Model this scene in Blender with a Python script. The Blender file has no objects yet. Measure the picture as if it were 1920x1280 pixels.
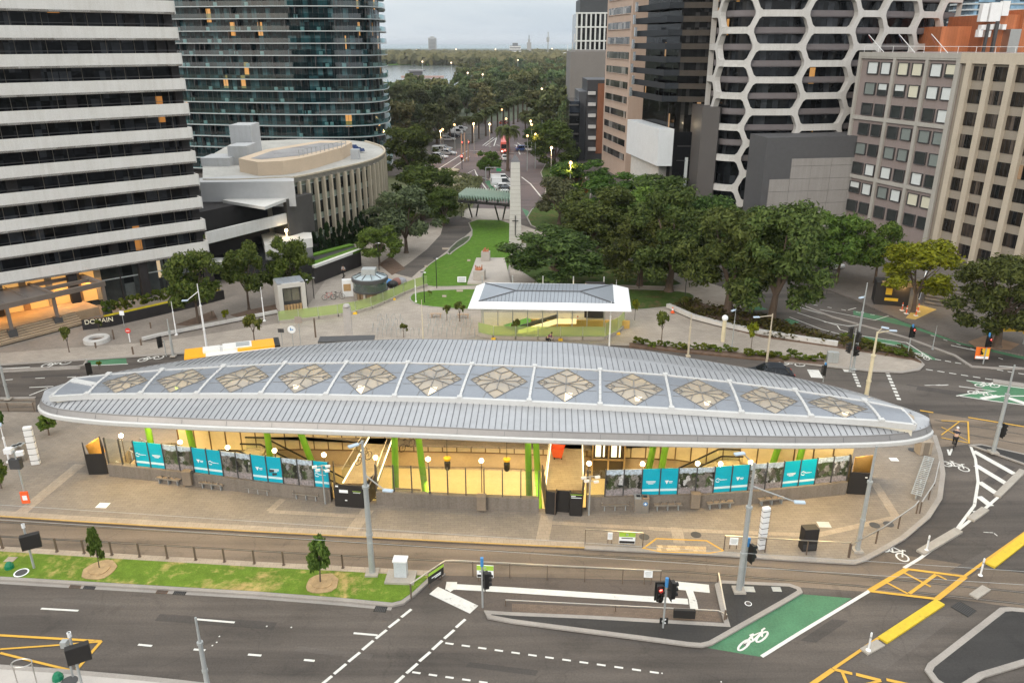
import bpy, math, random
from mathutils import Vector, Matrix, noise
from mathutils.geometry import tessellate_polygon
RN = random.Random(11)
SC = bpy.context.scene
COL = SC.collection
D2R = math.radians
# ---------------------------------------------------------------- camera model
CAMH = 30.0; FPX = 1466.0; PIT = D2R(20.9)
SP, CP = math.sin(PIT), math.cos(PIT)
def P(px, py, z=0.0):
    """ground point (at height z) seen at a photo pixel"""
    v = (py-640)/FPX; t = (CAMH-z)/(SP+v*CP)
    return Vector(((px-960)/FPX*t, (CP-v*SP)*t, z))
def ZC(p): return p[1]*CP+(CAMH-p[2])*SP
def PXM(p): return ZC(p)/FPX            # metres per photo pixel at p
def hgt(base, py):
    v = (py-640)/FPX
    return CAMH-base[1]*(SP+v*CP)/(CP-v*SP)
def PV(px, py, A, B):
    """photo pixel onto the vertical plane through plan points A, B -> (distance from A, height)"""
    v = (py-640)/FPX; d = Vector(((px-960)/FPX, CP-v*SP)); dz = -(SP+v*CP)
    e = Vector((B[0]-A[0], B[1]-A[1])); L = e.length; e /= L
    den = d.x*e.y-d.y*e.x
    t = (A[0]*e.y-A[1]*e.x)/den
    q = d*t
    return (q-Vector((A[0], A[1]))).dot(e), CAMH+dz*t
# ---------------------------------------------------------------- tagging
def tag(o, label=None, cat=None, group=None, kind=None):
    if label: o['label'] = label
    if cat: o['category'] = cat
    if group: o['group'] = group
    if kind: o['kind'] = kind
    return o
def thing(name, label, cat, loc=(0,0,0), rotz=0, group=None):
    o = bpy.data.objects.new(name, None); COL.objects.link(o)
    o.empty_display_size = .3
    o.location = loc; o.rotation_euler = (0,0,rotz)
    return tag(o, label, cat, group)
def kids(o): return [c for c in bpy.data.objects if c.parent == o]
KID = {}
def dup(root, loc, rotz=None, label=None, group=None, scale=None):
    def cp(o, par):
        c = o.copy(); COL.objects.link(c); c.parent = par
        if o in KID:
            KID[c] = [cp(k, c) for k in KID[o]]
        return c
    r = cp(root, None); r.location = loc
    if rotz is not None: r.rotation_euler = (0,0,rotz)
    if label: r['label'] = label
    if group: r['group'] = group
    if scale is not None: r.scale = scale if hasattr(scale, '__len__') else (scale,)*3
    return r
def wloc(o):
    v = Vector((0,0,0))
    while o is not None:
        v += o.location; o = o.parent
    return v
# ---------------------------------------------------------------- mesh builder
class MB:
    def __init__(s): s.v = []; s.f = []; s.m = []
    def add(s, vs, fs, mi=0):
        n = len(s.v); s.v += [tuple(p) for p in vs]
        for f in fs: s.f.append(tuple(i+n for i in f)); s.m.append(mi)
        return s
    def quad(s, a, b, c, d, mi=0): return s.add([a,b,c,d], [(0,1,2,3)], mi)
    def poly(s, pts, mi=0): return s.add(pts, [tuple(range(len(pts)))], mi)
    def box(s, c, size, rz=0, mi=0, rx=0):
        x, y, z = size[0]/2, size[1]/2, size[2]/2
        M = Matrix.Rotation(rz, 3, 'Z') @ Matrix.Rotation(rx, 3, 'X')
        C = Vector(c)
        vs = [C+M@Vector((i*x, j*y, k*z)) for k in (-1,1) for (i,j) in ((-1,-1),(1,-1),(1,1),(-1,1))]
        return s.add(vs, [(3,2,1,0),(4,5,6,7),(0,1,5,4),(1,2,6,5),(2,3,7,6),(3,0,4,7)], mi)
    def bar(s, a, b, w, h, mi=0, up=(0,0,1)):
        """box beam from a to b, w wide, h high (centred)"""
        a = Vector(a); b = Vector(b); d = (b-a).normalized(); up = Vector(up)
        if abs(d.dot(up)) > .98: up = Vector((1,0,0))
        r = d.cross(up).normalized(); u = r.cross(d).normalized()
        vs = [p+r*(i*w/2)+u*(j*h/2) for p in (a,b) for (i,j) in ((-1,-1),(1,-1),(1,1),(-1,1))]
        return s.add(vs, [(0,1,2,3),(7,6,5,4),(4,5,1,0),(5,6,2,1),(6,7,3,2),(7,4,0,3)], mi)
    def tube(s, a, b, r0, r1=None, n=8, mi=0, caps=True):
        if r1 is None: r1 = r0
        a = Vector(a); b = Vector(b); d = (b-a).normalized()
        up = Vector((0,0,1)) if abs(d.z) < .95 else Vector((1,0,0))
        x = d.cross(up).normalized(); y = x.cross(d)
        vs = []
        for p, r in ((a,r0),(b,r1)):
            for i in range(n):
                t = 2*math.pi*i/n; vs.append(p+x*(r*math.cos(t))+y*(r*math.sin(t)))
        fs = [(i, i+n, (i+1)%n+n, (i+1)%n) for i in range(n)]
        if caps: fs += [tuple(range(n)), tuple(range(2*n-1, n-1, -1))]
        return s.add(vs, fs, mi)
    def path(s, pts, r, n=6, mi=0):
        for a, b in zip(pts, pts[1:]):
            s.tube(a, b, r(0) if callable(r) else r, None, n, mi)
        return s
    def lathe(s, prof, c=(0,0,0), n=16, mi=0):
        C = Vector(c); vs = []
        for r, z in prof:
            for i in range(n):
                t = 2*math.pi*i/n; vs.append(C+Vector((r*math.cos(t), r*math.sin(t), z)))
        fs = []
        for k in range(len(prof)-1):
            for i in range(n):
                j = (i+1)%n; fs.append((k*n+i, k*n+j, (k+1)*n+j, (k+1)*n+i))
        fs.append(tuple(range(n-1,-1,-1))); fs.append(tuple((len(prof)-1)*n+i for i in range(n)))
        return s.add(vs, fs, mi)
    def ball(s, c, r, n=8, mi=0, sz=1.0):
        pr = [(max(.001, r*math.sin(math.pi*k/n)), -r*sz*math.cos(math.pi*k/n)) for k in range(n+1)]
        return s.lathe(pr, c, n+2, mi)
    def prism(s, pts, z0, z1, mi=0, holes=(), side=None, bottom=False):
        loops = [[Vector((p[0],p[1],0)) for p in pts]]+[[Vector((p[0],p[1],0)) for p in h] for h in holes]
        tris = tessellate_polygon(loops); flat = [p for l in loops for p in l]
        top = [(p.x,p.y,z1) for p in flat]
        fs = []
        for t in tris:
            a, b, c = (flat[i] for i in t)
            fs.append(tuple(t) if (b-a).cross(c-a).z > 0 else tuple(reversed(t)))
        s.add(top, fs, mi)
        if bottom: s.add([(p.x,p.y,z0) for p in flat], [tuple(reversed(f)) for f in fs], mi)
        if z0 is not None and z0 != z1:
            for l in loops:
                n = len(l)
                for i in range(n):
                    a, b = l[i], l[(i+1)%n]
                    s.quad((a.x,a.y,z0),(b.x,b.y,z0),(b.x,b.y,z1),(a.x,a.y,z1), mi if side is None else side)
        return s
    def stroke(s, pts, w, z=None, mi=0, closed=False, h=0):
        """flat ribbon along a polyline; h>0 gives it thickness"""
        p = [Vector((q[0],q[1],0)) for q in pts]; n = len(p); L = []; Rr = []
        for i in range(n):
            if closed: a, b = p[i-1], p[(i+1)%n]
            else: a, b = p[max(0,i-1)], p[min(n-1,i+1)]
            d1 = (p[i]-a); d2 = (b-p[i])
            d1 = d1.normalized() if d1.length > 1e-6 else d2.normalized()
            d2 = d2.normalized() if d2.length > 1e-6 else d1
            d = (d1+d2); d = d.normalized() if d.length > 1e-6 else d1
            nn = Vector((-d.y,d.x,0)); k = 1/max(.4, abs(nn.dot(Vector((-d1.y,d1.x,0)))))
            zz = z if z is not None else pts[i][2]
            L.append(p[i]+nn*(w/2*k)+Vector((0,0,zz))); Rr.append(p[i]-nn*(w/2*k)+Vector((0,0,zz)))
        m = n if closed else n-1
        for i in range(m):
            j = (i+1)%n
            s.quad(Rr[i],Rr[j],L[j],L[i],mi)
            if h:
                dz = Vector((0,0,-h))
                s.quad(L[i],L[j],L[j]+dz,L[i]+dz,mi); s.quad(Rr[j],Rr[i],Rr[i]+dz,Rr[j]+dz,mi)
        if h and not closed:
            dz = Vector((0,0,-h))
            s.quad(Rr[0],L[0],L[0]+dz,Rr[0]+dz,mi); s.quad(L[-1],Rr[-1],Rr[-1]+dz,L[-1]+dz,mi)
        return s
    def build(s, name, mats, parent=None, smooth=False, base=None):
        if not isinstance(mats, (list,tuple)): mats = [mats]
        me = bpy.data.meshes.new(name)
        if parent is not None: o0 = wloc(parent)
        elif base is not None: o0 = Vector(base)
        else:
            xs = [v[0] for v in s.v]; ys = [v[1] for v in s.v]; zs = [v[2] for v in s.v]
            o0 = Vector(((min(xs)+max(xs))/2, (min(ys)+max(ys))/2, min(zs)))
        me.from_pydata([(v[0]-o0.x, v[1]-o0.y, v[2]-o0.z) for v in s.v], [], s.f)
        for m in mats: me.materials.append(m)
        if len(mats) > 1: me.polygons.foreach_set('material_index', s.m)
        if smooth: me.polygons.foreach_set('use_smooth', [True]*len(s.f))
        me.update()
        o = bpy.data.objects.new(name, me); COL.objects.link(o)
        if parent is not None:
            o.parent = parent; KID.setdefault(parent, []).append(o)
        else: o.location = o0
        return o
def struct(name, mb, mats, smooth=False):
    return tag(mb.build(name, mats, None, smooth, base=(0,0,0)), kind='structure')
def single(name, mb, mats, label, cat, group=None, smooth=False, base=None):
    return tag(mb.build(name, mats, None, smooth, base), label, cat, group)
def bevel(o, w=.02, seg=2):
    m = o.modifiers.new('bevel', 'BEVEL'); m.width = w; m.segments = seg; m.limit_method = 'ANGLE'; m.angle_limit = D2R(40)
    return o
# ---------------------------------------------------------------- materials
def newmat(name):
    m = bpy.data.materials.new(name); m.use_nodes = True
    nt = m.node_tree; b = nt.nodes['Principled BSDF']
    return m, nt, b
def nd(nt, t, **k):
    n = nt.nodes.new(t)
    for a, v in k.items():
        if a.startswith('i_'): n.inputs[a[2:].replace('_',' ')].default_value = v
        else: setattr(n, a, v)
    return n
def mixc(nt, fac, a, b, mode='MIX'):
    n = nt.nodes.new('ShaderNodeMix'); n.data_type = 'RGBA'; n.blend_type = mode
    for s, v in ((0,fac),(6,a),(7,b)):
        if isinstance(v, bpy.types.NodeSocket): nt.links.new(v, n.inputs[s])
        else: n.inputs[s].default_value = v if s == 0 else tuple(v)+((1,) if len(v) == 3 else ())
    return n.outputs[2]
def ramp(nt, src, stops):
    n = nt.nodes.new('ShaderNodeValToRGB'); e = n.color_ramp.elements
    while len(e) < len(stops): e.new(.5)
    for el, (p, c) in zip(e, stops):
        el.position = p; el.color = tuple(c)+((1,) if len(c) == 3 else ()) if hasattr(c,'__len__') else (c,c,c,1)
    nt.links.new(src, n.inputs[0]); return n.outputs[0]
def noise_(nt, co, scale, detail=4, rough=.6, dist=0):
    n = nd(nt, 'ShaderNodeTexNoise', i_Scale=scale, i_Detail=detail, i_Roughness=rough, i_Distortion=dist)
    nt.links.new(co, n.inputs['Vector']); return n.outputs['Fac']
def objco(nt): return nt.nodes.new('ShaderNodeTexCoord').outputs['Object']
def mapped(nt, co, sc=(1,1,1), rot=(0,0,0)):
    n = nt.nodes.new('ShaderNodeMapping'); n.inputs['Scale'].default_value = sc; n.inputs['Rotation'].default_value = rot
    nt.links.new(co, n.inputs[0]); return n.outputs[0]
def bump(nt, b, h, st=.3, dist=.02):
    n = nd(nt, 'ShaderNodeBump', i_Strength=st, i_Distance=dist); nt.links.new(h, n.inputs['Height']); nt.links.new(n.outputs[0], b.inputs['Normal'])
MATS = {}
def mat(name, col, rough=.7, metal=0, var=.15, scale=1.5, fine=12, bmp=0, spec=.5):
    if name in MATS: return MATS[name]
    m, nt, b = newmat(name); co = objco(nt)
    f1 = noise_(nt, co, scale, 5); f2 = noise_(nt, co, fine, 3)
    a = [max(0,c*(1-var)) for c in col]; c = [min(1,c*(1+var)) for c in col]
    k = mixc(nt, .4, f1, f2)
    r = ramp(nt, k, [(.3,a),(.7,c)])
    nt.links.new(r, b.inputs['Base Color'])
    b.inputs['Roughness'].default_value = rough; b.inputs['Metallic'].default_value = metal
    b.inputs['Specular IOR Level'].default_value = spec
    if bmp: bump(nt, b, f2, bmp)
    MATS[name] = m; return m
def streaky(name, col, rough=.8, amt=.22):
    """weathered facade: vertical rain streaks and blotches"""
    if name in MATS: return MATS[name]
    m, nt, b = newmat(name); co = objco(nt)
    st = noise_(nt, mapped(nt, co, (2.2,2.2,.10)), 1.0, 5, .7); bl = noise_(nt, co, .25, 5, .65); f = noise_(nt, co, 9, 3)
    k = mixc(nt, .35, mixc(nt, .45, st, bl), f); a = [c*(1-amt) for c in col]; a = [a[0]*1.0,a[1]*.985,a[2]*.95]
    nt.links.new(ramp(nt, k, [(.34,a),(.56,col),(.72,[min(1,c*1.06) for c in col])]), b.inputs['Base Color']); b.inputs['Roughness'].default_value = rough; b.inputs['Specular IOR Level'].default_value = .3
    MATS[name] = m; return m
def plain(name, col, rough=.5, metal=0, spec=.5): return mat(name, col, rough, metal, .06, 2, 20, 0, spec)
def emis(name, col, st, base=(.8,.8,.8)):
    if name in MATS: return MATS[name]
    m, nt, b = newmat(name); b.inputs['Base Color'].default_value = (*base,1)
    b.inputs['Emission Color'].default_value = (*col,1); b.inputs['Emission Strength'].default_value = st
    MATS[name] = m; return m
def glassy(name, tint=(.9,.95,.93), alpha=.25, rough=.03):
    """thin clear pane: transparent with a reflection"""
    if name in MATS: return MATS[name]
    m, nt, b = newmat(name); nt.nodes.remove(b); out = nt.nodes['Material Output']
    t = nd(nt, 'ShaderNodeBsdfTransparent'); t.inputs[0].default_value = (*tint,1)
    g = nd(nt, 'ShaderNodeBsdfGlossy'); g.inputs['Roughness'].default_value = rough
    fr = nd(nt, 'ShaderNodeFresnel', i_IOR=1.5); mx = nt.nodes.new('ShaderNodeMixShader')
    ad = nd(nt, 'ShaderNodeMath', operation='ADD'); ad.inputs[1].default_value = alpha; ge = nt.nodes.new('ShaderNodeNewGeometry'); iv = nd(nt, 'ShaderNodeMath', operation='SUBTRACT'); iv.inputs[0].default_value = 1; nt.links.new(ge.outputs['Backfacing'], iv.inputs[1]); fm = nd(nt, 'ShaderNodeMath', operation='MULTIPLY'); nt.links.new(fr.outputs[0], fm.inputs[0]); nt.links.new(iv.outputs[0], fm.inputs[1])
    nt.links.new(fm.outputs[0], ad.inputs[0])
    nt.links.new(ad.outputs[0], mx.inputs[0]); nt.links.new(t.outputs[0], mx.inputs[1])
    if alpha > .15:
        d = nd(nt, 'ShaderNodeBsdfDiffuse'); d.inputs[0].default_value = (*tint,1)
        m2 = nt.nodes.new('ShaderNodeMixShader'); m2.inputs[0].default_value = .6
        nt.links.new(g.outputs[0], m2.inputs[1]); nt.links.new(d.outputs[0], m2.inputs[2]); nt.links.new(m2.outputs[0], mx.inputs[2])
    else: nt.links.new(g.outputs[0], mx.inputs[2])
    nt.links.new(mx.outputs[0], out.inputs[0]); MATS[name] = m; return m
def asphalt(name, col, tint2=None, speck=.35):
    m, nt, b = newmat(name); co = objco(nt)
    big = noise_(nt, co, .09, 4, .6, .4); fine = noise_(nt, co, 9, 6, .8)
    lane = noise_(nt, mapped(nt, co, (.03,.55,1), (0,0,D2R(-4))), 1.0, 4, .65)
    c0 = [x*.75 for x in col]; c1 = [x*1.25 for x in (tint2 or col)]
    k = mixc(nt, .6, big, lane); base = ramp(nt, k, [(.38,c0),(.62,c1)])
    sp = ramp(nt, fine, [(.3,1-speck),(.72,1+speck*.6)])
    vo = nd(nt, 'ShaderNodeTexVoronoi', feature='DISTANCE_TO_EDGE', i_Scale=.16); wp = nt.nodes.new('ShaderNodeVectorMath'); wp.operation = 'ADD'
    nz = nd(nt, 'ShaderNodeTexNoise', i_Scale=.8, i_Detail=5); nt.links.new(co, nz.inputs['Vector']); nt.links.new(co, wp.inputs[0]); nt.links.new(nz.outputs['Color'], wp.inputs[1]); nt.links.new(wp.outputs[0], vo.inputs['Vector'])
    crk = ramp(nt, vo.outputs[0], [(0,.82),(.007,1.0)]); stain = ramp(nt, noise_(nt, co, .45, 5, .7, .8), [(.28,.74),(.44,1.0)])
    w1 = mixc(nt, 1, mixc(nt, 1, base, sp, 'MULTIPLY'), crk, 'MULTIPLY')
    nt.links.new(mixc(nt, 1, w1, stain, 'MULTIPLY'), b.inputs['Base Color'])
    b.inputs['Roughness'].default_value = .82; bump(nt, b, fine, .25, .01)
    return m
def paving(name, col, bw=.6, bh=.3, var=.18, rot=-4, mortar=.8):
    m, nt, b = newmat(name); co = mapped(nt, objco(nt), (1,1,1), (0,0,D2R(rot)))
    br = nd(nt, 'ShaderNodeTexBrick', i_Scale=1.0, i_Mortar_Size=.008, i_Mortar_Smooth=.1, i_Bias=0.0, i_Brick_Width=bw, i_Row_Height=bh)
    nt.links.new(co, br.inputs['Vector'])
    br.inputs['Color1'].default_value = (*[c*(1-var) for c in col],1); br.inputs['Color2'].default_value = (*[c*(1+var) for c in col],1)
    br.inputs['Mortar'].default_value = (*[c*mortar*.7 for c in col],1)
    big = noise_(nt, co, .25, 6, .65); fine = noise_(nt, co, 14, 4, .7)
    g = ramp(nt, mixc(nt, .4, big, fine), [(.32,.72),(.68,1.2)])
    nt.links.new(mixc(nt, 1, br.outputs[0], g, 'MULTIPLY'), b.inputs['Base Color'])
    b.inputs['Roughness'].default_value = .75; bump(nt, b, fine, .15, .01)
    return m
def grassm(name, g1, g2, dry=None, dryamt=.5):
    m, nt, b = newmat(name); co = objco(nt)
    f = noise_(nt, co, 22, 6, .8); f2 = noise_(nt, co, 1.6, 5, .7)
    c = ramp(nt, f, [(.3,g1),(.7,g2)])
    if dry:
        p = noise_(nt, co, .35, 5, .7, .6); q = ramp(nt, mixc(nt, .35, p, f2), [(dryamt,0.0),(dryamt+.12,1.0)])
        c = mixc(nt, q, c, mixc(nt, f, [x*.7 for x in dry], dry))
    g = ramp(nt, f2, [(.3,.75),(.7,1.2)])
    nt.links.new(mixc(nt, 1, c, g, 'MULTIPLY'), b.inputs['Base Color']); b.inputs['Roughness'].default_value = .9
    b.inputs['Specular IOR Level'].default_value = .15
    bump(nt, b, f, .6, .05); return m
def leafm(name, dark, light, hue=.05, trans=.25):
    m, nt, b = newmat(name)
    g = nt.nodes.new('ShaderNodeNewGeometry'); oi = nt.nodes.new('ShaderNodeObjectInfo')
    cl = noise_(nt, objco(nt), .5, 3, .6)
    k = mixc(nt, .45, g.outputs['Random Per Island'], cl)
    c = ramp(nt, k, [(.2,dark),(.8,light)])
    hs = nd(nt, 'ShaderNodeHueSaturation'); nt.links.new(c, hs.inputs['Color'])
    mr = nd(nt, 'ShaderNodeMapRange'); mr.inputs['To Min'].default_value = .5-hue; mr.inputs['To Max'].default_value = .5+hue*.6
    nt.links.new(oi.outputs['Random'], mr.inputs[0]); nt.links.new(mr.outputs[0], hs.inputs['Hue'])
    mv = nd(nt, 'ShaderNodeMapRange'); mv.inputs['To Min'].default_value = .75; mv.inputs['To Max'].default_value = 1.25
    wn = nd(nt, 'ShaderNodeMath', operation='FRACT'); ml = nd(nt, 'ShaderNodeMath', operation='MULTIPLY'); ml.inputs[1].default_value = 7.31
    nt.links.new(oi.outputs['Random'], ml.inputs[0]); nt.links.new(ml.outputs[0], wn.inputs[0]); nt.links.new(wn.outputs[0], mv.inputs[0]); nt.links.new(mv.outputs[0], hs.inputs['Value'])
    nt.links.new(hs.outputs[0], b.inputs['Base Color']); b.inputs['Roughness'].default_value = .7; b.inputs['Specular IOR Level'].default_value = .08
    if trans:
        out = nt.nodes['Material Output']; tr = nt.nodes.new('ShaderNodeBsdfTranslucent'); nt.links.new(hs.outputs[0], tr.inputs[0])
        mx = nt.nodes.new('ShaderNodeMixShader'); mx.inputs[0].default_value = trans
        nt.links.new(b.outputs[0], mx.inputs[1]); nt.links.new(tr.outputs[0], mx.inputs[2]); nt.links.new(mx.outputs[0], out.inputs[0])
    return m
M_ASPH = asphalt('asphalt', (.068,.058,.051), (.104,.088,.076))
M_ASPH2 = asphalt('dark asphalt', (.035,.033,.032))
M_ASPHP = asphalt('asphalt with tail-light tint', (.13,.10,.10))  # red tail-light tint put into the road colour
M_TRACK = asphalt('tram track concrete', (.165,.128,.096), (.20,.155,.115), .25)
M_PLAZA = paving('plaza pavers', (.255,.218,.180), .5, .25, .07)
M_PLAZA2 = paving('rear plaza pavers', (.36,.315,.27), .6, .3, .07)
M_STRIP = paving('pale paver strip', (.38,.315,.245), .4, .4, .06)
M_DPAVE = paving('dark pavers', (.15,.13,.115), .4, .2, .1)
M_CONC = mat('concrete', (.36,.33,.29), .85, 0, .18, .8, 10, .15)
M_CONCD = mat('dark concrete', (.20,.175,.15), .85, 0, .28, .7, 8, .15)
M_KERB = mat('kerb stone', (.31,.285,.26), .8, 0, .2, .5, 9, .1)
M_GRASS = grassm('verge grass', (.06,.13,.012), (.20,.29,.04), (.48,.36,.14), .5)
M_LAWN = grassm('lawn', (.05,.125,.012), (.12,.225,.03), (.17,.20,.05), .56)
M_LAWN2 = grassm('lawn with painted shade', (.04,.07,.015), (.08,.13,.03), (.14,.10,.05), .5)  # darker copy of the lawn, shade put into its colour
M_MULCH = mat('mulch', (.13,.085,.06), .95, 0, .45, 2, 16, .5)
M_SOIL = mat('straw mulch', (.40,.28,.15), .95, 0, .35, 3, 22, .5)
def wornpaint(name, col):
    m, nt, b = newmat(name); co = objco(nt); f = noise_(nt, co, 5, 8, .8); g = noise_(nt, co, .7, 4, .7)
    k = mixc(nt, .45, f, g); nt.links.new(ramp(nt, k, [(.33,(.10,.09,.08)),(.41,[c*.8 for c in col]),(.65,col)]), b.inputs['Base Color']); b.inputs['Roughness'].default_value = .65
    return m
M_WHITE = wornpaint('white road paint', (.74,.73,.69))
M_YEL = wornpaint('yellow road paint', (.70,.40,.05))
M_YELK = wornpaint('yellow kerb paint', (.72,.52,.03))
M_GREENP = mat('green bike lane paint', (.065,.185,.095), .8, 0, .32, .6, 9)
M_STEEL = plain('stainless steel', (.55,.53,.50), .35, .9)
M_GALV = mat('galvanised steel', (.40,.42,.42), .5, .3, .12, 1, 8)
M_RAIL = plain('polished rail', (.24,.21,.18), .5, .5)
M_GROOVE = plain('rail groove', (.03,.026,.022), .7)
M_BLACK = plain('black plastic', (.012,.012,.012), .5)
M_BLACKP = plain('black painted plywood', (.018,.016,.015), .6)
M_DGREY = plain('dark grey metal', (.06,.06,.062), .5)
M_WPAINT = plain('white painted metal', (.78,.79,.80), .4)
M_WCONC = streaky('pale precast concrete', (.54,.53,.515))
M_BRONZE = plain('brown painted post', (.13,.095,.07), .5)
M_BLUE = plain('blue plastic', (.06,.25,.55), .5)
M_ORANGE = plain('orange plastic', (.85,.13,.03), .45)
M_RED = plain('red plastic', (.6,.04,.03), .45)
M_YPL = plain('yellow plastic', (.8,.5,.03), .5)
M_BARK = mat('bark', (.11,.08,.06), .95, 0, .3, 3, 14, .4)
M_WOOD = mat('timber', (.42,.27,.13), .7, 0, .2, 3, 12)
M_GLOBE = emis('lit lamp', (1,.76,.42), 8)
M_GLOBEW = emis('lit street lamp', (1,.50,.14), 2.6)
M_REDL = emis('red signal light', (1,.05,.03), 9)
M_GLASSC = glassy('clear glass', (.93,.96,.94), .05)
M_GLASSG = glassy('green tinted mesh', (.74,.86,.46), .22, .6)
M_DGLASS = plain('dark glass', (.012,.014,.016), .06, 0, .6)
def winmat(name, col, rough=.08, lit=0.0, litcol=(1,.6,.25), cell=(3,1,3), blind=.2, st=1.2, dark=(.008,.009,.010), spec=.3):
    """window glazing: every cell of the facade grid has its own interior (dark, blind, curtain, lit)"""
    m, nt, b = newmat(name); co = objco(nt)
    mp = mapped(nt, co, tuple(1/c for c in cell))
    fl = nd(nt, 'ShaderNodeVectorMath', operation='FLOOR'); nt.links.new(mp, fl.inputs[0])
    wn = nd(nt, 'ShaderNodeTexWhiteNoise'); nt.links.new(fl.outputs[0], wn.inputs['Vector'])
    c = ramp(nt, wn.outputs['Value'], [(0,dark),(.45,[x*.5 for x in col]),(.75,col),(1-blind*.5,[min(1,x*2.2+.02) for x in col])])
    f = noise_(nt, co, .8, 3); c2 = mixc(nt, 1, c, ramp(nt, f, [(.3,.7),(.7,1.25)]), 'MULTIPLY')
    nt.links.new(c2, b.inputs['Base Color']); b.inputs['Roughness'].default_value = rough; b.inputs['Specular IOR Level'].default_value = spec
    if lit > 0:
        w2 = nd(nt, 'ShaderNodeTexWhiteNoise', noise_dimensions='4D', i_W=3.7); nt.links.new(fl.outputs[0], w2.inputs['Vector'])
        g = nd(nt, 'ShaderNodeMath', operation='GREATER_THAN'); g.inputs[1].default_value = 1-lit; nt.links.new(w2.outputs['Value'], g.inputs[0])
        ms = nd(nt, 'ShaderNodeMath', operation='MULTIPLY'); ms.inputs[1].default_value = st; nt.links.new(g.outputs[0], ms.inputs[0])
        nt.links.new(ms.outputs[0], b.inputs['Emission Strength']); b.inputs['Emission Color'].default_value = (*litcol,1)
    return m
# ---------------------------------------------------------------- lights
def area(loc, size, watts, col=(1,.72,.33), rot=(0,0,0), sy=None, name='station_downlight'):
    l = bpy.data.lights.new(name, 'AREA'); l.energy = watts; l.color = col; l.size = size
    if sy: l.shape = 'RECTANGLE'; l.size_y = sy
    o = bpy.data.objects.new(name, l); COL.objects.link(o); o.location = loc; o.rotation_euler = rot; return o
def point(loc, watts, col=(1,.72,.38), r=.15, name='lamp_glow'):
    l = bpy.data.lights.new(name, 'POINT'); l.energy = watts; l.color = col; l.shadow_soft_size = r
    o = bpy.data.objects.new(name, l); COL.objects.link(o); o.location = loc; return o
def text_mesh(name, body, size, mt, parent, loc, rot, ext=.01, align='CENTER'):
    cu = bpy.data.curves.new(name, 'FONT'); cu.body = body; cu.size = size; cu.extrude = ext; cu.align_x = align; cu.align_y = 'CENTER'
    o = bpy.data.objects.new(name, cu); COL.objects.link(o)
    me = bpy.data.meshes.new_from_object(o); bpy.data.objects.remove(o)
    me.materials.clear(); me.materials.append(mt)
    ob = bpy.data.objects.new(name, me); COL.objects.link(ob)
    if parent is not None:
        ob.parent = parent; KID.setdefault(parent, []).append(ob); ob.location = Vector(loc)-wloc(parent)
    else: ob.location = loc
    ob.rotation_euler = rot; return ob
# ================================================================ camera, sky, sun
cam = bpy.data.cameras.new('camera'); cam.sensor_width = 36; cam.lens = 36*FPX/1920; cam.clip_end = 120000; cam.clip_start = .5
co_ = bpy.data.objects.new('camera', cam); COL.objects.link(co_)
co_.location = (0,0,CAMH); co_.rotation_euler = (D2R(90)-PIT, 0, 0); SC.camera = co_
SC.view_settings.view_transform = 'Standard'; SC.view_settings.look = 'None'; SC.view_settings.gamma = 1
SC.cycles.max_bounces = 6; SC.cycles.diffuse_bounces = 3; SC.cycles.glossy_bounces = 3; SC.cycles.transmission_bounces = 3; SC.cycles.volume_bounces = 0; SC.cycles.transparent_max_bounces = 10
SC.cycles.sample_clamp_indirect = 4; SC.cycles.use_adaptive_sampling = True; SC.cycles.adaptive_threshold = .025
SC.view_settings.exposure = 0.33
SUN_EL, SUN_AZ = 24, -150       # soft sun behind cloud: behind the camera, to the left
w = bpy.data.worlds.new('World'); SC.world = w; w.use_nodes = True
nt = w.node_tree; bg = nt.nodes['Background']; bg.inputs['Strength'].default_value = .1
sky = nt.nodes.new('ShaderNodeTexSky'); sky.sky_type = 'NISHITA'; sky.sun_disc = False
sky.sun_elevation = D2R(SUN_EL); sky.sun_rotation = D2R(SUN_AZ); sky.dust_density = 2; sky.altitude = 20
tc = nt.nodes.new('ShaderNodeTexCoord')
cl = noise_(nt, mapped(nt, tc.outputs['Generated'], (2.2,2.2,13)), 1.0, 6, .55, .5)
cc = ramp(nt, cl, [(.33,(4.9,5.65,6.45)),(.48,(6.3,6.85,7.35)),(.64,(7.4,7.6,7.8))])
# an overcast sky is about three times as bright overhead as at the horizon
sz_ = nt.nodes.new('ShaderNodeSeparateXYZ'); nt.links.new(tc.outputs['Generated'], sz_.inputs[0])
ovm = nd(nt, 'ShaderNodeMapRange'); ovm.inputs['From Min'].default_value = .08; ovm.inputs['From Max'].default_value = .9; ovm.inputs['To Min'].default_value = 1.0; ovm.inputs['To Max'].default_value = 2.45
nt.links.new(sz_.outputs['Z'], ovm.inputs[0])
cm = nt.nodes.new('ShaderNodeVectorMath'); cm.operation = 'SCALE'; nt.links.new(mixc(nt, .86, sky.outputs[0], cc), cm.inputs[0]); nt.links.new(ovm.outputs[0], cm.inputs['Scale'])
wt = nd(nt, 'ShaderNodeMapRange'); wt.inputs['From Min'].default_value = .1; wt.inputs['From Max'].default_value = .8; nt.links.new(sz_.outputs['Z'], wt.inputs[0])
nt.links.new(mixc(nt, 1, cm.outputs[0], mixc(nt, wt.outputs[0], (1,1,1), (1.04,.97,.88)), 'MULTIPLY'), bg.inputs[0])
sl = bpy.data.lights.new('sun', 'SUN'); sl.energy = 1.0; sl.angle = D2R(22); sl.color = (1,.90,.76)
so = bpy.data.objects.new('sun', sl); COL.objects.link(so)
# direction towards the sun
_az = D2R(SUN_AZ); sd = Vector((math.sin(_az)*math.cos(D2R(SUN_EL)), math.cos(_az)*math.cos(D2R(SUN_EL)), math.sin(D2R(SUN_EL))))
so.rotation_euler = sd.to_track_quat('Z','Y').to_euler(); so.location = (0,-20,80)
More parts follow.
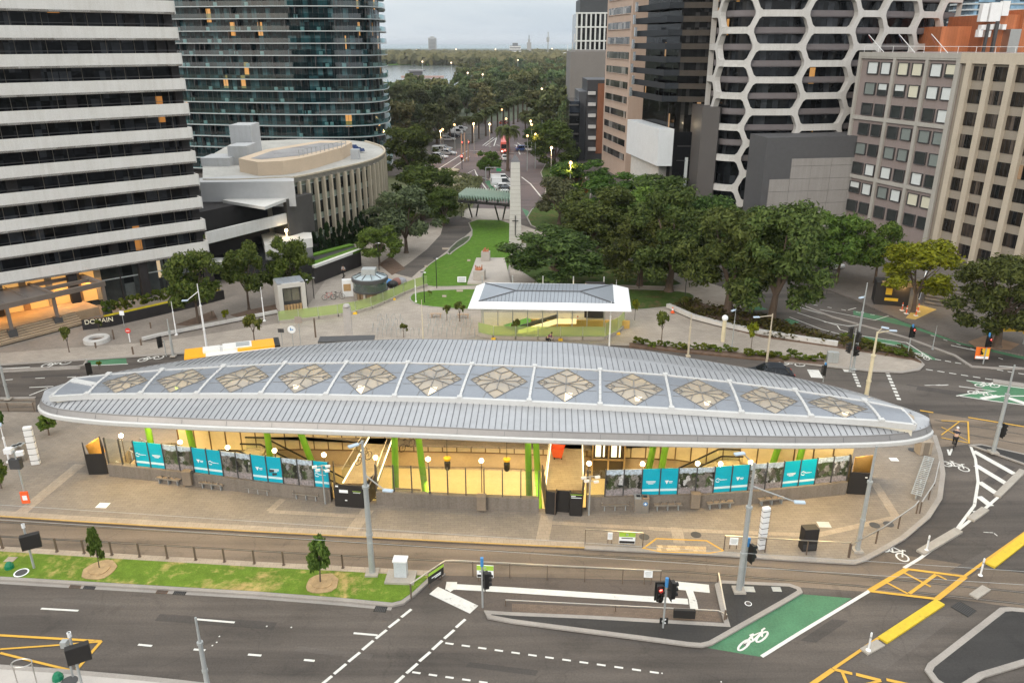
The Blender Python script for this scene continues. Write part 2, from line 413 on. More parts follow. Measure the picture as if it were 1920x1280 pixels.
# ================================================================ station frame
TL = P(66,765,6.5); TR = P(1760,800,6.5)
OX = (TL+TR)/2; OX.z = 0
UX = Vector((TR.x-TL.x, TR.y-TL.y, 0)); HALF = UX.length/2; UX.normalize(); WX = Vector((-UX.y, UX.x, 0))
STA = math.atan2(UX.y, UX.x)
def toL(p): d = Vector((p[0],p[1],0))-OX; return (d.dot(UX), d.dot(WX))
def toW(u, w, z=0): p = OX+UX*u+WX*w; return Vector((p.x,p.y,z))
def pts(lst, z=0): return [P(x,y,z) for x,y in lst]
# front parapet wall line (foot, outer face) and the pit behind it
WALL_PX = [(203,892),(350,908),(500,928),(625,941),(860,954),(1018,960),(1100,957),(1320,951),(1450,941),(1588,926)]
WALL = [P(x,y,.15) for x,y in WALL_PX]
WL = [toL(p) for p in WALL]
def wall_w(u):
    for a, b in zip(WL, WL[1:]):
        if a[0] <= u <= b[0]: return a[1]+(b[1]-a[1])*(u-a[0])/(b[0]-a[0])
    return WL[0][1] if u < WL[0][0] else WL[-1][1]
REARL = [(-28.07,6.2),(-24,7.4),(-20,8.2),(-15,8.6),(0,8.7),(15,8.3),(19,7.2),(23,5.2),(26.7,3.2)]
def rear_w(u):
    for a, b in zip(REARL, REARL[1:]):
        if u <= b[0]: return a[1]+(b[1]-a[1])*(u-a[0])/(b[0]-a[0])
    return REARL[-1][1]
pit_front = [toW(u, w_+.45) for u, w_ in WL]
pit = pit_front+[toW(*p) for p in reversed(REARL)]
def cross(p): return (p.x,p.y)
# ================================================================ ground sheets
m = MB()
N_ = 30000
m.prism([(-N_,-400),(N_,-400),(N_,N_),(-N_,N_)], None, -.05, holes=[pit])
M_LAND = mat('distant land', (.07,.085,.05), .95, 0, .4, .01, .08)
struct('ground', m, M_LAND)
m = MB(); m.prism([(-160,-60),(160,-60),(170,330),(-160,330)], None, 0, holes=[pit]); struct('road', m, M_ASPH)
m = MB(); m.prism(pts([(800,302),(905,262),(950,232),(1005,205),(1065,180),(1075,186),(1010,222),(985,250),(1075,290),(1110,330),(1060,345),(1010,372),(985,410),(905,420),(890,350),(830,330)]), None, .004); struct('intersection_road', m, M_ASPHP)
m = MB(); m.prism([(-N_,4300),(N_,4300),(N_,N_),(-N_,N_)], None, .3)
msea, nt, b = newmat('sea water'); b.inputs['Base Color'].default_value = (.13,.20,.22,1); b.inputs['Roughness'].default_value = .35
bump(nt, b, noise_(nt, mapped(nt, objco(nt), (.002,.01,1)), 1.0, 6, .7), .8, 3)
struct('sea', m, msea)
mlake, nt, b = newmat('lake water'); b.inputs['Base Color'].default_value = (.16,.19,.2,1); b.inputs['Roughness'].default_value = .12
bump(nt, b, noise_(nt, mapped(nt, objco(nt), (.05,.3,1)), 1.0, 5, .7), .3, .3)
m = MB(); m.prism(pts([(690,124),(760,123),(850,126),(905,130),(870,160),(845,172),(760,170),(690,150)]), None, .2); struct('lake', m, mlake)
m = MB(); m.prism(pts([(690,119),(800,118),(850,120),(800,123.5),(760,122.6),(690,123.5)]), None, .25); struct('far_shore_grass', m, M_LAWN)
# --- station plaza
PLAZA_PX = [(-90,961),(0,966),(150,976),(300,985),(450,993),(640,1003),(800,1011),(960,1019),(1096,1025),(1200,1030),(1360,1038),(1480,1046),(1567,1051),(1600,1053),(1620,1047),(1647,1033),(1693,1007),(1740,967),(1762,933),(1768,887),(1763,850),(1752,815)]
PZ = pts(PLAZA_PX, .15)+pts([(1640,785)], .15)+[toW(8,7.6,.15),toW(-8,7.6,.15)]+pts([(68,772),(-90,771)], .15)
m = MB(); m.prism(PZ, 0, .15, holes=[pit]); struct('station_plaza', m, [M_PLAZA])
m = MB(); m.stroke([p+Vector((0,0,.006)) for p in pts(PLAZA_PX[8:], .15)], .34, h=.1); struct('kerb', m, M_KERB)
m = MB(); m.stroke([p+Vector((0,.28,.004)) for p in pts(PLAZA_PX[:9], .15)], .55); struct('platform_edge_paving', m, M_STRIP)
m = MB(); m.stroke([p+Vector((0,-.04,.008)) for p in pts(PLAZA_PX[:9], .15)], .10, h=.05); struct('yellow_platform_edge', m, wornpaint('platform edge paint', (.56,.36,.12)))
m = MB()
SI = [.153]
def strip(a, b, w): SI[0] += .0007; m.stroke([P(*a,SI[0]), P(*b,SI[0])], w)
strip((35,964),(150,870),.85); strip((655,1002),(690,955),.85); strip((505,958),(690,968),.4); strip((1016,1018),(1026,966),.85)
strip((1035,979),(1270,993),.4); strip((1274,1018),(1268,988),.75); strip((1280,993),(1530,1003),.4); strip((1530,1003),(1678,970),.45); strip((1682,972),(1640,905),.6)
strip((505,958),(530,935),.5)
struct('pale_paving_band', m, M_STRIP)
# --- tram track zones
m = MB(); m.prism(pts([(-90,962),(0,967),(640,1004),(960,1020),(1200,1031),(1600,1054),(1660,1035),(1990,1085),(1990,1150),(1760,1118),(1500,1100),(1340,1090),(830,1078),(640,1066),(0,1026),(-90,1021)]), None, .004); struct('tram_track', m, M_TRACK)
m = MB(); m.prism(pts([(-90,746),(66,745),(68,771),(-90,770)]), None, .004)
m.prism(pts([(1740,772),(1990,812),(1990,865),(1822,832),(1763,838),(1750,810)]), None, .004); struct('tram_track', m, M_TRACK)
m = MB(); g = MB()
def rail(l):
    q = pts(l, .006); g.stroke(q, .17); m.stroke([p+Vector((0,0,.004)) for p in q], .055)
rail([(-90,972),(0,978),(240,991),(480,1005),(960,1034),(1280,1050),(1600,1078),(1920,1110),(1990,1117)])
rail([(-90,1000),(0,1005),(240,1018),(480,1032),(960,1058),(1280,1071),(1600,1097),(1920,1132),(1990,1140)])
rail([(-90,752),(66,752)]); rail([(-90,763),(66,763)])
rail([(1752,787),(1990,826)]); rail([(1756,803),(1990,846)])
struct('rail_groove', g, M_GROOVE); struct('rail', m, M_RAIL)
# --- verge
V_TOP = [(-90,1026),(0,1030),(240,1045),(480,1059),(640,1067),(730,1072),(780,1075),(812,1073)]
V_BOT = [(800,1084),(772,1110),(752,1124),(735,1128),(640,1119),(480,1107),(240,1093),(0,1079),(-90,1074)]
m = MB(); m.prism(pts([(-90,1022),(0,1026),(240,1041),(480,1054),(640,1062),(730,1067),(835,1074),(826,1080),(810,1084)]+[(804,1090),(778,1114),(757,1130),(735,1135),(640,1126),(480,1113.5),(240,1099.5),(0,1085.5),(-90,1080)], .12), 0, .12); struct('kerb', m, M_KERB)
m = MB(); m.prism(pts(V_TOP+V_BOT, .15), .1, .15); struct('grass_verge', m, M_GRASS)
m = MB(); m.stroke(pts([(-90,1024),(0,1028),(240,1043),(480,1057),(640,1065),(730,1070),(830,1075)], .155), .5); struct('verge_edging', m, M_STRIP)
m = MB(); m.stroke(pts([(-90,1084),(0,1089.5),(240,1103.5),(480,1117.5),(640,1130),(735,1139)], .004), .4); struct('gutter', m, M_KERB)
# --- bottom left footpath
m = MB(); m.prism(pts([(-90,1240),(0,1249),(100,1256),(250,1269),(330,1277),(440,1290),(440,1345),(-90,1345)], .13), 0, .13); struct('footpath', m, mat('pale path concrete', (.46,.43,.40), .8, 0, .08, .6, 10))
m = MB(); m.stroke(pts([(-90,1240),(0,1249),(100,1256),(250,1269),(330,1277),(440,1290)], .135), .3, h=.1); struct('kerb', m, M_KERB)
# --- traffic islands
def island(name, px, mt, kw=.28, z=.13):
    q = pts(px, z); k = MB(); k.prism(q, 0, z); struct(name, k, mt)
    k = MB(); k.stroke([p+Vector((0,0,.006)) for p in q], kw, closed=True, h=.1); struct('kerb', k, M_KERB)
island('traffic_island', [(914,1147),(960,1150),(1100,1156),(1240,1164),(1364,1171),(1355,1140),(1345,1096),(1352,1090),(1480,1096),(1497,1102),(1500,1108),(1470,1126),(1332,1204),(1315,1208),(1290,1206),(1200,1194),(1060,1176),(960,1163),(918,1155)], M_ASPH2)
island('traffic_island', [(1880,1142),(1895,1141),(1990,1150),(1990,1222),(1920,1240),(1840,1264),(1790,1296),(1755,1275),(1741,1256),(1746,1246)], M_ASPH2, .34)
island('traffic_island', [(1822,834),(1840,833),(1930,853),(1930,872)], M_ASPH2, .2)
m = MB(); m.prism(pts([(845,1078),(1330,1093),(1345,1098),(1362,1168),(1240,1162),(905,1145),(880,1142),(808,1104)]), None, .003); struct('tram_stop_road', m, asphalt('tram stop asphalt', (.115,.092,.078)))
m = MB(); m.prism(pts([(960,1131),(1345,1146),(1352,1165),(960,1148)]), None, .006); struct('paved_strip', m, paving('brown clay pavers', (.17,.125,.095), .25,.12,.12))
# --- green lanes
m = MB(); m.prism(pts([(1327,1214),(1500,1113),(1597,1121),(1428,1231)]), None, .006)
m.prism(pts([(908,340),(922,338),(948,366),(930,368)]), None, .008); m.prism(pts([(978,390),(990,395),(1003,415),(990,412)]), None, .008)
m.prism(pts([(1812,712),(1930,728),(1930,758),(1865,752),(1795,740),(1850,732)]), None, .006)
m.prism(pts([(1620,630),(1680,640),(1735,662),(1760,675),(1745,674),(1715,660),(1680,648),(1620,637)]), None, .006)
m.prism(pts([(1390,560),(1440,580),(1415,582),(1380,566)]), None, .006); m.prism(pts([(1478,597),(1500,604),(1485,608),(1468,600)]), None, .006)
m.prism(pts([(1600,582),(1700,602),(1800,635),(1930,668),(1930,676),(1800,645),(1700,612),(1600,590)]), None, .006)
m.prism(pts([(166,672),(236,669),(238,682),(164,684)]), None, .006)
struct('green_bike_lane', m, M_GREENP)
# ================================================================ road markings
m = MB(); Z = .011; ZI = [0]
def zi(): ZI[0] = (ZI[0]+1)%40; return Z+ZI[0]*.0004
def ln(l, w=.14, mm=None): (mm or m).stroke(pts(l, zi()), w)
def dashes(a, b, n, fr=.5, w=.14):
    A, B = P(*a,Z), P(*b,Z)
    for i in range(n):
        m.stroke([A.lerp(B,i/n), A.lerp(B,(i+fr)/n)], w)
ln([(77,1140),(147,1144)]); ln([(368,1160),(440,1166)]); ln([(259,1207.5),(285,1210)]); ln([(363,1216.5),(385,1218)]); ln([(465,1226),(490,1228)]); ln([(570,1236),(590,1238)]); ln([(663,1186),(708,1190)])
for a, b in (((1165,725),(1090,785)),((1075,800),(995,862)),((980,880),(898,945)),((880,960),(797,1030)),((780,1048),(693,1118)),((676,1135),(585,1210)),((570,1225),(490,1290)),
             ((1570,800),(1500,862)),((1487,880),(1412,945)),((1397,960),(1322,1028)),((1307,1045),(1225,1115)),((1212,1132),(1128,1205)),((1110,1222),(1035,1290))):
    ln([(480+a[0]/4,960+a[1]/4),(480+b[0]/4,960+b[1]/4)], .17)
dashes((835,1204.5),(1252,1263),13,.5,.12); dashes((773,1259),(1060,1300),9,.5,.12)
# tram stop tactile lines
ln([(850,1099),(960,1105.5),(1290,1127)], .5); ln([(836,1097),(856,1097.5)], .7); ln([(840,1106),(852,1098)], .4); ln([(813,1106),(889,1142)], .8)
ln([(1293,1133),(1308,1134)], .8); ln([(1291,1102),(1300,1127)], .42); ln([(1262,1096),(1330,1103)], .75)
# right roads
ln([(1428,1230),(1497,1187),(1630,1107)], .2); ln([(1695,1064),(1725,1046),(1800,990),(1850,950),(1890,915),(1925,880),(1960,835)], .2)
ln([(1733,1027),(1795,990),(1827,947),(1834,903),(1829,860),(1820,836)], .2)
for a, b in (((1825,845),(1902,888)),((1830,872),(1888,907)),((1836,903),(1872,927)),((1835,930),(1858,948)),((1829,957),(1836,963))): ln([a,b], .5)
# rear right roads
dashes((1753,673),(1930,703),9,.6,.16); dashes((1736,692),(1870,713),6,.6,.16); dashes((1597,690),(1612,727),7,.6,.35); dashes((1663,697),(1687,752),9,.6,.35)
ln([(1524,693),(1532,708)], 1.1); ln([(1585,687),(1592,697)], .9)
for a, b in (((1873,686),(1930,690)),((1783,647),(1830,657))): ln([a,b], .2)
ln([(1812,713),(1930,729)], .15); ln([(1798,724),(1866,733),(1830,736),(1793,742)], .15); ln([(1840,745),(1880,742),(1925,742)], .2); ln([(1800,742),(1860,751),(1930,760)], .15)
ln([(1885,744),(1925,757)], .6); ln([(1840,747),(1872,742)], .5)
ln([(1500,576),(1560,594),(1615,609),(1590,611),(1545,603)], .15); ln([(1495,586),(1570,610),(1575,618)], .12); ln([(1575,618),(1620,630),(1700,642),(1747,673)], .12); ln([(1626,637),(1680,647),(1730,668)], .12)
ln([(1480,594),(1540,617),(1600,633)], .12)
ln([(1537,580),(1640,600),(1672,590)], .12); ln([(1590,581),(1605,577)], .12)
dashes((1680,594),(1880,650),8,.3,.14); dashes((1745,628),(1900,680),6,.3,.14); dashes((1500,567),(1660,594),6,.3,.14)
# rear left roads
ln([(0,691),(56,688)], .15); dashes((55,741),(90,727),1,1,.14); ln([(55,726),(100,724)], .14); ln([(10,712),(24,711)], .14); ln([(66,709),(84,708)], .14); ln([(126,707),(142,706)], .14); ln([(168,670),(236,669)], .2); ln([(168,685),(240,682)], .15)
# far intersection
for l in ([(820,318),(865,290),(878,282)],[(835,325),(880,293)],[(822,322),(850,322)],[(858,335),(890,318),(893,326),(905,345),(925,372)],[(905,273),(925,258)],[(910,274),(930,259)],[(926,274),(932,256)],[(930,285),(985,288)],[(968,272),(975,290)],[(970,268),(982,276)],[(978,332),(995,345),(1017,372)],[(900,332),(922,338),(950,368)],[(880,282),(907,284)]): ln(l, .3)
for a in ((915,274),(931,272),(964,272),(938,318)): ln([a,(a[0]+6,a[1]+1)], .4)
def bike_mark(c, ax, up, s=1.0):
    """bicycle symbol painted on the road: ax = riding direction in the plane, up = 'up' of the symbol"""
    ax = ax.normalized()*s; up = up.normalized()*s
    zz = Z
    def q(x, y): p = c+ax*x+up*y; return Vector((p.x,p.y,zz))
    def ring(x, y, r): m.stroke([q(x+r*math.cos(t*math.pi/8), y+r*math.sin(t*math.pi/8)) for t in range(16)], .11*s, closed=True)
    zz = zi(); ring(-.62,0,.38); zz = zi(); ring(.62,0,.38)
    for l in ([(-.62,0),(-.3,.55),(.35,.55),(0,.02),(-.62,0)],[(0,.02),(-.36,.72)],[(-.5,.74),(-.2,.72)],[(.62,0),(.38,.72),(.56,.80)],[(-.3,.55),(0,.02)]):
        zz = zi(); m.stroke([q(*p) for p in l], .10*s)
def bm(px, a, u, s): c = P(*px,Z); bike_mark(c, P(*a,Z)-c, P(*u,Z)-c, s)
bm((1412,1201),(1436,1190),(1420,1182),1.05); bm((1674,1035),(1698,1047),(1684,1022),1.0); bm((1791,874),(1812,880),(1795,862),.95)
bm((1755,722),(1860,722),(1850,716),.9); bm((1851,722.5),(1866,723),(1851,718),1.1); bm((1838,738),(1855,741),(1840,733),1.0); bm((106,682),(118,680),(108,676),1.3); bm((283,672),(296,670),(285,667),1.2); bm((1729,668),(1738,672),(1735,664),.9); bm((1485,682),(1505,684),(1487,677),1.2); bm((938,358),(946,370),(948,355),1.2)
ln([(1780,853),(1777,842)], .15); ln([(1780,853),(1785,841)], .15)
ln([(1300,1200),(1300,1200.5)], .01)
ln([(1864,999),(1870,1004)], .07); ln([(1844,997),(1862,998)], .07)
for x, y in ((545,1175),(499,1173),(410,1192),(1240,1261),(1351,1277),(405,1203),(397,1209)): ln([(x,y),(x+2.5,y+.4)], .09)
struct('white_road_marking', m, M_WHITE)
m = MB()
def ly(l, w=.14): m.stroke(pts(l, zi()+.017), w)
def lyc(l, w): m.stroke(pts(l, Z+.002), w, closed=True)
ly([(1700,1066),(1810,1080)], .2); ly([(1810,1080),(1757,1122)], .3); ly([(1757,1122),(1630,1107)], .2); ly([(1630,1107),(1700,1066)], .3)
ly([(1690,1070),(1745,1099)], .16); ly([(1755,1076),(1705,1112)], .2); ly([(1660,1090),(1702,1112)], .14); ly([(1757,1077),(1775,1086)], .14)
ly([(1763,1119),(1640,1200),(1562,1253)], .16); ly([(1562,1254),(1520,1283)], .24); ly([(1800,1086),(1860,1042),(1930,992)], .18)
ly([(1565,1254),(1598,1262)], .2); ly([(1605,1263),(1652,1275)], .22); ly([(1652,1275),(1590,1290)], .14); ly([(1578,1256),(1590,1285)], .16); ly([(1662,1273),(1720,1286)], .2)
ly([(-60,1186),(0,1190),(190,1201)], .16); ly([(190,1201),(144,1254)], .18); ly([(188,1202),(100,1209),(0,1216)], .12); ly([(0,1223),(60,1238),(130,1255)], .14)
ly([(1815,782),(1930,801)], .2); ly([(1725,769),(1750,773)], .2)
ly([(1765,788),(1815,790),(1817,830),(1765,820)], .12); ly([(1765,800),(1815,826)], .1); ly([(1765,815),(1800,789)], .1)
struct('yellow_road_marking', m, M_YEL)
m = MB(); Z2 = .16
ZB = Z2
m.stroke(pts([(1205+0,1028),(1231,1009),(1325,1013),(1357,1032)], .158), .12); m.stroke(pts([(1207,1027),(1240,1034),(1330,1036),(1355,1032)], .158), .1); struct('yellow_tactile_edge', m, M_YEL)
m = MB(); m.prism(pts([(1231,1021),(1324,1024),(1324,1034),(1231,1032)], .158), None, .158); struct('tactile_paving', m, paving('tactile pavers', (.5,.36,.2), .3,.3,.3))
M_PATCH = asphalt('patched asphalt', (.062,.054,.049)); M_PATCH2 = asphalt('pale patched asphalt', (.108,.093,.082))
m = MB()
for k, q in enumerate(([(300,1150),(520,1166),(512,1180),(290,1163)],[(880,1240),(1010,1256),(1004,1266),(872,1249)],[(1500,1200),(1560,1160),(1590,1163),(1530,1204)],[(1845,900),(1885,870),(1905,876),(1862,908)],[(1700,720),(1830,738),(1826,746),(1696,727)],[(40,705),(150,700),(150,704),(40,709)])):
    m.prism(pts(q, .0045+.0003*k), None, .0045+.0003*k)
struct('road_patch', m, M_PATCH)
m = MB()
for k, q in enumerate(([(1610,1240),(1740,1150),(1790,1158),(1660,1255)],[(100,1120),(240,1131),(236,1137),(96,1126)],[(560,1210),(700,1226),(694,1236),(552,1219)],[(1780,1070),(1850,1030),(1880,1038),(1820,1080)],[(1650,715),(1720,725),(1716,735),(1644,724)])):
    m.prism(pts(q, .0065+.0003*k), None, .0065+.0003*k)
struct('road_patch', m, M_PATCH2)
# kerb separators, each its own block
def block(px, w, h, name, mt, label, cat, group=None):
    k = MB(); k.stroke(pts(px, h), w, h=h); o = single(name, k, mt, label, cat, group); bevel(o, .05, 2); return o
block([(1655,1198),(1763,1127)], .55, .12, 'lane_separator', M_YELK, 'bright yellow raised lane separator in front of the tram crossing, beside the yellow line', 'lane separator')
block([(1857,1058),(1945,990)], .55, .12, 'lane_separator', M_YELK, 'bright yellow raised lane separator beyond the yellow hatched box, at the right edge', 'lane separator')
block([(1726,1034),(1798,992)], .55, .14, 'lane_separator', M_CONC, 'long grey concrete separator beside the bike lane, with a white bollard at its near end', 'lane separator')
block([(1820,972),(1848,952)], .5, .14, 'lane_separator', M_CONC, 'short grey concrete separator between the white chevrons and the road', 'lane separator')
block([(1870,928),(1918,880)], .45, .14, 'lane_separator', M_CONC, 'grey concrete separator curving along the top chevron stripes', 'lane separator')
block([(1825,1117),(1850,1100)], .5, .1, 'lane_separator', M_CONC, 'short grey concrete separator under the white bollard beside the hatched box', 'lane separator')
block([(1620,1220),(1652,1203)], .5, .1, 'lane_separator', M_CONC, 'short grey concrete separator with a white bollard, near the yellow corner line', 'lane separator')
# ================================================================ rear plaza, lawns, beds, driveway
RP_FRONT = [(-90,688),(0,683),(150,674),(330,662),(600,648),(960,641),(1190,646),(1400,668),(1572,688),(1640,695),(1690,697),(1722,692),(1731,683),(1718,669),(1690,657)]
m = MB(); m.prism(pts(RP_FRONT+[(1560,641),(1420,618),(1350,600),(1420,560),(1300,520),(1240,505),(1180,495),(960,415),(860,395),(820,400),(700,440),(560,470),(400,480),(0,545),(-90,560)], .15), 0, .15); struct('rear_plaza', m, M_PLAZA2)
m = MB(); m.stroke([p+Vector((0,0,.005)) for p in pts(RP_FRONT, .15)], .3, h=.1); struct('kerb', m, M_KERB)
m = MB(); m.prism(pts([(-90,560),(0,548),(250,565),(420,512),(560,520),(640,480),(560,600),(300,640),(-90,668)], .15), None, .154); struct('entry_forecourt', m, paving('forecourt pavers', (.25,.215,.185), .3,.15,.1))
m = MB(); m.prism(pts([(1490,520),(1600,560),(1690,600),(1800,640),(1930,668),(1990,680),(1990,540),(1700,480),(1450,470)], .15), 0, .15); struct('footpath', m, M_DPAVE)
def sheet(name, px, mt, z=.17, z0=None):
    k = MB(); k.prism(pts(px, z), z0, z); return struct(name, k, mt)
def lawn(px, mt, z):
    q = pts(px, z); n_ = len(q); r = []
    for i in range(n_):      # corner cutting rounds the outline
        a, b = q[i], q[(i+1)%n_]; r += [a.lerp(b,.25), a.lerp(b,.75)]
    k = MB(); k.prism(r, 0, z); struct('lawn', k, mt)
    k = MB(); k.stroke([p+Vector((0,0,.004)) for p in r], .22, closed=True, h=.1); struct('lawn_edging', k, M_KERB)
lawn([(876,411),(957,413),(962,440),(960,470),(950,532),(850,537),(800,537),(788,528),(793,505),(815,488),(845,470),(872,455),(888,438)], M_LAWN, .2)
lawn([(766,559),(776,548),(830,542),(1010,541),(1010,582),(880,580),(820,576),(780,571)], M_LAWN, .2)
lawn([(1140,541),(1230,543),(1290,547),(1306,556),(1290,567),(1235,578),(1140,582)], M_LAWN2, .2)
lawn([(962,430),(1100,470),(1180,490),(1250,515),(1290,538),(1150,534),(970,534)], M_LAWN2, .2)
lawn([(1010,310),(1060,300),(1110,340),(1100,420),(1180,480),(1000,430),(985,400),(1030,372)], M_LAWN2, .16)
lawn([(838,470),(862,448),(884,440),(878,452),(850,470),(842,478)], mat('garden bed', (.05,.07,.03), .95, 0, .6, 1.2, 6, .4), .26)
sheet('driveway', [(738,512),(762,497),(800,468),(826,440),(834,412),(860,404),(884,412),(884,432),(868,446),(838,470),(812,490),(785,508),(772,520)], M_ASPH, .17, 0)
sheet('memorial_terrace', [(876,530),(893,483),(946,483),(958,531)], mat('pale granite paving', (.42,.38,.34), .7, 0, .12, .6, 8), .45, 0)
BED = [(1256,577),(1290,560),(1330,572),(1420,590),(1540,628),(1640,648),(1700,656),(1728,678),(1712,672),(1560,648),(1430,630),(1345,608)]
sheet('planting_bed', BED, M_MULCH, .3, 0)
sheet('planting_bed', [(1180,642),(1400,662),(1545,675),(1545,683),(1400,670),(1180,648)], M_MULCH, .2, 0)
sheet('planting_bed', [(330,608),(400,582),(408,598),(350,610)], M_MULCH, .2, 0)
sheet('planting_bed', [(432,590),(470,580),(520,570),(526,580),(450,595)], M_MULCH, .2, 0)
sheet('planting_bed', [(710,495),(732,480),(760,503),(735,515)], M_MULCH, .2, 0)
sheet('park_path', [(870,390),(955,392),(960,412),(870,410)], M_CONC, .17, 0)
sheet('bare_earth', [(1815,640),(1850,628),(1912,645),(1895,656),(1830,652)], mat('bare earth', (.3,.2,.13), .95,0,.25,1,10), .18)
sheet('parking_road', [(858,262),(882,250),(902,238),(880,236),(850,248),(838,268)], M_ASPH, .02)
m = MB(); m.prism([tuple(p)[:2] for p in pts([(715,330),(735,330),(850,330),(905,330),(890,375),(880,405),(800,410),(740,450),(715,420)], .16)], 0, .16); struct('garden_ground', m, mat('garden ground', (.10,.11,.05), .95, 0, .5, .35, 3, .3))
m = MB()
for x, y, ww in ((838,318,24),(836,345,26),(850,331,18)):
    q = [P(x+ww*math.cos(t*.628), y+ww*.13*math.sin(t*.628),.5) for t in range(10)]; m.prism(q, .1, .5)
struct('stone_terrace', m, mat('sandstone blocks', (.5,.42,.3), .9, 0, .15, .5, 6))
# white lane kerbs at the rear left
m = MB(); m.stroke(pts([(-90,749),(0,745.5),(66,744.5)], .1), .3, h=.1); m.stroke(pts([(-90,697),(0,692),(145,686),(158,683),(162,676)], .1), .25, h=.1); m.stroke(pts([(0,696),(100,691),(150,689)], .1), .25, h=.1)
m.stroke(pts([(1500,570),(1560,593),(1700,632),(1790,665),(1822,686),(1868,689),(1930,690)], .12), .3, h=.12); m.stroke(pts([(1862,713),(1930,723)], .1), .9, h=.1)
struct('kerb', m, M_KERB)

HAZE_D = .00008
# ---------------------------------------------------------------- thin sea haze
m = MB(); m.box((0,N_/2-200,32), (2*N_+400,N_+800,68)); hz = m.build('haze', [], None, base=(0,0,0)); tag(hz, 'thin pale sea haze over the whole place', 'haze', None, 'stuff')
hm = bpy.data.materials.new('haze air'); hm.use_nodes = True; nt = hm.node_tree; nt.nodes.remove(nt.nodes['Principled BSDF'])
pv = nt.nodes.new('ShaderNodeVolumePrincipled'); pv.inputs['Color'].default_value = (.86,.92,1,1); pv.inputs['Density'].default_value = HAZE_D; pv.inputs['Anisotropy'].default_value = .2
nt.links.new(pv.outputs[0], nt.nodes['Material Output'].inputs['Volume']); hz.data.materials.append(hm)
# ================================================================ STATION ENTRANCE
def smooth_closed(p, n, k=2):
    """Catmull-Rom closed loop resampled to n points"""
    out = []; N = len(p); seg = []
    for i in range(N):
        a, b, c, d = p[i-1], p[i], p[(i+1)%N], p[(i+2)%N]
        for j in range(12):
            t = j/12
            seg.append(tuple(.5*(2*b[x]+(c[x]-a[x])*t+(2*a[x]-5*b[x]+4*c[x]-d[x])*t*t+(3*b[x]-a[x]-3*c[x]+d[x])*t**3) for x in (0,1)))
    L = [0]
    for i in range(len(seg)): L.append(L[-1]+math.dist(seg[i], seg[(i+1)%len(seg)]))
    T = L[-1]; j = 0
    for i in range(n):
        s = T*i/n
        while L[j+1] < s: j += 1
        f = (s-L[j])/max(1e-9, L[j+1]-L[j]); a, b = seg[j], seg[(j+1)%len(seg)]
        out.append((a[0]+(b[0]-a[0])*f, a[1]+(b[1]-a[1])*f))
    for _ in range(k):
        out = [((out[i-1][0]+2*out[i][0]+out[(i+1)%n][0])/4, (out[i-1][1]+2*out[i][1]+out[(i+1)%n][1])/4) for i in range(n)]
    return out
def inset(loop, d):
    n = len(loop); r = []
    for i in range(n):
        a, b = loop[i-1], loop[(i+1)%n]; tx, ty = b[0]-a[0], b[1]-a[1]; l = math.hypot(tx,ty)
        r.append((loop[i][0]-ty/l*d, loop[i][1]+tx/l*d))
    return r
def interp(xs, ys, x):
    if x <= xs[0]: return ys[0]
    for i in range(len(xs)-1):
        if x <= xs[i+1]: return ys[i]+(ys[i+1]-ys[i])*(x-xs[i])/max(1e-9, xs[i+1]-xs[i])
    return ys[-1]
FRONT_PX = [(66,762),(72,772),(100,783),(200,794),(300,799),(400,804),(520,808),(640,812),(800,818),(960,825),(1120,830),(1280,834),(1400,836),(1500,837),(1580,836.5),(1660,834),(1713,829),(1745,820),(1757,808)]
REAR_PX = [(1753,797),(1730,778),(1700,764),(1660,750),(1600,731),(1500,708),(1400,688),(1280,667),(1200,654),(1067,641),(960,637),(800,634),(700,636),(600,643),(500,653),(400,666),(300,681),(200,699),(150,710),(110,723),(80,738),(68,750)]
loop0 = [toL(P(x,y,6.2)) for x,y in FRONT_PX]+[toL(P(x,y,6.72)) for x,y in REAR_PX]
ZT = 6.72
RING = smooth_closed(loop0, 220, 3)          # counter-clockwise in (u, w)
FASC = inset(RING, .22)
TOPL = inset(RING, .34)
# functions of u for the seam roof
iL = min(range(len(TOPL)), key=lambda i: TOPL[i][0]); iR = max(range(len(TOPL)), key=lambda i: TOPL[i][0])
def arc(i, j):
    r = [];
    while True:
        r.append(TOPL[i]);
        if i == j: return r
        i = (i+1)%len(TOPL)
fr = arc(iL, iR); re_ = arc(iR, iL)[::-1]
frU = [p[0] for p in fr]; frW = [p[1] for p in fr]; reU = [p[0] for p in re_]; reW = [p[1] for p in re_]
fw = lambda u: interp(frU, frW, u); rw = lambda u: interp(reU, reW, u)
U0, U1 = TOPL[iL][0], TOPL[iR][0]
LOW_PX = [(95,746),(165,742),(265,741),(370,741),(490,741),(612,743),(740,746),(862,749),(992,755),(1125,762),(1259,769),(1390,777),(1520,784),(1652,792),(1716,799)]
UPP_PX = [(140,712),(205,705),(305,697),(420,690),(535,684),(650,683),(765,683),(885,686),(1003,690),(1125,697),(1247,706),(1367,719),(1490,735),(1620,755),(1690,769)]
ZR = 7.25
LOW = [toL(P(x,y,ZR)) for x,y in LOW_PX]; UPP = [toL(P(x,y,ZR)) for x,y in UPP_PX]
lw = lambda u: interp([p[0] for p in LOW], [p[1] for p in LOW], u); uw = lambda u: interp([p[0] for p in UPP], [p[1] for p in UPP], u)
M_ROOF = mat('roof sheet metal', (.41,.42,.44), .36, .4, .10, .25, 2)
M_SEAM = mat('roof seam metal', (.13,.135,.145), .45, .4, .1, .4, 3)
M_FASC = mat('fascia metal', (.26,.25,.245), .42, .35, .1, .4, 3)
M_RING = mat('white gutter ring', (.60,.60,.59), .35, .1, .06, .5, 4)
M_SOFF = mat('soffit lining', (.75,.70,.58), .6, 0, .05, .5, 4)
M_GCOL = mat('lime green column', (.13,.31,.025), .35, 0, .12, .6, 5)
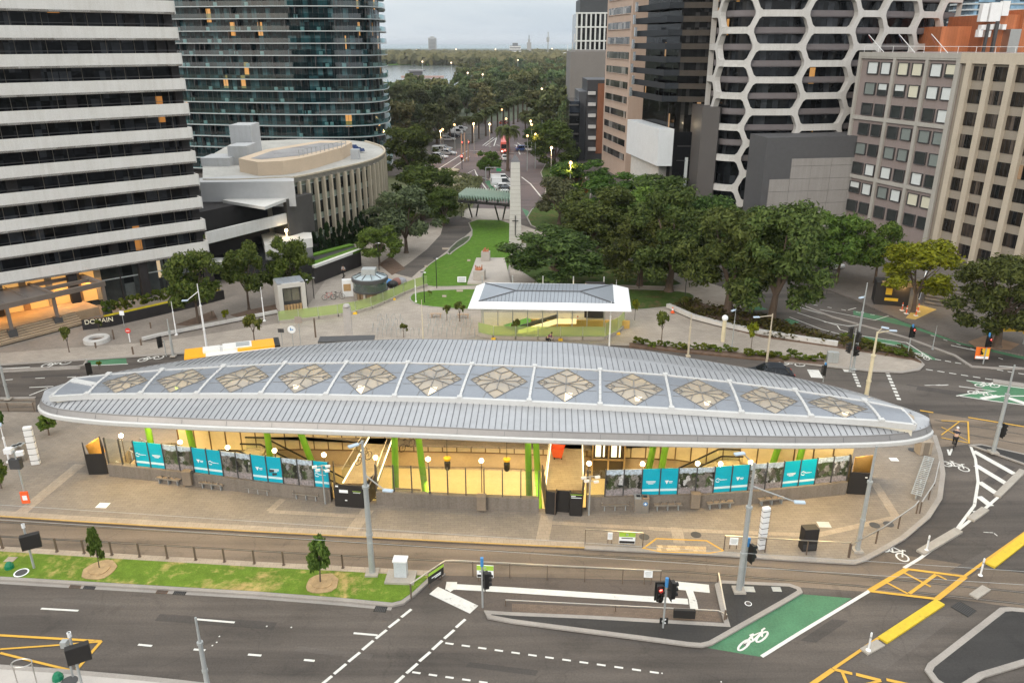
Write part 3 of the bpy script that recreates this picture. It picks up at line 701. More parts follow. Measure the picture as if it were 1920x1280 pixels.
M_CREAM = mat('cream wall panel', (.68,.56,.34), .5, 0, .12, .3, 3)
M_CONCW = mat('warm board concrete', (.38,.29,.18), .8, 0, .2, .6, 8)
M_DECK = paving('station deck pavers', (.40,.33,.23), .6, .3, .08)
ST = thing('station_entrance', 'long boat-shaped metal roof over the sunken lit station entrance on green columns', 'station', (OX.x,OX.y,.15))
us = [U0+(U1-U0)*(.5-.5*math.cos(math.pi*i/150)) for i in range(151)]
m = MB()
uA, uB = LOW[0][0]+.3, LOW[-1][0]-.2
def zc_(u, w, e0, e1):     # height of the seam roof between eave e0 and rail e1
    f = min(1, abs(w-e0)/max(.05, abs(e1-e0))); return ZT+.04+(ZR-.14-ZT)*(1-(1-f)**2)
def roofz(u, w):
    a, b = fw(u), rw(u); c = (a+b)/2; h = max(.05,(b-a)/2); f = 1-min(1, abs(w-c)/h); return ZT+.04+(ZR-.18-ZT)*min(1, f*2.2)
GAP = lambda u: uA < u < uB
strips_ = []
for a, b in zip(us, us[1:]):
    mid = (a+b)/2
    if GAP(mid): sp = [(fw, lambda u: lw(u)-.02),(lambda u: uw(u)+.02, rw)]
    else: sp = [(fw, rw)]
    for lo, hi in sp:
        K = 6
        for k in range(K):
            q = []
            for u, f in ((a,k/K),(b,k/K),(b,(k+1)/K),(a,(k+1)/K)):
                w_ = lo(u)+(hi(u)-lo(u))*f; q.append(toW(u, w_, roofz(u, w_)))
            m.quad(*q)
u = U0+.5
while u < U1-.4:
    if GAP(u): sp = [(fw(u)+.06, lw(u)-.12),(uw(u)+.12, rw(u)-.06)]
    else: sp = [(fw(u)+.06, rw(u)-.06)]
    for a, b in sp:
        n = max(1, int((b-a)/1.6)); 
        for k in range(n):
            w0, w1 = a+(b-a)*k/n, a+(b-a)*(k+1)/n
            m.bar(toW(u,w0,roofz(u,w0)+.02), toW(u,w1,roofz(u,w1)+.015), .04, .03, 1)
    u += .415
roof = m.build('seam_roof', [M_ROOF, M_SEAM], ST)
def ringband(mb, A, za, B, zb, mi=0):
    n = len(A)
    for i in range(n):
        j = (i+1)%n; mb.quad(toW(*A[i],za), toW(*A[j],za), toW(*B[j],zb), toW(*B[i],zb), mi)
m = MB()
ringband(m, FASC, 6.32, FASC, 6.42); ringband(m, inset(RING,.12), 6.40, inset(RING,.27), ZT-.02); ringband(m, inset(RING,.27), ZT-.02, inset(RING,.29), ZT+.06); ringband(m, inset(RING,.29), ZT+.06, TOPL, ZT+.05)
for i in range(0,220,5):
    p, q = inset(RING,.11)[i], inset(RING,.26)[i]; m.bar(toW(*p,6.42), toW(*q,ZT-.03), .025, .01, 1)
m.build('fascia', [M_FASC, M_SEAM], ST)
m = MB(); ringband(m, inset(RING,.06), 6.0, RING, 6.08); ringband(m, RING, 6.08, RING, 6.30); ringband(m, RING, 6.30, inset(RING,.08), 6.39); ringband(m, inset(RING,.08), 6.39, inset(RING,.3), 6.38); ringband(m, inset(RING,.5), 6.0, inset(RING,.06), 6.0)
m.build('gutter_ring', M_RING, ST, True)
m = MB()     # soffit with the skylight opening
for a, b in zip(us[4:-4], us[5:-4]):
    mid = (a+b)/2
    fo = lambda u: fw(u)+.3; ro = lambda u: rw(u)-.3
    for lo, hi in ([(fo, lw),(uw, ro)] if GAP(mid) else [(fo, ro)]):
        m.quad(toW(a,lo(a),6.01), toW(a,hi(a),6.01), toW(b,hi(b),6.01), toW(b,lo(b),6.01))
for a, b in zip(us, us[1:]):
    if GAP((a+b)/2):
        m.quad(toW(a,lw(a),6.01), toW(a,lw(a),7.1), toW(b,lw(b),7.1), toW(b,lw(b),6.01)); m.quad(toW(a,uw(a),6.01), toW(b,uw(b),6.01), toW(b,uw(b),7.1), toW(a,uw(a),7.1))
m.build('soffit', M_SOFF, ST)
# ---- skylight
m = MB()
for a, b in zip(LOW, LOW[1:]):
    m.bar(toW(a[0],a[1]-.02,ZR-.03), toW(b[0],b[1]-.02,ZR-.03), .26, .38)
for a, b in zip(UPP, UPP[1:]): m.bar(toW(*a,ZR+.02), toW(*b,ZR+.02), .16, .30)
m.bar(toW(*LOW[-1],ZR-.04), toW(*UPP[-1],ZR-.04), .2, .4); m.bar(toW(*LOW[0],ZR-.04), toW(*UPP[0],ZR-.04), .2, .4)
m.build('skylight_frame', M_RING, ST)
sk = MB(); plates = MB()
def skz(f): return ZR+.10+.10*math.sin(math.pi*f)
for i in range(1, 14):
    a, b = LOW[i], UPP[i]; n = 8
    rb = MB()
    for k in range(n):
        f, g = k/n, (k+1)/n
        rb.bar(toW(a[0]+(b[0]-a[0])*f, a[1]+(b[1]-a[1])*f, skz(f)+.07), toW(a[0]+(b[0]-a[0])*g, a[1]+(b[1]-a[1])*g, skz(g)+.04), .17, .09)
    for e in (a, b): rb.box(toW(*e,ZR+.2), (.34,.34,.16), STA)
    rb.build('skylight_rib', M_RING, ST)
mlg, nt, b = newmat('skylight diamond glass'); co = objco(nt)
vor = nd(nt, 'ShaderNodeTexNoise', i_Scale=.45, i_Detail=2); nt.links.new(co, vor.inputs['Vector'])
nt.links.new(ramp(nt, vor.outputs['Fac'], [(.35,(.40,.37,.33)),(.65,(.60,.51,.39))]), b.inputs['Base Color']); b.inputs['Roughness'].default_value = .12
tr = nt.nodes.new('ShaderNodeBsdfTransparent'); tr.inputs[0].default_value = (1,.93,.8,1); mx = nt.nodes.new('ShaderNodeMixShader'); mx.inputs[0].default_value = .3
nt.links.new(b.outputs[0], mx.inputs[1]); nt.links.new(tr.outputs[0], mx.inputs[2]); nt.links.new(mx.outputs[0], nt.nodes['Material Output'].inputs[0])
M_SKP = mat('skylight frosted panel', (.25,.27,.305), .3, .2, .1, .5, 4)
M_GLOWP = emis('self-glowing skylight pane', (1,.84,.58), .9, (.7,.55,.35))
for i in range(0, 14):
    a, b, c, d = LOW[i], LOW[i+1], UPP[i+1], UPP[i]
    def S(x, y, dz=0):
        p = [ (a[k]*(1-x)+b[k]*x)*(1-y)+(d[k]*(1-x)+c[k]*x)*y for k in (0,1)]
        return toW(p[0], p[1], skz(y)+dz)
    bay = MB(); gl = MB(); mu = MB(); NS = 16
    full = 1 <= i <= 12
    D = lambda x, y: abs(x-.5)/.44+abs(y-.5)/.46
    if not full:
        for k in range(8):
            bay.quad(S(.02,k/8), S(.98,k/8), S(.98,(k+1)/8), S(.02,(k+1)/8))
        pn = bay.build('skylight_panel', M_SKP, ST); continue
    Cn = [(.07,.5),(.5,.03),(.93,.5),(.5,.97)]
    def lerp2(p, q, t): return (p[0]+(q[0]-p[0])*t, p[1]+(q[1]-p[1])*t)
    def patch(mb, A, B, Cc, Dd, dz, n=4):
        for k in range(n):
            for l in range(n):
                g = lambda s, t: S(*lerp2(lerp2(A,B,s), lerp2(Dd,Cc,s), t), dz)
                mb.quad(g(k/n,l/n), g((k+1)/n,l/n), g((k+1)/n,(l+1)/n), g(k/n,(l+1)/n))
    for (e0, e1, cr) in ((Cn[0],Cn[1],(0.004,0.015)),(Cn[1],Cn[2],(.996,.015)),(Cn[2],Cn[3],(.996,.985)),(Cn[3],Cn[0],(.004,.985))):
        patch(bay, e0, cr, cr, e1, 0, 5) if False else None
        for k in range(6):
            f, g = k/6, (k+1)/6; p, q = lerp2(e0,cr,f), lerp2(e0,cr,g); p2, q2 = lerp2(e1,cr,f), lerp2(e1,cr,g)
            for l in range(4):
                bay.quad(S(*lerp2(p,p2,l/4)), S(*lerp2(q,q2,l/4)), S(*lerp2(q,q2,(l+1)/4)), S(*lerp2(p,p2,(l+1)/4)))
        # frame lines in the corner panels
        for k in (1,2):
            p, q = lerp2(e0,cr,k/3), lerp2(e1,e0,k/3)
            mu.bar(S(*lerp2(e0,e1,k/3),.01), S(*lerp2(e0,cr,k/3) if k==1 else lerp2(e1,cr,1/3),.01), .03, .03)
    for k in range(8):          # slivers between the diamond tips and the frame
        y0_, y1_ = .015+.97*k/8, .015+.97*(k+1)/8; f0_, f1_ = [.004+.066*(1-abs(y-.5)/.485) for y in (y0_,y1_)]
        bay.quad(S(.004,y0_), S(f0_,y0_), S(f1_,y1_), S(.004,y1_)); bay.quad(S(1-f0_,y0_), S(.996,y0_), S(.996,y1_), S(1-f1_,y1_))
    patch(gl, Cn[0], Cn[1], Cn[2], Cn[3], -.02, 6)
    pn = bay.build('skylight_panel', M_SKP, ST)
    gg = gl.build('skylight_glass', mlg, ST)
    def mb_(p, q, w=.06):
        w *= .6
        n = 4
        for k in range(n): mu.bar(S(*lerp2(p,q,k/n),.02), S(*lerp2(p,q,(k+1)/n),.02), w, .05)
    for k in range(4): mb_(Cn[k], Cn[(k+1)%4], .05)
    c0 = (.5,.5); up, dn = (.5,.73), (.5,.27)
    mb_(up, dn, .08); mb_(Cn[0], Cn[2], .04)
    for s in (1,-1):
        tip = up if s == 1 else dn; far = Cn[3] if s == 1 else Cn[1]
        for sd_ in (Cn[0], Cn[2]):
            mb_(tip, lerp2(far,sd_,.30), .08); mb_(c0, lerp2(far,sd_,.66), .08)
            m1 = lerp2(c0, lerp2(far,sd_,.66), .5); mb_(m1, lerp2(far,sd_,.48) if s == 1 else lerp2(far,sd_,.46), .05)
            mb_(lerp2(far,sd_,.82), lerp2(c0,sd_,.62), .05)
    mu.build('glazing_bar', plain('glazing bar grey', (.20,.195,.19), .5), gg)
    # pane pieces that glow themselves, standing in for lamps glimpsed below
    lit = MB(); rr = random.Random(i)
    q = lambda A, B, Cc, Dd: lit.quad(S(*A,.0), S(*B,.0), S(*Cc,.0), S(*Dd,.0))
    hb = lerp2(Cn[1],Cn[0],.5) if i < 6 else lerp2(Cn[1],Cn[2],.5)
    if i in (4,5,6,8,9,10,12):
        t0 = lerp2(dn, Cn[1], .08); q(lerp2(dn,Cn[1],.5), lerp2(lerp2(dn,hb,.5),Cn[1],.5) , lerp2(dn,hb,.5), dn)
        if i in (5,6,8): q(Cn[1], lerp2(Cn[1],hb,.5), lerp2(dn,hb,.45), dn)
        lit.build('glow_pane', M_GLOWP, gg)
# end caps of the skylight: small plant wells
m = MB(); m.prism([toW(LOW[-1][0]-.6+1.1*math.cos(t*.524), (LOW[-1][1]+UPP[-1][1])/2+.2+.8*math.sin(t*.524)) for t in range(12)], 7.0, 7.3); m.build('roof_hatch', mat('tan hatch cover', (.40,.33,.25), .7), ST)
m = MB(); m.bar(toW(UPP[0][0]+.3,UPP[0][1]-.6,7.35), toW(UPP[0][0]+2.2,UPP[0][1]-1.2,7.35), .5, .35); m.build('roof_hatch', M_RING, ST)
# ---- the sunken hall
ZB = -6.0
m = MB(); m.prism([tuple(p)[:2] for p in pit], None, ZB); m.build('hall_floor', M_CREAM, ST)
uL, uR = WL[0][0]-.6, WL[-1][0]+.6
m = MB()
for i in range(len(pit_front)-1):
    a, b = pit_front[i], pit_front[i+1]; m.quad((a.x,a.y,ZB),(b.x,b.y,ZB),(b.x,b.y,.15),(a.x,a.y,.15))
a, b = toW(uL,rear_w(uL)), toW(uR,rear_w(uR))
RW = [toW(*p) for p in REARL]; uL, uR = REARL[0][0], REARL[-1][0]
for c_, d_ in zip(RW, RW[1:]): m.quad((c_.x,c_.y+.09,-2.45),(d_.x,d_.y+.09,-2.45),(d_.x,d_.y+.09,.15),(c_.x,c_.y+.09,.15))
for p, q in ((pit_front[0], a),(b, pit_front[-1])): m.quad((p.x,p.y,ZB),(q.x,q.y,ZB),(q.x,q.y,.15),(p.x,p.y,.15))
m.build('hall_wall', M_CONCW, ST)
m = MB()
for c_, d_ in zip(RW, RW[1:]): m.quad((c_.x,c_.y,ZB),(d_.x,d_.y,ZB),(d_.x,d_.y,-2.45),(c_.x,c_.y,-2.45))
m.build('lower_wall', M_CREAM, ST)
m = MB()
for c_, d_ in zip(RW, RW[1:]): m.bar((c_.x,c_.y-.12,-2.42),(d_.x,d_.y-.12,-2.42),.24,.1)
m.build('wall_ledge', M_STRIP, ST)
# cream panels of the rear screen, standing on the ledge up to 2.6 m
m = MB(); fmr = MB(); n = int((uR-uL)/1.15)
for k in range(n):
    u_ = uL+(uR-uL)*k/n; u2 = uL+(uR-uL)*(k+1)/n
    if u_ < -24.7: continue
    w1_, w2_ = rear_w(u_), rear_w(u2); p_, q_ = toW(u_,w1_,.7), toW(u2,w2_,.7)
    m.bar(p_.lerp(q_,.04)+Vector((0,0,.5)), q_.lerp(p_,.04)+Vector((0,0,.5)), .06, 4.3)
    fmr.box(p_+Vector((0,0,.5)), (.09,.10,4.4), STA)
    for z_ in (-1.0,3.4): fmr.bar(toW(u_,w1_,z_), toW(u2,w2_,z_), .12, .08)
pn = m.build('screen_panel', mat('cream screen panel', (.66,.54,.32), .55, 0, .12, .3, 3), ST); fmr.build('screen_frame', mat('brown bronze frame', (.16,.10,.05), .45, .3, .1), pn)
# bridges at plaza level
M_EDGEL = emis('deck edge light', (1,.80,.48), 2)
def wedge(lst, z0=-.25, z1=.15):
    k = MB(); k.prism([tuple(p)[:2] for p in lst], z0, z1, bottom=True); return k
def deck(px):
    q = [P(x,y,.15) for x,y in px]; L = [toL(p) for p in q]
    fL, fR = L[0], L[1]
    return [toW(fL[0], fL[1]), toW(fR[0], fR[1]), toW(L[2][0], rear_w(L[2][0])), toW(L[3][0], rear_w(L[3][0]))]
b1 = deck([(1022,918),(1095,918),(1093,840),(1033,840)]); b2 = deck([(643,906),(706,906),(735,825),(690,825)])
wedge(b1).build('bridge_deck', M_DECK, ST); wedge(b2).build('bridge_deck', M_DECK, ST)
def glassrail(A, B, h=1.15, z=.15, nm='bridge_balustrade'):
    A = Vector((A[0],A[1],z)); B = Vector((B[0],B[1],z)); k = MB()
    k.bar(A+Vector((0,0,h/2)), B+Vector((0,0,h/2)), .03, h); o = k.build(nm, M_GLASSC, ST)
    r = MB(); r.bar(A+Vector((0,0,h)), B+Vector((0,0,h)), .06, .05); r.build('handrail', M_STEEL, o); e = MB(); e.bar(A+Vector((0,0,.06)), B+Vector((0,0,.06)), .10, .05); e.build('edge_light', M_EDGEL, o); return o
for q in (b1, b2):
    glassrail(q[0], q[3]); glassrail(q[1], q[2])
# stairs down from the left end, escalators, and the same at the right
def flight(u0, u1, w0, w1, z0, z1, n, mt, nm):
    k = MB()
    for i in range(n):
        f = (i+.5)/n; uu = u0+(u1-u0)*f; zz = z0+(z1-z0)*(i+1)/n
        c = toW(uu,(w0+w1)/2,zz-.2); k.box((c.x,c.y,zz-.2), (abs(u1-u0)/n, abs(w1-w0), .4), STA)
    return k.build(nm, mt, ST)
M_STEP = mat('brown stair stone', (.36,.26,.16), .7, 0, .2, 1, 9)
stf = flight(-27, -23, 2.3, 6.0, .15, -1.8, 11, M_STEP, 'stair_flight'); flight(-23, -18.2, 1.9, 7.2, -1.8, -4.6, 15, M_STEP, 'stair_flight')
m = MB()
for u0_, u1_, z0_, z1_, n_, w0_, w1_ in ((-27,-23,.15,-1.8,11,2.3,6.0),(-23,-18.2,-1.8,-4.6,15,1.9,7.2)):
    for i in range(n_):
        uu = u0_+(u1_-u0_)*(i+.03)/n_; zz = z0_+(z1_-z0_)*(i+1)/n_; c = toW(uu,(w0_+w1_)/2,0); m.box((c.x,c.y,zz+.012), (.07,w1_-w0_,.02), STA)
m.build('stair_nosing', M_BLACK, stf)
for w_ in (2.35, 4.1, 5.95):
    m = MB(); m.bar(toW(-27,w_,1.1), toW(-18.2,w_,-3.6), .06, .06)
    for k in range(6): uu = -27+8.8*k/5; zz = .1-4.7*k/5; m.tube(toW(uu,w_,zz), toW(uu,w_,zz+.95), .025)
    m.build('stair_handrail', M_STEEL, ST)
def escal(u0, u1, w, z0, z1):
    k = MB(); e = 1.6 if u1 > u0 else -1.6
    P3 = [(u0-e,z0),(u0,z0),(u1,z1),(u1+e,z1)]
    for side in (-.55,.55):
        for (ua,za),(ub,zb) in zip(P3, P3[1:]):
            k.bar(toW(ua,w+side,za+.45), toW(ub,w+side,zb+.45), .05, .9, 1)
            k.bar(toW(ua,w+side,za+.95), toW(ub,w+side,zb+.95), .09, .1, 0)
    for (ua,za),(ub,zb) in zip(P3, P3[1:]): k.bar(toW(ua,w,za-.3), toW(ub,w,zb-.3), 1.25, .6, 2)
    k.build('escalator', [M_BLACK, M_GLASSC, mat('escalator truss', (.48,.40,.28), .5, .3, .1)], ST)
escal(-17.5, -9.5, 6.6, -.2, -4.8); escal(-19, -11, 4.8, -.4, -5.0)
escal(18, 10, 6.0, .0, -4.8); escal(20, 12, 3.6, -.1, -5.0)
flight(25.4, 20.5, 1.9, 3.9, .15, -2.4, 14, mat('pale landing stone', (.5,.4,.26), .7, 0, .1), 'stair_flight')  # stone paler than on the left stair flights
# lift pair beside the centre bridge
lu = toL(P(1140,835,.15))[0]
k = MB()
for du in (-1.25,0,1.25):
    for zz_ in (0,): k.box(toW(lu+du,7.3,.9), (.12,.12,6.6), STA)
for zz_ in (-.6,.9,2.6,4.1): k.bar(toW(lu-1.3,7.3,zz_), toW(lu+1.3,7.3,zz_), .12, .12)
lf = k.build('lift_frame', mat('bronze lift frame', (.45,.33,.17), .4, .4, .1), ST)
k = MB(); k.bar(toW(lu-1.3,7.95,.8), toW(lu+1.3,7.95,.8), 1.0, 6.4); k.build('lift_shaft', mat('dark lift glass', (.05,.04,.025), .15), lf)
k = MB()
for du in (-.62,.62): k.box(toW(lu+du-.2,7.38,.15), (.42,.03,1.1), STA); k.box(toW(lu+du+.25,7.38,.15), (.12,.03,1.1), STA)
k.build('lift_window', emis('lit lift cabin', (1,.84,.5), 1.3), lf)
# columns: green, leaning, from the hall floor to the soffit
COLS = [((503,830),(508,868)),((570,828),(590,880)),((278,806),(283,832)),((355,812),(362,840)),((740,830),(742,915)),((786,832),(797,918)),((990,832),(992,915)),((1005,832),(1007,868)),((1224,842),(1216,880)),((1247,842),(1240,880)),((1458,842),(1452,860)),((1504,842),(1496,872))]
wcol = [5.0,4.4,5.6,6.2,2.2,3.6,1.6,5.6,5.0,4.2,4.6,3.6]
A_, B_ = toW(0,0), toW(1,0)
for ((x0,y0),(x1,y1)), w_ in zip(COLS, wcol):
    Aw, Bw = toW(0,w_), toW(1,w_)
    s0, z0 = PV(x0,y0,Aw,Bw); s1, z1 = PV(x1,y1,Aw,Bw)
    f = lambda z: s0+(s1-s0)*(z-z0)/(z1-z0)
    k = MB(); zs = [ZB,-4,-2,0,2,4,6.02]
    rr = lambda z: .25-.07*abs(z/6.5)**2
    for za, zb_ in zip(zs, zs[1:]): k.tube(toW(f(za),w_,za), toW(f(zb_),w_,zb_), rr(za), rr(zb_), 14, 0, False)
    k.build('green_column', M_GCOL, ST, True)
# lights under the roof and in the hall
for uu in (-24,-17,-10,-3,4,11,18,23.5):
    c_ = (fw(uu)+rw(uu))/2; d_ = (rw(uu)-fw(uu))*.27
    area(toW(uu,c_-d_,5.9), 1.6, 300, sy=2.2); area(toW(uu,c_+d_,5.9), 1.6, 430, sy=2.2)
for uu in (-20,-8,-3,3,9,18): area(toW(uu,3.4,-.6 if abs(uu) < 12 else .6), 1.2, 560, sy=1.2, name='hall_downlight')
k = MB(); c = toW(toL(P(966,870,-2))[0],5.0,-3.6); k.box(c, (.9,.12,.9), STA); k.build('floodlight', emis('hall floodlight', (1,.9,.68), 14), ST)
for uu in range(-26,27,4):
    for w_ in (fw(uu)+.9, rw(uu)-.9):
        m = MB(); m.box(toW(uu,w_,5.99), (.5,.12,.03), STA); m.build('recessed_light', emis('recessed light', (1,.86,.6), 14), ST)
area(toW(-25,4,3.5), 1.4, 240, name='hall_downlight')
# hanging yellow detectors
for x, y in ((842,862),(952,864)):
    uu = toL(P(x,850,.15))[0]; k = MB(); c = toW(uu,5.2,.9)
    h_ = hgt(c, y); k.tube((c.x,c.y,h_),(c.x,c.y,6.0),.025); k.lathe([(.05,.3),(.30,.2),(.24,-.0),(.05,-.04)],(c.x,c.y,h_),12,1); k.lathe([(.10,-.04),(.24,-.2),(.22,-.7),(.14,-.85)],(c.x,c.y,h_),12,0)
    single('hanging_hoist', k, [M_BLACK, M_YPL], 'yellow and black hoist hanging in the central hall, %s one' % ('left' if x < 900 else 'right'), 'hoist', 'hoists hanging in the hall')
# ================================================================ parapet wall, balustrade panels, posts, gates
def along(segs, s):
    for a, b in zip(segs, segs[1:]):
        l = (b-a).length
        if s <= l: return a.lerp(b, s/l), (b-a).normalized()
        s -= l
    return segs[-1], (segs[-1]-segs[-2]).normalized()
def slen(segs): return sum((b-a).length for a, b in zip(segs, segs[1:]))
def proj_cut(x0, x1):
    """piece of the wall line between two photo columns"""
    out = []; N = 400
    L = slen(WALL); pr = []
    for i in range(N+1):
        p, d = along(WALL, L*i/N); zc = ZC(p); pr.append((960+FPX*p.x/zc, p))
    return [p for x, p in pr if x0 <= x <= x1]
WALLMAT = streaky('board-marked concrete', (.22,.19,.16), .85, .4)
SECT = {}
mprint, nt, b = newmat('printed street photograph')
co = nt.nodes.new('ShaderNodeTexCoord').outputs['Generated']; sx = nt.nodes.new('ShaderNodeSeparateXYZ'); nt.links.new(co, sx.inputs[0])
ob0 = objco(nt); oi_ = nt.nodes.new('ShaderNodeObjectInfo'); va = nt.nodes.new('ShaderNodeVectorMath'); va.operation = 'ADD'
rm_ = nd(nt, 'ShaderNodeMath', operation='MULTIPLY'); rm_.inputs[1].default_value = 60; nt.links.new(oi_.outputs['Random'], rm_.inputs[0]); nt.links.new(ob0, va.inputs[0]); nt.links.new(rm_.outputs[0], va.inputs[1]); obx = va.outputs[0]
f1 = noise_(nt, obx, .9, 6, .75, 1.2)
vo = nd(nt, 'ShaderNodeTexVoronoi', i_Scale=2.6, i_Randomness=1.0); dv_ = nt.nodes.new('ShaderNodeVectorMath'); dv_.operation = 'ADD'; nz = nd(nt, 'ShaderNodeTexNoise', i_Scale=3.0, i_Detail=5)
nt.links.new(obx, nz.inputs['Vector']); nt.links.new(mapped(nt, obx, (1.3,1.3,.55)), dv_.inputs[0]); nt.links.new(nz.outputs['Color'], dv_.inputs[1]); nt.links.new(dv_.outputs[0], vo.inputs['Vector'])
sc_ = nt.nodes.new('ShaderNodeSeparateColor'); nt.links.new(vo.outputs['Color'], sc_.inputs[0])
pal = ramp(nt, sc_.outputs[0], [(0,(.015,.015,.015)),(.25,(.04,.06,.02)),(.42,(.10,.09,.08)),(.58,(.22,.21,.20)),(.72,(.06,.10,.03)),(.82,(.02,.02,.025)),(.95,(.50,.51,.52))])
ad = nd(nt, 'ShaderNodeMath', operation='MULTIPLY_ADD'); ad.inputs[1].default_value = .35; nt.links.new(f1, ad.inputs[0]); nt.links.new(sx.outputs['Z'], ad.inputs[2])
c1_ = mixc(nt, ramp(nt, ad.outputs[0], [(.38,1.0),(.44,0.0)]), pal, (.27,.245,.25))
c2_ = mixc(nt, ramp(nt, ad.outputs[0], [(.97,0.0),(1.0,.85)]), c1_, (.50,.60,.70))
f2 = noise_(nt, obx, 6, 6, .8); nt.links.new(mixc(nt, 1, c2_, ramp(nt, f2, [(.35,.5),(.65,1.5)]), 'MULTIPLY'), b.inputs['Base Color']); b.inputs['Roughness'].default_value = .3
M_TEAL = plain('turquoise panel print', (.0,.40,.55), .4)
M_TEALL = plain('pale band print', (.60,.80,.84), .4); M_LOGO = plain('white logo print', (.85,.88,.9), .5)
def marks(mb, c, d, n, kind):
    """small white marks on a turquoise panel: c centre, d along, n outward"""
    c = Vector(c); z = Vector((0,0,1)); o = n*.012
    def r(x, y, w, h): p = c+d*x+z*y+o; mb.quad(p-d*w/2-z*h/2, p+d*w/2-z*h/2, p+d*w/2+z*h/2, p-d*w/2+z*h/2)
    def tri(a, b_, e): mb.poly([c+d*q[0]+z*q[1]+o for q in (a,b_,e)])
    if kind == 'wing':
        P0 = [(-.34+.16*math.cos(t), .14*math.sin(t)) for t in [k*math.pi/8 for k in range(3,15)]]
        for a, b_ in zip(P0, P0[1:]): pa, pb = c+d*a[0]+z*a[1]+o, c+d*b_[0]+z*b_[1]+o; mb.quad(pa-z*.03, pb-z*.03, pb+z*.03, pa+z*.03)
        tri((-.36,0),(-.2,.12),(-.16,.06)); r(-.02,.02,.34,.05); r(.24,.02,.14,.035)
    elif kind == 'vee': tri((-.28,.14),(-.02,.14),(-.15,-.16)); r(.12,.05,.26,.06); r(.12,-.05,.2,.04); tri((-.15,-.16),(-.3,.14),(-.24,.14))
    else:
        r(0,.09,.66,.05); r(0,0,.6,.05); r(0,-.09,.36,.05)
def balustrade(x0, x1, panels, label, h0=1.0, ph=2.0):
    """low concrete wall with a row of tall panels on it"""
    seg = proj_cut(x0, x1)
    seg = [seg[0]]+seg[6:-6:6]+[seg[-1]]
    k = MB(); k.stroke([p+Vector((0,.2,h0+.0)) for p in seg], .42, h=h0+.0-.15+.15)
    single('parapet_wall', k, WALLMAT, 'low board-marked concrete wall '+label, 'wall')
    T = thing('glass_balustrade', 'tall panel balustrade '+label, 'balustrade', tuple(seg[0]+Vector((0,.2,h0))))
    N = len(panels); L = slen(seg); posts = MB(); cols = []
    for i, kd in enumerate(panels):
        a, d = along(seg, L*(i+.02)/N); b_, _ = along(seg, L*(i+.98)/N); n = Vector((d.y,-d.x,0))
        a = a+Vector((0,.2,h0+.02)); b_ = b_+Vector((0,.2,h0+.02)); d = (b_-a).normalized(); n = Vector((d.y,-d.x,0)); z = Vector((0,0,ph))
        nm = {'g':'glass_panel','p':'photo_panel'}.get(kd, 'turquoise_panel'); mt = {'g':M_GLASSC,'p':mprint}.get(kd, M_TEAL)
        q = MB(); q.bar(a+z/2, b_+z/2, .025, ph); o = q.build(nm, mt, T)
        if kd in 'wvt':
            mk = MB(); c = (a+b_)/2+Vector((0,0,.95)); marks(mk, c, d, n*1.2, {'w':'wing','v':'vee','t':'txt'}[kd]); mk.build('white_print', M_LOGO, o)
            bd = MB(); bd.bar(a+Vector((0,0,.36))+n*.018, b_+Vector((0,0,.36))+n*.018, .008, .17); bd.build('pale_band', M_TEALL, o)
        p, d2 = along(seg, L*i/N); q = MB(); q.box(p+Vector((0,.2,h0+ph/2+.04)), (.07,.12,ph+.08), math.atan2(d2.y,d2.x)); q.build('post', M_DGREY, T)
    p, d2 = along(seg, L-.03); q = MB(); q.box(p+Vector((0,.2,h0+ph/2+.04)), (.07,.12,ph+.08), math.atan2(d2.y,d2.x)); q.build('post', M_DGREY, T)
    return seg, T
balustrade(204, 624, list('ggwtppvwppvtppw'), 'left of the two black gates, with seven turquoise panels')
balustrade(706, 1014, list('ggggggggg'), 'in front of the clear glazed central hall')
balustrade(1099, 1588, list('gpptvppwvpptwpp'), 'right of the central black gate, with six turquoise panels')
def pillar(x, lab):
    p = proj_cut(x-4, x+4)[0]+Vector((0,-.15,0)); k = MB(); k.box(p+Vector((0,0,.68)), (.62,.42,1.06), STA); k.box(p+Vector((0,0,1.24)), (.66,.46,.07), STA)
    bevel(single('stone_pillar', k, mat('brown stone pillar', (.24,.19,.14), .8, 0, .15), lab, 'pillar', 'square pillars along the front wall'), .015)
pillar(358, 'square stone pillar in the wall under the photo panel left of the turquoise pairs'); pillar(905, 'square stone pillar in front of the clear central glazing'); pillar(1303, 'square stone pillar in the wall right of the two bins')
# lamps on the balustrade posts
for x, y, lab in ((235,820,'at the far left end of the balustrade'),(346,832,'above the first photo panels'),(432,842,'above the second photo panels'),(521,848,'above the middle left turquoise pair'),(614,856,'beside the left black gate'),(708,861,'just right of the left black gate'),(806,864,'over the left part of the clear central glazing'),(905,867,'over the pillar of the clear central glazing'),(1104,872,'just right of the central black gate'),(1205,873,'above the turquoise pair beside the bins'),(1305,872,'above the second right-hand photo panels'),(1349,873,'above the second pair of turquoise panels on the right'),(1405,870,'behind the tall right-hand mast')):
    q = proj_cut(x-3, x+3)[0]+Vector((0,.62,0)); zt = min(hgt(q, y), 4.2)
    k = MB(); k.tube(q+Vector((0,0,1.0)), q+Vector((0,0,zt-.1)), .035); k.ball(q+Vector((0,0,zt)), .17, 8, 1)
    single('post_lamp', k, [M_BRONZE, M_GLOBE], 'glowing lamp on a thin post '+lab, 'lamp', 'lamps along the balustrade')
    point(q+Vector((0,-.2,zt+.35)), 5, r=.12)
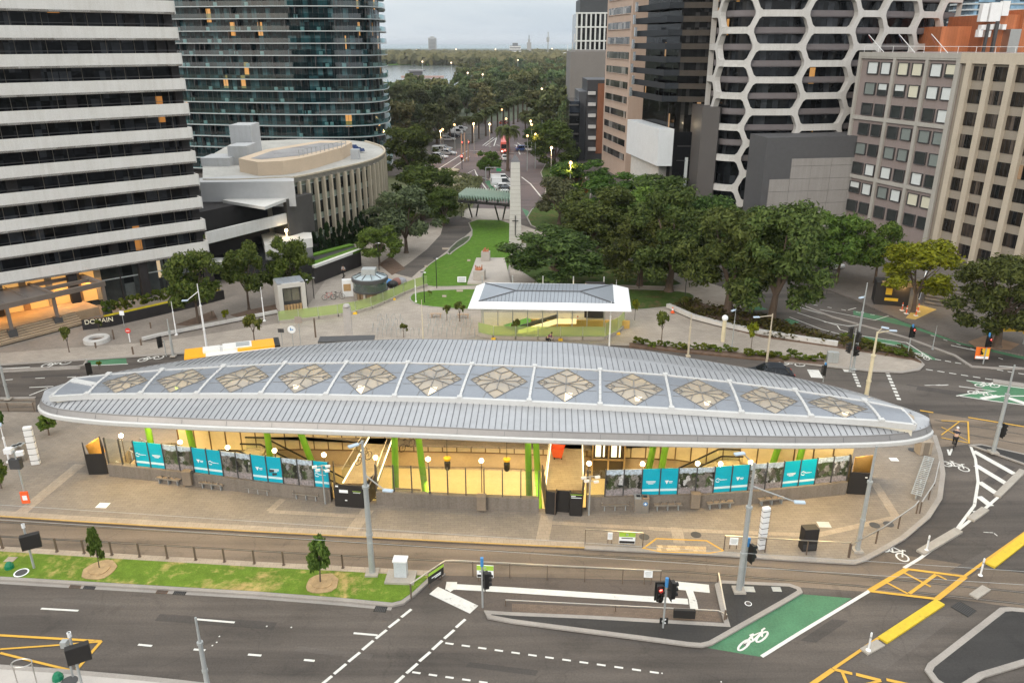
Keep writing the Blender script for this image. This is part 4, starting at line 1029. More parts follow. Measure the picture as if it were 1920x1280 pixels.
def gate(px, label, leafs, name='black_gate'):
    """plywood hoarding gate: front leaves plus angled sides"""
    q = [P(x,y,.15) for x,y in px]
    T = thing(name, label, 'gate', tuple(q[1]))
    for i, (a, b_) in enumerate(zip(q, q[1:])):
        h = leafs[i]; k = MB(); k.bar(a+Vector((0,0,h/2)), b_+Vector((0,0,h/2)), .09, h); bevel(k.build('hoarding_panel', M_BLACKP, T), .01)
    return T, q
g1, q1 = gate([(628,902),(630,948),(682,952),(706,928)], 'black plywood hoarding closing the left bridge, with a white notice', [1.7,1.75,1.75])
d = (q1[2]-q1[1]).normalized(); n = Vector((d.y,-d.x,0))
def plate(T, c, d, n, w, h, mt, nm, off=.055):
    k = MB(); c = Vector(c)+n*off; z = Vector((0,0,h/2)); k.add([c-d*w/2-z, c+d*w/2-z, c+d*w/2+z, c-d*w/2+z], [(0,1,2,3)]); return k.build(nm, mt, T)
c = q1[1].lerp(q1[2],.33)+Vector((0,0,1.25)); plate(g1, c, d, n, .62, .24, M_LOGO, 'notice'); c = q1[1].lerp(q1[2],.8)+Vector((0,0,1.3)); plate(g1, c, d, n, .6, .05, plain('lime sign band', (.3,.5,.05)), 'sign_band'); plate(g1, c-Vector((0,0,.1)), d, n, .5, .04, M_LOGO, 'sign_line')
c = q1[1].lerp(q1[2],.05)+Vector((0,0,1.62)); plate(g1, c+d*.1, d, n, .2, .12, M_LOGO, 'notice'); plate(g1, q1[1].lerp(q1[2],.4)+Vector((0,0,.55)), d, n, .16, .09, M_LOGO, 'notice')
k = MB(); k.bar(q1[2]+Vector((.1,-.1,.9)), q1[3]+Vector((0,-.1,1.85)), .06, .06); k.build('timber_brace', M_STRIP, g1)
g2, q2 = gate([(1016,912),(1024,962),(1041,964),(1043,958),(1068,960),(1069,966),(1090,967),(1095,912)], 'black plywood hoarding with a recessed doorway closing the centre bridge', [1.8,1.75,1.75,1.65,1.75,1.75,1.8])
d = (q2[6]-q2[5]).normalized(); n = Vector((d.y,-d.x,0)); c = q2[5].lerp(q2[6],.5)+Vector((0,0,1.55)); plate(g2, c+Vector((0,0,.12)), d, n, .8, .06, plain('lime sign band', (.3,.5,.05)), 'sign_band'); plate(g2, c-d*.2, d, n, .3, .06, M_LOGO, 'sign_line'); plate(g2, c-Vector((0,0,.12)), d, n, .7, .05, M_LOGO, 'sign_line')
k = MB(); k.tube(q2[2]+Vector((-.02,-.08,0)), q2[2]+Vector((-.02,-.08,1.75)), .03); k.build('door_post', M_BRONZE, g2)
g3, q3 = gate([(196,868),(203,888),(168,889),(162,866)], 'black plywood hoarding at the left end of the balustrade, lit orange inside', [2.3,1.7,1.7])
k = MB(); k.bar(P(170,872,.15)+Vector((0,.1,1.0)), P(196,860,.15)+Vector((0,.1,1.2)), .06, 1.4); k.build('timber_back', mat('raw plywood', (.62,.36,.10), .7, 0, .12), g3)
point(P(185,866,.15)+Vector((0,.0,2.0)), 25, (1,.6,.2))
g4, q4 = gate([(1585,905),(1588,925),(1628,927),(1632,895)], 'black plywood hoarding at the right end of the balustrade, lit orange inside', [2.4,1.75,1.75])
k = MB(); k.bar(P(1596,900,.15)+Vector((0,.0,1.0)), P(1630,897,.15)+Vector((0,.1,1.0)), .06, 1.8); k.build('timber_back', MATS['raw plywood'], g4)
plate(g4, q4[1].lerp(q4[2],.75)+Vector((0,0,1.4)), (q4[2]-q4[1]).normalized(), Vector((0,-1,0)), .16, .09, M_LOGO, 'notice')
point(P(1612,903,.15)+Vector((0,.3,2.2)), 25, (1,.6,.2))
# orange bin on the centre bridge
T = thing('wheeled_bin', 'open orange plastic tub on wheels standing on the centre bridge', 'bin', tuple(P(1046,858,.15)))
o = P(1046,858,.15); k = MB()
def frustum(mb, c, w0, d0, w1, d1, z0, z1, rz=0, mi=0, top=False):
    M = Matrix.Rotation(rz,3,'Z'); c = Vector(c)
    vs = [c+M@Vector((i*w/2,j*dd/2,z)) for (w,dd,z) in ((w0,d0,z0),(w1,d1,z1)) for (i,j) in ((-1,-1),(1,-1),(1,1),(-1,1))]
    mb.add(vs, [(3,2,1,0),(0,1,5,4),(1,2,6,5),(2,3,7,6),(3,0,4,7)]+([(4,5,6,7)] if top else []), mi)
frustum(k, o, .65, .5, 1.0, .85, .14, .95, -.2); k2 = MB()
frustum(k, o+Vector((0,0,.01)), .63, .48, .95, .8, .16, .94, -.2)
for i, j in ((-1,-1),(1,-1),(1,1),(-1,1)): k.box(o+Matrix.Rotation(-.2,3,'Z')@Vector((i*.48 if j else 0, j*.43, .95)), (.06,.06,.06), -.2)
k.build('tub', M_ORANGE, T)
for i in (-1,1):
    for j in (-1,1): k = MB(); c = o+Vector((i*.28,j*.22,.08)); k.tube(c-Vector((.03,0,0)), c+Vector((.03,0,0)), .08, None, 12); k.build('wheel', M_BLACK, T)
# ================================================================ BUILDINGS
M_WINR = winmat('apartment glazing', (.02,.022,.026), .07, .010, (1,.42,.10), (.9,.9,3.0), .1, .35, (.005,.005,.006), .12)
M_TEALW = winmat('teal tower glazing', (.020,.052,.060), .08, .016, (1,.48,.13), (1.1,1.1,2.86), .45, .6, (.008,.013,.016))
M_TEALB = mat('teal balcony glass', (.035,.085,.095), .1, 0, .3, .4, 2)
M_SLAB = mat('pale slab edge', (.46,.50,.51), .7, 0, .1, .3, 4)
M_PIER = mat('dark pier', (.032,.029,.029), .7, 0, .1, 1.5, 12, 0, .2)
M_MULL = plain('tan mullion', (.20,.17,.13), .5)
def offs(line, d):
    n = len(line); r = []
    for i in range(n):
        a, b = line[max(0,i-1)], line[min(n-1,i+1)]; t = Vector((b[0]-a[0], b[1]-a[1], 0)).normalized()
        r.append(Vector((line[i][0]-t.y*d, line[i][1]+t.x*d, 0)))
    return r
def wallband(mb, line, z0, z1, mi=0):
    for a, b in zip(line, line[1:]): mb.quad((a[0],a[1],z0),(b[0],b[1],z0),(b[0],b[1],z1),(a[0],a[1],z1), mi)
def resample(line, step):
    L = slen(line); n = max(1,int(L/step)); return [along(line, L*i/n)[0] for i in range(n)]+[line[-1].copy()]
def V2(x, y): return Vector((x,y,0))
def curve3(p, n=16):
    out = []; N = len(p)
    for i in range(N-1):
        a, b, c, d = p[max(0,i-1)], p[i], p[i+1], p[min(N-1,i+2)]
        for j in range(n): t = j/n; out.append(.5*(2*b+(c-a)*t+(2*a-5*b+4*c-d)*t*t+(3*b-a-3*c+d)*t**3))
    return out+[p[-1].copy()]
# ---- 1: white banded apartment block, left
E1 = V2(-39.1, 98.2)
L1 = curve3([V2(-88,58), V2(-72,71.2), V2(-57.3,82.9), V2(-47.6,91.2), E1], 6)
T = thing('apartment_block', 'apartment block of white concrete bands over dark glazing, behind the lobby canopy', 'building', (-60,85,0))
ys = [26.7,78,126,173,219,263,307,348,390,432]; z9 = hgt(E1, 432); z0_ = hgt(E1, 26.7); PI1 = (z0_-z9)/9
body = MB(); back = offs(L1, 16)
body.prism([tuple(p)[:2] for p in offs(L1,1.9)]+[tuple(p)[:2] for p in reversed(back)], 4, 50); body.build('core', M_PIER, T)
M_WBAND = streaky('white concrete band', (.67,.66,.635), .85, .18)
flo = resample(L1, 1.45)
for k in range(-1, 15):
    zb = z9+k*PI1
    m = MB(); top = zb+PI1*.50
    out = L1; inn = offs(L1, .22)
    wallband(m, out, zb, top); wallband(m, list(reversed(inn)), zb, top)
    for i in range(len(out)-1): m.quad((out[i].x,out[i].y,top),(out[i+1].x,out[i+1].y,top),(inn[i+1].x,inn[i+1].y,top),(inn[i].x,inn[i].y,top))
    e, f = out[-1], inn[-1]; m.quad((e.x,e.y,zb),(f.x,f.y,zb),(f.x,f.y,top),(e.x,e.y,top))
    e2 = offs(L1, 4.2)[-1]; m.bar((e.x,e.y+.1,(zb+top)/2),(e2.x,e2.y,(zb+top)/2), .2, top-zb)
    m.build('balcony_band', M_WBAND, T)
    m = MB(); fl = offs(L1, 1.9); m.prism([tuple(p)[:2] for p in L1]+[tuple(p)[:2] for p in reversed(fl)], zb-.02, zb+.2, bottom=True); m.build('floor_slab', M_CONCD, T)
    g = MB(); gl = offs(L1, 1.75); wallband(g, gl, zb+.2, zb+PI1, 0)
    rs = resample(gl, 1.5)
    for i, p in enumerate(rs):
        if (i*7+k*3) % 11 in (0,): g.box((p.x,p.y-.25,zb+PI1/2), (1.1,.5,PI1), D2R(41), 1)
        elif (i+k) % 5 != 2: g.box((p.x+.05,p.y-.06,zb+PI1/2+.1), (.05,.05,PI1-.2), D2R(41), 2)
    g.box((gl[-1].x-.3,gl[-1].y-.4,zb+PI1/2), (.9,.9,PI1), D2R(41), 1)
    wallband(g, offs(L1,.05), top+.28, top+.33, 3)
    g.build('glazing_band', [M_WINR, M_PIER, M_MULL, M_DGREY], T)
zg = z9-PI1
m = MB(); gl = offs(L1, 1.4); wallband(m, gl, .15, zg, 0)
for i, p in enumerate(resample(gl, 2.6)):
    m.box((p.x+.05,p.y-.08,zg/2), (.12,.12,zg), D2R(41), 1)
    if i % 3 == 0: m.box((p.x+.3,p.y-.5,zg/2), (1.0,.9,zg), D2R(41), 1)
wallband(m, offs(L1,1.34), zg*.62, zg*.62+.14, 2)
M_SHOP = winmat('ground floor glazing', (.06,.07,.07), .06, .18, (1,.75,.45), (2.6,2.6,2.2), .4, .5)
m.build('ground_floor_front', [M_SHOP, M_PIER, M_SLAB], T)
# lit lobby behind the canopy
lob = [p for p in gl if 30 < 960+FPX*p.x/ZC((p.x,p.y,2)) < 205] or gl[10:20]
m = MB(); lo2 = offs([V2(*tuple(p)[:2]) for p in gl if -400 < 960+FPX*p.x/ZC((p.x,p.y,2)) < 190], -.12)
wallband(m, lo2, .9, zg-.1, 0)
for i, p in enumerate(resample(lo2, 2.4)): m.box((p.x,p.y-.15,zg/2+.4), (.7 if i%3 else 1.4,.3,zg-.9), D2R(41), 1 if i%2 else 2)
m.build('lobby_wall', [emis('lit lobby', (1,.50,.13), .5, (.5,.3,.12)), mat('lobby timber', (.36,.2,.08), .5), M_CONCW], T)
# ---- lobby canopy, steps, planters
def postbase(x, y): return P(x,y,.15)
T = thing('entrance_canopy', 'bronze framed canopy with an open pergola end above the steps of the lit lobby', 'canopy', tuple(P(110,612,.15)))
M_BRZ = mat('bronze canopy metal', (.20,.165,.14), .45, .3, .12)
c0, c1, c2 = P(27,638,.15), P(112,614,.15), P(203,592,.15)
for p in (c0,c1,c2):
    m = MB(); m.box(p+Vector((0,0,.65)), (.85,.85,1.3), D2R(41)); m.box(p+Vector((0,0,2.6)), (.35,.35,3.0), D2R(41), 1); m.build('post', [M_DGREY, M_BRZ], T)
dv = (c2-c0).normalized(); nv = Vector((-dv.y,dv.x,0)); a0 = c0-dv*14; ZCAN = 3.9
m = MB(); m.bar(a0+Vector((0,0,ZCAN)), c2+dv*.3+Vector((0,0,ZCAN)), .4, .55)
m.bar(a0+nv*8+Vector((0,0,ZCAN)), c2+nv*8+Vector((0,0,ZCAN)), .35, .5); m.bar(c2+Vector((0,0,ZCAN)), c2+nv*8+Vector((0,0,ZCAN)), .5, .5); m.bar(c1+Vector((0,0,ZCAN)), c1+nv*8+Vector((0,0,ZCAN)), .3, .5)
for f in (2.7,5.4): m.bar(c1+nv*f+Vector((0,0,ZCAN)), c2+nv*f+Vector((0,0,ZCAN)), .3, .4)
m.build('beam', M_BRZ, T)
m = MB(); q = [a0, c1, c1+nv*8, a0+nv*8]; m.prism([tuple(p)[:2] for p in q], ZCAN+.1, ZCAN+.2, bottom=True)
for i in range(9): p = a0.lerp(c1,i/8); m.bar(p+Vector((0,0,ZCAN+.23)), p+nv*8+Vector((0,0,ZCAN+.23)), .08, .06)
m.build('roof', mat('dull canopy roof', (.15,.13,.12), .35, .2, .15), T)
for f in (-9,-4.5,-1,2.5,6):
    area(c1+dv*f+nv*4+Vector((0,0,3.5)), .8, 85, (1,.52,.16), name='canopy_downlight'); area(c1+dv*f+nv*9.2+Vector((0,0,3.4)), .6, 60, (1,.52,.16), name='lobby_downlight')
T = thing('entrance_steps', 'wide dark edged stone steps leading up under the bronze canopy', 'steps', tuple(P(90,625,.15)))
for k in range(6):
    a, b = c0-dv*14-nv*(.1-.0), c2-dv*3.2; o = nv*(-.9+.36*k); z = .15+.17*(k+1)
    m = MB(); m.bar(a+o+nv*1.5+Vector((0,0,z-.085)), b+o+nv*1.5+Vector((0,0,z-.085)), 3.2, .17); m.bar(a+o-nv*.1+Vector((0,0,z+.005)), b+o-nv*.1+Vector((0,0,z+.005)), .07, .02, 1); m.build('step', [mat('warm step stone', (.42,.32,.22), .7), M_BLACK], T)
m = MB(); m.prism([tuple(p)[:2] for p in (a0+nv*2.3, c2-dv*.4+nv*1.0, c2-dv*.4+nv*11, a0+nv*11)], .15, 1.19); m.build('landing', mat('forecourt stone', (.45,.32,.2), .6), T)
# planter wall with letters
T = thing('planter_wall', 'black planter wall with pale capital letters and a yellow flower strip, right of the steps', 'planter', tuple(P(180,615,.15)))
pw = [P(156,618,.15), P(205,612,.15), P(365,575,.15), P(420,560,.15)]
m = MB(); m.stroke([p+Vector((0,0,1.15)) for p in pw], .35, h=1.15); m.build('wall', mat('black stone cladding', (.022,.02,.022), .45, 0, .2), T)
m = MB(); m.stroke([p+nv*.6+Vector((0,0,1.1)) for p in pw[1:]], .9, h=.4); m.build('flower_strip', grassm('yellow flowers', (.12,.14,.01), (.75,.55,.02)), T)
d = (pw[1]-pw[0]).normalized(); c = pw[0].lerp(pw[1],.62)-nv*.2+Vector((0,0,.85))
text_mesh('lettering', 'DOMAIN', .72, mat('pale letters', (.85,.80,.62), .5), T, c, (D2R(90),0,math.atan2(d.y,d.x)), .04)  # letters in an even pale colour
# ---- 1b: podium wing
T = thing('podium_wing', 'low podium wing with white terrace parapets and a flat white roof beside the banded block', 'building', (-36,104,0))
A1, B1_ = V2(-39.3,98.6), V2(-32.1,111)
m = MB(); dvp = (B1_-A1).normalized(); nvp = Vector((-dvp.y,dvp.x,0))
m.prism([tuple(p)[:2] for p in (A1+nvp*4-dvp*2, B1_+nvp*4, B1_+nvp*22, A1+nvp*22)], .15, 9.0); m.build('core', M_PIER, T)
m = MB(); m.bar((*A1[:2],6.55),(*B1_[:2],6.55), .3, 1.5); m.build('terrace_parapet', M_WBAND, T)
m = MB(); m.prism([tuple(p)[:2] for p in (A1, B1_, B1_+nvp*4, A1+nvp*4)], 5.7, 5.95, bottom=True); m.build('terrace_floor', M_LAWN2, T)
m = MB(); m.prism([tuple(P(x,y,9.4))[:2] for x,y in ((417,375),(496,388),(543,370),(450,366))], 9.0, 9.4, bottom=True); m.build('flat_roof', M_WBAND, T)
m = MB(); m.prism([tuple(P(x,y,11.75))[:2] for x,y in ((374,342),(551,340),(551,334),(440,329),(374,334))], 8.2, 11.75); m.build('rear_wall', mat('grey render', (.46,.46,.46), .85, 0, .06), T)
m = MB(); m.prism([tuple(p)[:2] for p in (B1_-dvp*.4-nvp*.4, B1_+dvp*5-nvp*.2, B1_+dvp*5+nvp*3, B1_+nvp*3)], .15, 9.3); m.build('dark_wall', mat('dark grey render', (.07,.065,.06), .8, 0, .1), T)
for px in ([(366,489),(472,459),(474,447),(405,455)],[(498,476),(587,463),(585,452),(490,450)]):
    q = [P(x,y,2.7) for x,y in px]; m = MB(); m.prism(q, 2.7, 4.0, bottom=True); m.build('terrace', M_WBAND, T)
m = MB(); m.prism([tuple(P(x,y,1.2))[:2] for x,y in ((370,512),(590,505),(586,470),(400,470))], .15, 2.7); m.build('lower_wall', mat('black glass wall', (.02,.022,.024), .15), T)
m = MB(); m.lathe([(1.5,2.2),(1.6,2.3),(1.6,3.2),(1.5,3.2)], (*P(405,505,2)[:2],0), 14); m.build('round_balcony', M_WBAND, T)
k = MB(); c = P(544,436,4.5); k.ball((c.x-.3,c.y-.8,5.0), .24, 8); k.tube((c.x-.3,c.y-.8,4.2),(c.x-.3,c.y-.8,4.9),.05)
single('wall_lamp', k, M_GLOBE, 'bright glowing lamp at the foot of the dark podium wall', 'lamp'); point((c.x-.3,c.y-1.3,5.0), 60, r=.2)
T = thing('green_roof_garage', 'low black garage wall with a strip of grass and white edge on its roof', 'building', tuple(P(630,500,0)))
q = [P(x,y,2.6) for x,y in ((588,499),(676,467),(660,458),(578,474))]; m = MB(); m.prism(q, .15, 2.45); m.build('wall', MATS['black stone cladding'], T)
m = MB(); m.stroke([q[0]+Vector((0,0,.1)), q[1]+Vector((0,0,.1))], .5, h=.35); m.build('white_edge', M_WBAND, T)
m = MB(); m.stroke([q[0].lerp(q[3],.16)+Vector((0,0,.05)), q[1].lerp(q[2],.16)+Vector((0,0,.05))], 1.6, h=.3); m.stroke([q[3].lerp(q[0],.2)+Vector((0,0,.05)), q[2]+Vector((0,0,.05))], 1.0, h=.3); m.build('grass_strip', M_LAWN, T)
for x, y in ((655,479),(611,495)):
    p = P(x,y,1.9); point(p+Vector((0,-1.2,.2)), 50, (1,.8,.55))
# ---- 2: curved teal tower
T = thing('glass_tower', 'tall curved teal glass apartment tower with thin pale balcony slabs', 'building', (-60,195,0))
L2 = curve3([V2(-150,222),V2(-125,208),V2(-100,199),V2(-75,193),V2(-55,189.5),V2(-42,188.5),V2(-34,190.5),V2(-30.6,197),V2(-31,207),V2(-34,225)], 6)
zb0 = hgt(V2(-36,190), 257); PI2 = (hgt(V2(-36,190), 12)-zb0)/11
m = MB(); m.prism([tuple(p)[:2] for p in offs(L2,2.0)]+[(-60,235),(-150,250)], .1, 62); m.build('core', M_PIER, T)
for k in range(-3, 17):
    z = zb0+k*PI2; r2 = random.Random(k)
    wig = [p+Vector((0,-.35*math.sin(i*.35+k*.0),0)) for i, p in enumerate(L2)]
    m = MB(); m.prism([tuple(p)[:2] for p in wig]+[tuple(p)[:2] for p in reversed(offs(L2,2.0))], z-.09, z+.09, bottom=True); sl_ = m.build('balcony_slab', M_SLAB, T)
    m = MB(); g2 = offs(wig,.08); wallband(m, g2, z+.12, z+1.1); m.build('balcony_glass', glassy('teal pane', (.32,.55,.57), .09, .05), T)
    m = MB(); gl = offs(L2,1.6); wallband(m, gl, z+.12, z+PI2-.12, 0)
    for i, p in enumerate(resample(gl, 1.25)):
        m.box((p.x,p.y-.06,z+PI2/2), (.07,.07,PI2-.24), 0, 1)
        if r2.random() < .12: m.box((p.x,p.y-.7,z+PI2/2), (.12,1.4,PI2-.24), 0, 1)
        if r2.random() < .13: m.box((p.x,p.y-.7,z+.5), (.8,.4,.75), 0, 2)
    m.build('glazing_band', [M_TEALW, M_DGREY, mat('white balcony things', (.55,.55,.53), .6)], T)
# ---- 3: curved beige office
ZT3 = 11.7
top3 = [(535,334),(551,334),(583,328),(624,319),(665,310),(695,302),(713,294),(721,286),(718,278),(705,272),(685,266),(655,263),(563,261),(440,266),(380,300),(380,338),(440,338)]
T = thing('curved_office', 'low beige office with a curved front of tall vertical fins and a white roof', 'building', (-35,125,0))
q3 = [V2(*tuple(P(x,y,ZT3))[:2]) for x,y in top3]
front3 = curve3(q3[1:11], 6)
foot = q3[:1]+front3+q3[11:]
m = MB(); m.prism([tuple(p)[:2] for p in foot], ZT3-.7, ZT3); m.build('roof', mat('white roof membrane', (.43,.42,.39), .8, 0, .25, .15, 2), T)
M_BEIGE = streaky('beige facade panel', (.54,.47,.36))
m = MB(); wallband(m, offs(front3,.02)[:1]+front3, ZT3-.7, ZT3+.25); m.stroke([p+Vector((0,0,ZT3+.25)) for p in front3], .35, h=.25); wallband(m, [q3[15],q3[16],q3[0],q3[1]], 0, ZT3+.2); m.build('parapet', M_BEIGE, T)
g3 = offs(front3,.45)
M_OFW = winmat('office glazing', (.05,.055,.045), .08, 0, (1,1,1), (1.2,1.2,2.9), .3)
for k in range(4):
    m = MB(); z = .2+k*2.78; wallband(m, g3, z, z+1.9, 0); wallband(m, offs(front3,.40), z+1.9, z+2.78, 1); wallband(m, offs(front3,.36), z+1.86, z+1.94, 2); m.build('glazing_band', [M_OFW, mat('pale green spandrel', (.26,.30,.24), .3), M_SLAB], T)
L3 = slen(front3); NF = 27
for i in range(NF):
    p, d = along(front3, L3*(i+.5)/NF); m = MB(); m.box((p.x,p.y,ZT3/2-.3), (.34,.6,ZT3-.6), math.atan2(d.y,d.x)); m.build('fin', M_BEIGE, T)
pent = [(447,297),(482,304),(530,302),(560,297.5),(590,291),(615,284),(640,277),(660,267),(655,264),(600,264),(500,280)]
m = MB(); q = [tuple(P(x,y,13.7))[:2] for x,y in pent]; m.prism(q, ZT3, 13.7, holes=[]); 
m.build('penthouse', [mat('warm ribbed cladding', (.60,.47,.34), .75, 0, .07, .3, 4)], T)
m = MB(); q = [tuple(P(x,y,13.73))[:2] for x,y in ((470,297),(490,299),(560,292),(640,273),(650,268),(600,268),(510,283))]; m.prism(q, None, 13.73); m.build('penthouse_roof', mat('weathered roof', (.30,.29,.29), .8, 0, .35, .3, 3), T)
for x0, x1, yb, zt, nm in ((437,476,300,17.3,'plant_room'),(430,466,309,14.6,'plant_room'),(378,432,312,13.0,'plant_room')):
    a, b = P(x0,yb,ZT3), P(x1,yb,ZT3); m = MB(); m.box(((a.x+b.x)/2,(a.y+b.y)/2+2.5,(ZT3+zt)/2), (b.x-a.x,5,zt-ZT3)); m.build(nm, streaky('white plant cladding', (.50,.51,.52)), T)
for i, (x, y) in enumerate(((667,277),(672,279),(678,281),(664,274))):
    p = P(x,y,ZT3+.5); m = MB(); m.box(p, (1.0,1.3,.06), .3, 0, .25); m.build('solar_panel', plain('solar panel', (.02,.04,.12), .2), T)
p = P(667,298,ZT3); m = MB(); m.box((p.x,p.y,ZT3+.8), (1.4,1.2,1.6)); m.build('air_conditioner', MATS['white plant cladding'], T)
m = MB(); x0 = P(480,286,15.2)
for i in range(12):
    a, b = P(560+i*8,284-i*1.6,14.5), P(562+i*8,280-i*1.7,15.6); m.tube((a.x,a.y,13.73),(a.x,a.y,14.7),.05)
m.path([(P(560+i*8,284-i*1.6,14.5).x,P(560+i*8,284-i*1.6,14.5).y,14.7) for i in range(12)],.04); m.build('roof_railing', M_GALV, T)
# ---- 4: pink tower
C4 = V2(26.2,184); LF = V2(-.149,.989); RF = V2(.989,.149)
T = thing('pink_tower', 'slender pink rendered tower with ribbon windows on its street side', 'building', (28,190,0))
a, b, c, d_ = C4+LF*21, C4, C4+RF*14, C4+RF*14+LF*21
M_PINK = streaky('pink render', (.46,.355,.295), .8, .14)
M_WDK = winmat('dark ribbon window', (.10,.095,.09), .1, .0, (1,.6,.3), (1.5,1.5,3.1), .3)
zr0 = 4.3; pr = 3.17; m = MB(); m.prism([tuple(p)[:2] for p in (a,b,c,d_)], 0, 60); m.build('shaft', M_PINK, T)
nL = V2(-.989,-.149)
for k in range(14):
    z = zr0+k*pr; p, q = C4+LF*1.2+nL*.06, C4+LF*19.5+nL*.06
    m = MB(); m.bar((p.x,p.y,z+.75),(q.x,q.y,z+.75), .1, 1.5); w_ = m.build('window', M_WDK, T)
    m = MB(); m.bar((p.x,p.y,z-.05),(q.x,q.y,z-.05), .3, .12); m.build('sill', M_PINK, w_)
# ---- 5: black tower with slate balconies and a white box podium
C5 = V2(28.8,150); L5 = V2(-.17,.985); R5 = (V2(44,147)-C5).normalized(); e5 = V2(46,146.6)
T = thing('black_tower', 'black glass apartment tower with dark slate balconies', 'building', (34,155,0))
m = MB(); m.prism([tuple(p)[:2] for p in (C5+L5*18.6+V2(1.4,0), C5+V2(1.4,.6), e5+V2(0,.6), e5+V2(3,20))], 0, 56); m.build('core', winmat('black tower glazing', (.008,.008,.008), .05, .012, (1,.6,.3), (.7,.7,2.5), .1, .3, (.003,.003,.003), .1), T)
M_SLATE = mat('slate balcony', (.026,.03,.036), .6, 0, .15, 1.5, 12, 0, .2)
M_BRNZ = mat('dark bronze balcony', (.055,.046,.038), .6, 0, .25, .5, 6, 0, .2)
ysb = [15,42,67,92,117,143,167,190]
zs_ = [hgt(C5, y) for y in ysb]; p5 = (zs_[0]-zs_[-1])/7
for k in range(0, 13):
    z = zs_[-1]+k*p5; o = .0 if k % 2 else .35
    m = MB(); a, b = C5+L5*18.6+V2(-.9-o,0), C5+V2(-.9-o,-.3); m.bar((a.x,a.y,z+.45),(b.x,b.y,z+.45), .15, 1.0); m.prism([tuple(p)[:2] for p in (a, b, C5+V2(1.4,0), C5+L5*18.6+V2(1.4,0))], z-.12, z+.05, bottom=True)
    m.bar((b.x,b.y,z+.45),(C5.x+1.5,C5.y-.35,z+.45), .12, 1.0); m.box((a.x-.3,a.y-2,z+.75), (.4,1.2,1.7), 0, 1); m.build('balcony', [M_SLATE, glassy('smoky pane', (.5,.55,.6), .3, .1)], T)
    m = MB(); a, b = C5+V2(1.5,-.5), e5+V2(0,-.5); m.bar((a.x,a.y,z+.4),(b.x,b.y,z+.4), .2, .95); m.build('balcony_band', M_BRNZ, T)
T = thing('white_box_podium', 'white windowless box projecting over the street at the foot of the black tower', 'building', (27,157,0))
zt5, zb5 = hgt(C5,241), hgt(C5,310)
m = MB(); w0, w1 = C5+V2(-1.6,-1), C5+L5*18.6+V2(-1.6,0); m.prism([tuple(p)[:2] for p in (w1, w0, C5+V2(1.2,-1), C5+L5*18.6+V2(1.2,0))], zb5, zt5, bottom=True); m.build('box', mat('white cladding', (.60,.63,.66), .7, 0, .06, .8, 9), T)
m = MB(); m.prism([tuple(p)[:2] for p in (w1+V2(1,-1), w0+V2(.9,3), C5+V2(1.2,3), C5+L5*17+V2(1.2,0))], 0, zb5); m.build('base', mat('pale base wall', (.55,.54,.52), .8), T)
m = MB(); m.prism([tuple(p)[:2] for p in (C5+V2(1.3,-1), e5+V2(0,-1), e5+V2(0,6), C5+V2(1.3,6))], 4.5, zt5-.5, bottom=True); m.build('black_front', plain('black facade', (.006,.006,.008), .12), T)
m = MB()
for f in (.25,.5,.8): p = C5.lerp(e5,f)+V2(0,-1.05); m.bar((p.x-2.5,p.y,zt5-3),(p.x+2.0,p.y,zt5-3), .05, .12); m.bar((p.x-2.5,p.y,zt5-5.6),(p.x+2.0,p.y,zt5-5.6), .05, .1)
m.build('front_joint', M_DGREY, T)
p = C5+V2(2.2,-.6); m = MB(); m.tube((p.x,p.y,0),(p.x,p.y,4.6), .45, None, 12); m.build('round_column', MATS['pale base wall'], T)
point((C5.x+2.6,C5.y-1.2,zt5+.8), 120, (1,.8,.5))
# small glass block with a sign
T = thing('glass_annexe', 'small two storey glass building with a pale sign panel squeezed beside the black tower', 'building', tuple(P(1300,395,0)))
a, b = P(1279,395,0), P(1330,385,0); a.z = b.z = 0
m = MB(); m.prism([tuple(p)[:2] for p in (a,b,b+V2(2,9),a+V2(2,9))], 0, 9.5); m.build('block', winmat('annexe glazing', (.12,.13,.12), .1, 0, (1,1,1), (.7,.7,9), .4), T)
m = MB(); m.box((b.x-1.6,b.y-.2,13.0), (3.6,.5,2.6)); sg = m.build('sign', mat('pale sign', (.42,.48,.54), .5), T)
m = MB(); m.box((b.x-1.6,b.y-.47,13.6), (2.9,.04,.5)); m.box((b.x-1.0,b.y-.47,12.6), (1.3,.04,.22), 0, 1); m.build('sign_line', [M_LOGO, M_PIER], sg)
m = MB(); m.box((b.x-1.6,b.y+.6,10.5), (3.4,1.2,3.2)); m.build('upper_glass', mat('teal annexe glass', (.07,.11,.115), .1), T)
for xx in (a.x, a.x+3.4): m = MB(); m.box((xx,a.y-.3,5), (.5,.5,10)); m.build('pier', M_SLAB, T)
# ---- 6: honeycomb tower
T = thing('honeycomb_tower', 'apartment tower wrapped in a white honeycomb frame in front of grey balcony bands', 'building', (50,142,0))
L6 = curve3([V2(34.6,146.5),V2(36.2,140.5),V2(41,138.6),V2(50,139.0),V2(60,141.5),V2(70,145.5),V2(80,151)], 10)
S6 = slen(L6)
m = MB(); m.prism([tuple(p)[:2] for p in offs(L6,2.4)]+[(84,175),(44,170)], 0, 60); m.build('core', winmat('honeycomb tower glazing', (.018,.021,.026), .07, .006, (1,.5,.15), (1.0,1.0,2.6), .12, .45, (.004,.004,.005)), T)
sA, zA = PV(1460,121,V2(36.2,140.2),V2(50,139.0))
base_s = slen(L6[:11]); PITCH_R = 5.2; HALFW = {-2:3.0,-1:3.0,0:4.0,1:3.9,2:2.4,3:3.3,4:2.7,5:3.0}
def col_s(ci):
    s = 0
    for k in range(0,ci): s += HALFW[k]+HALFW[k+1]+1
    for k in range(ci,0): s -= HALFW[k]+HALFW[k+1]+1
    return s

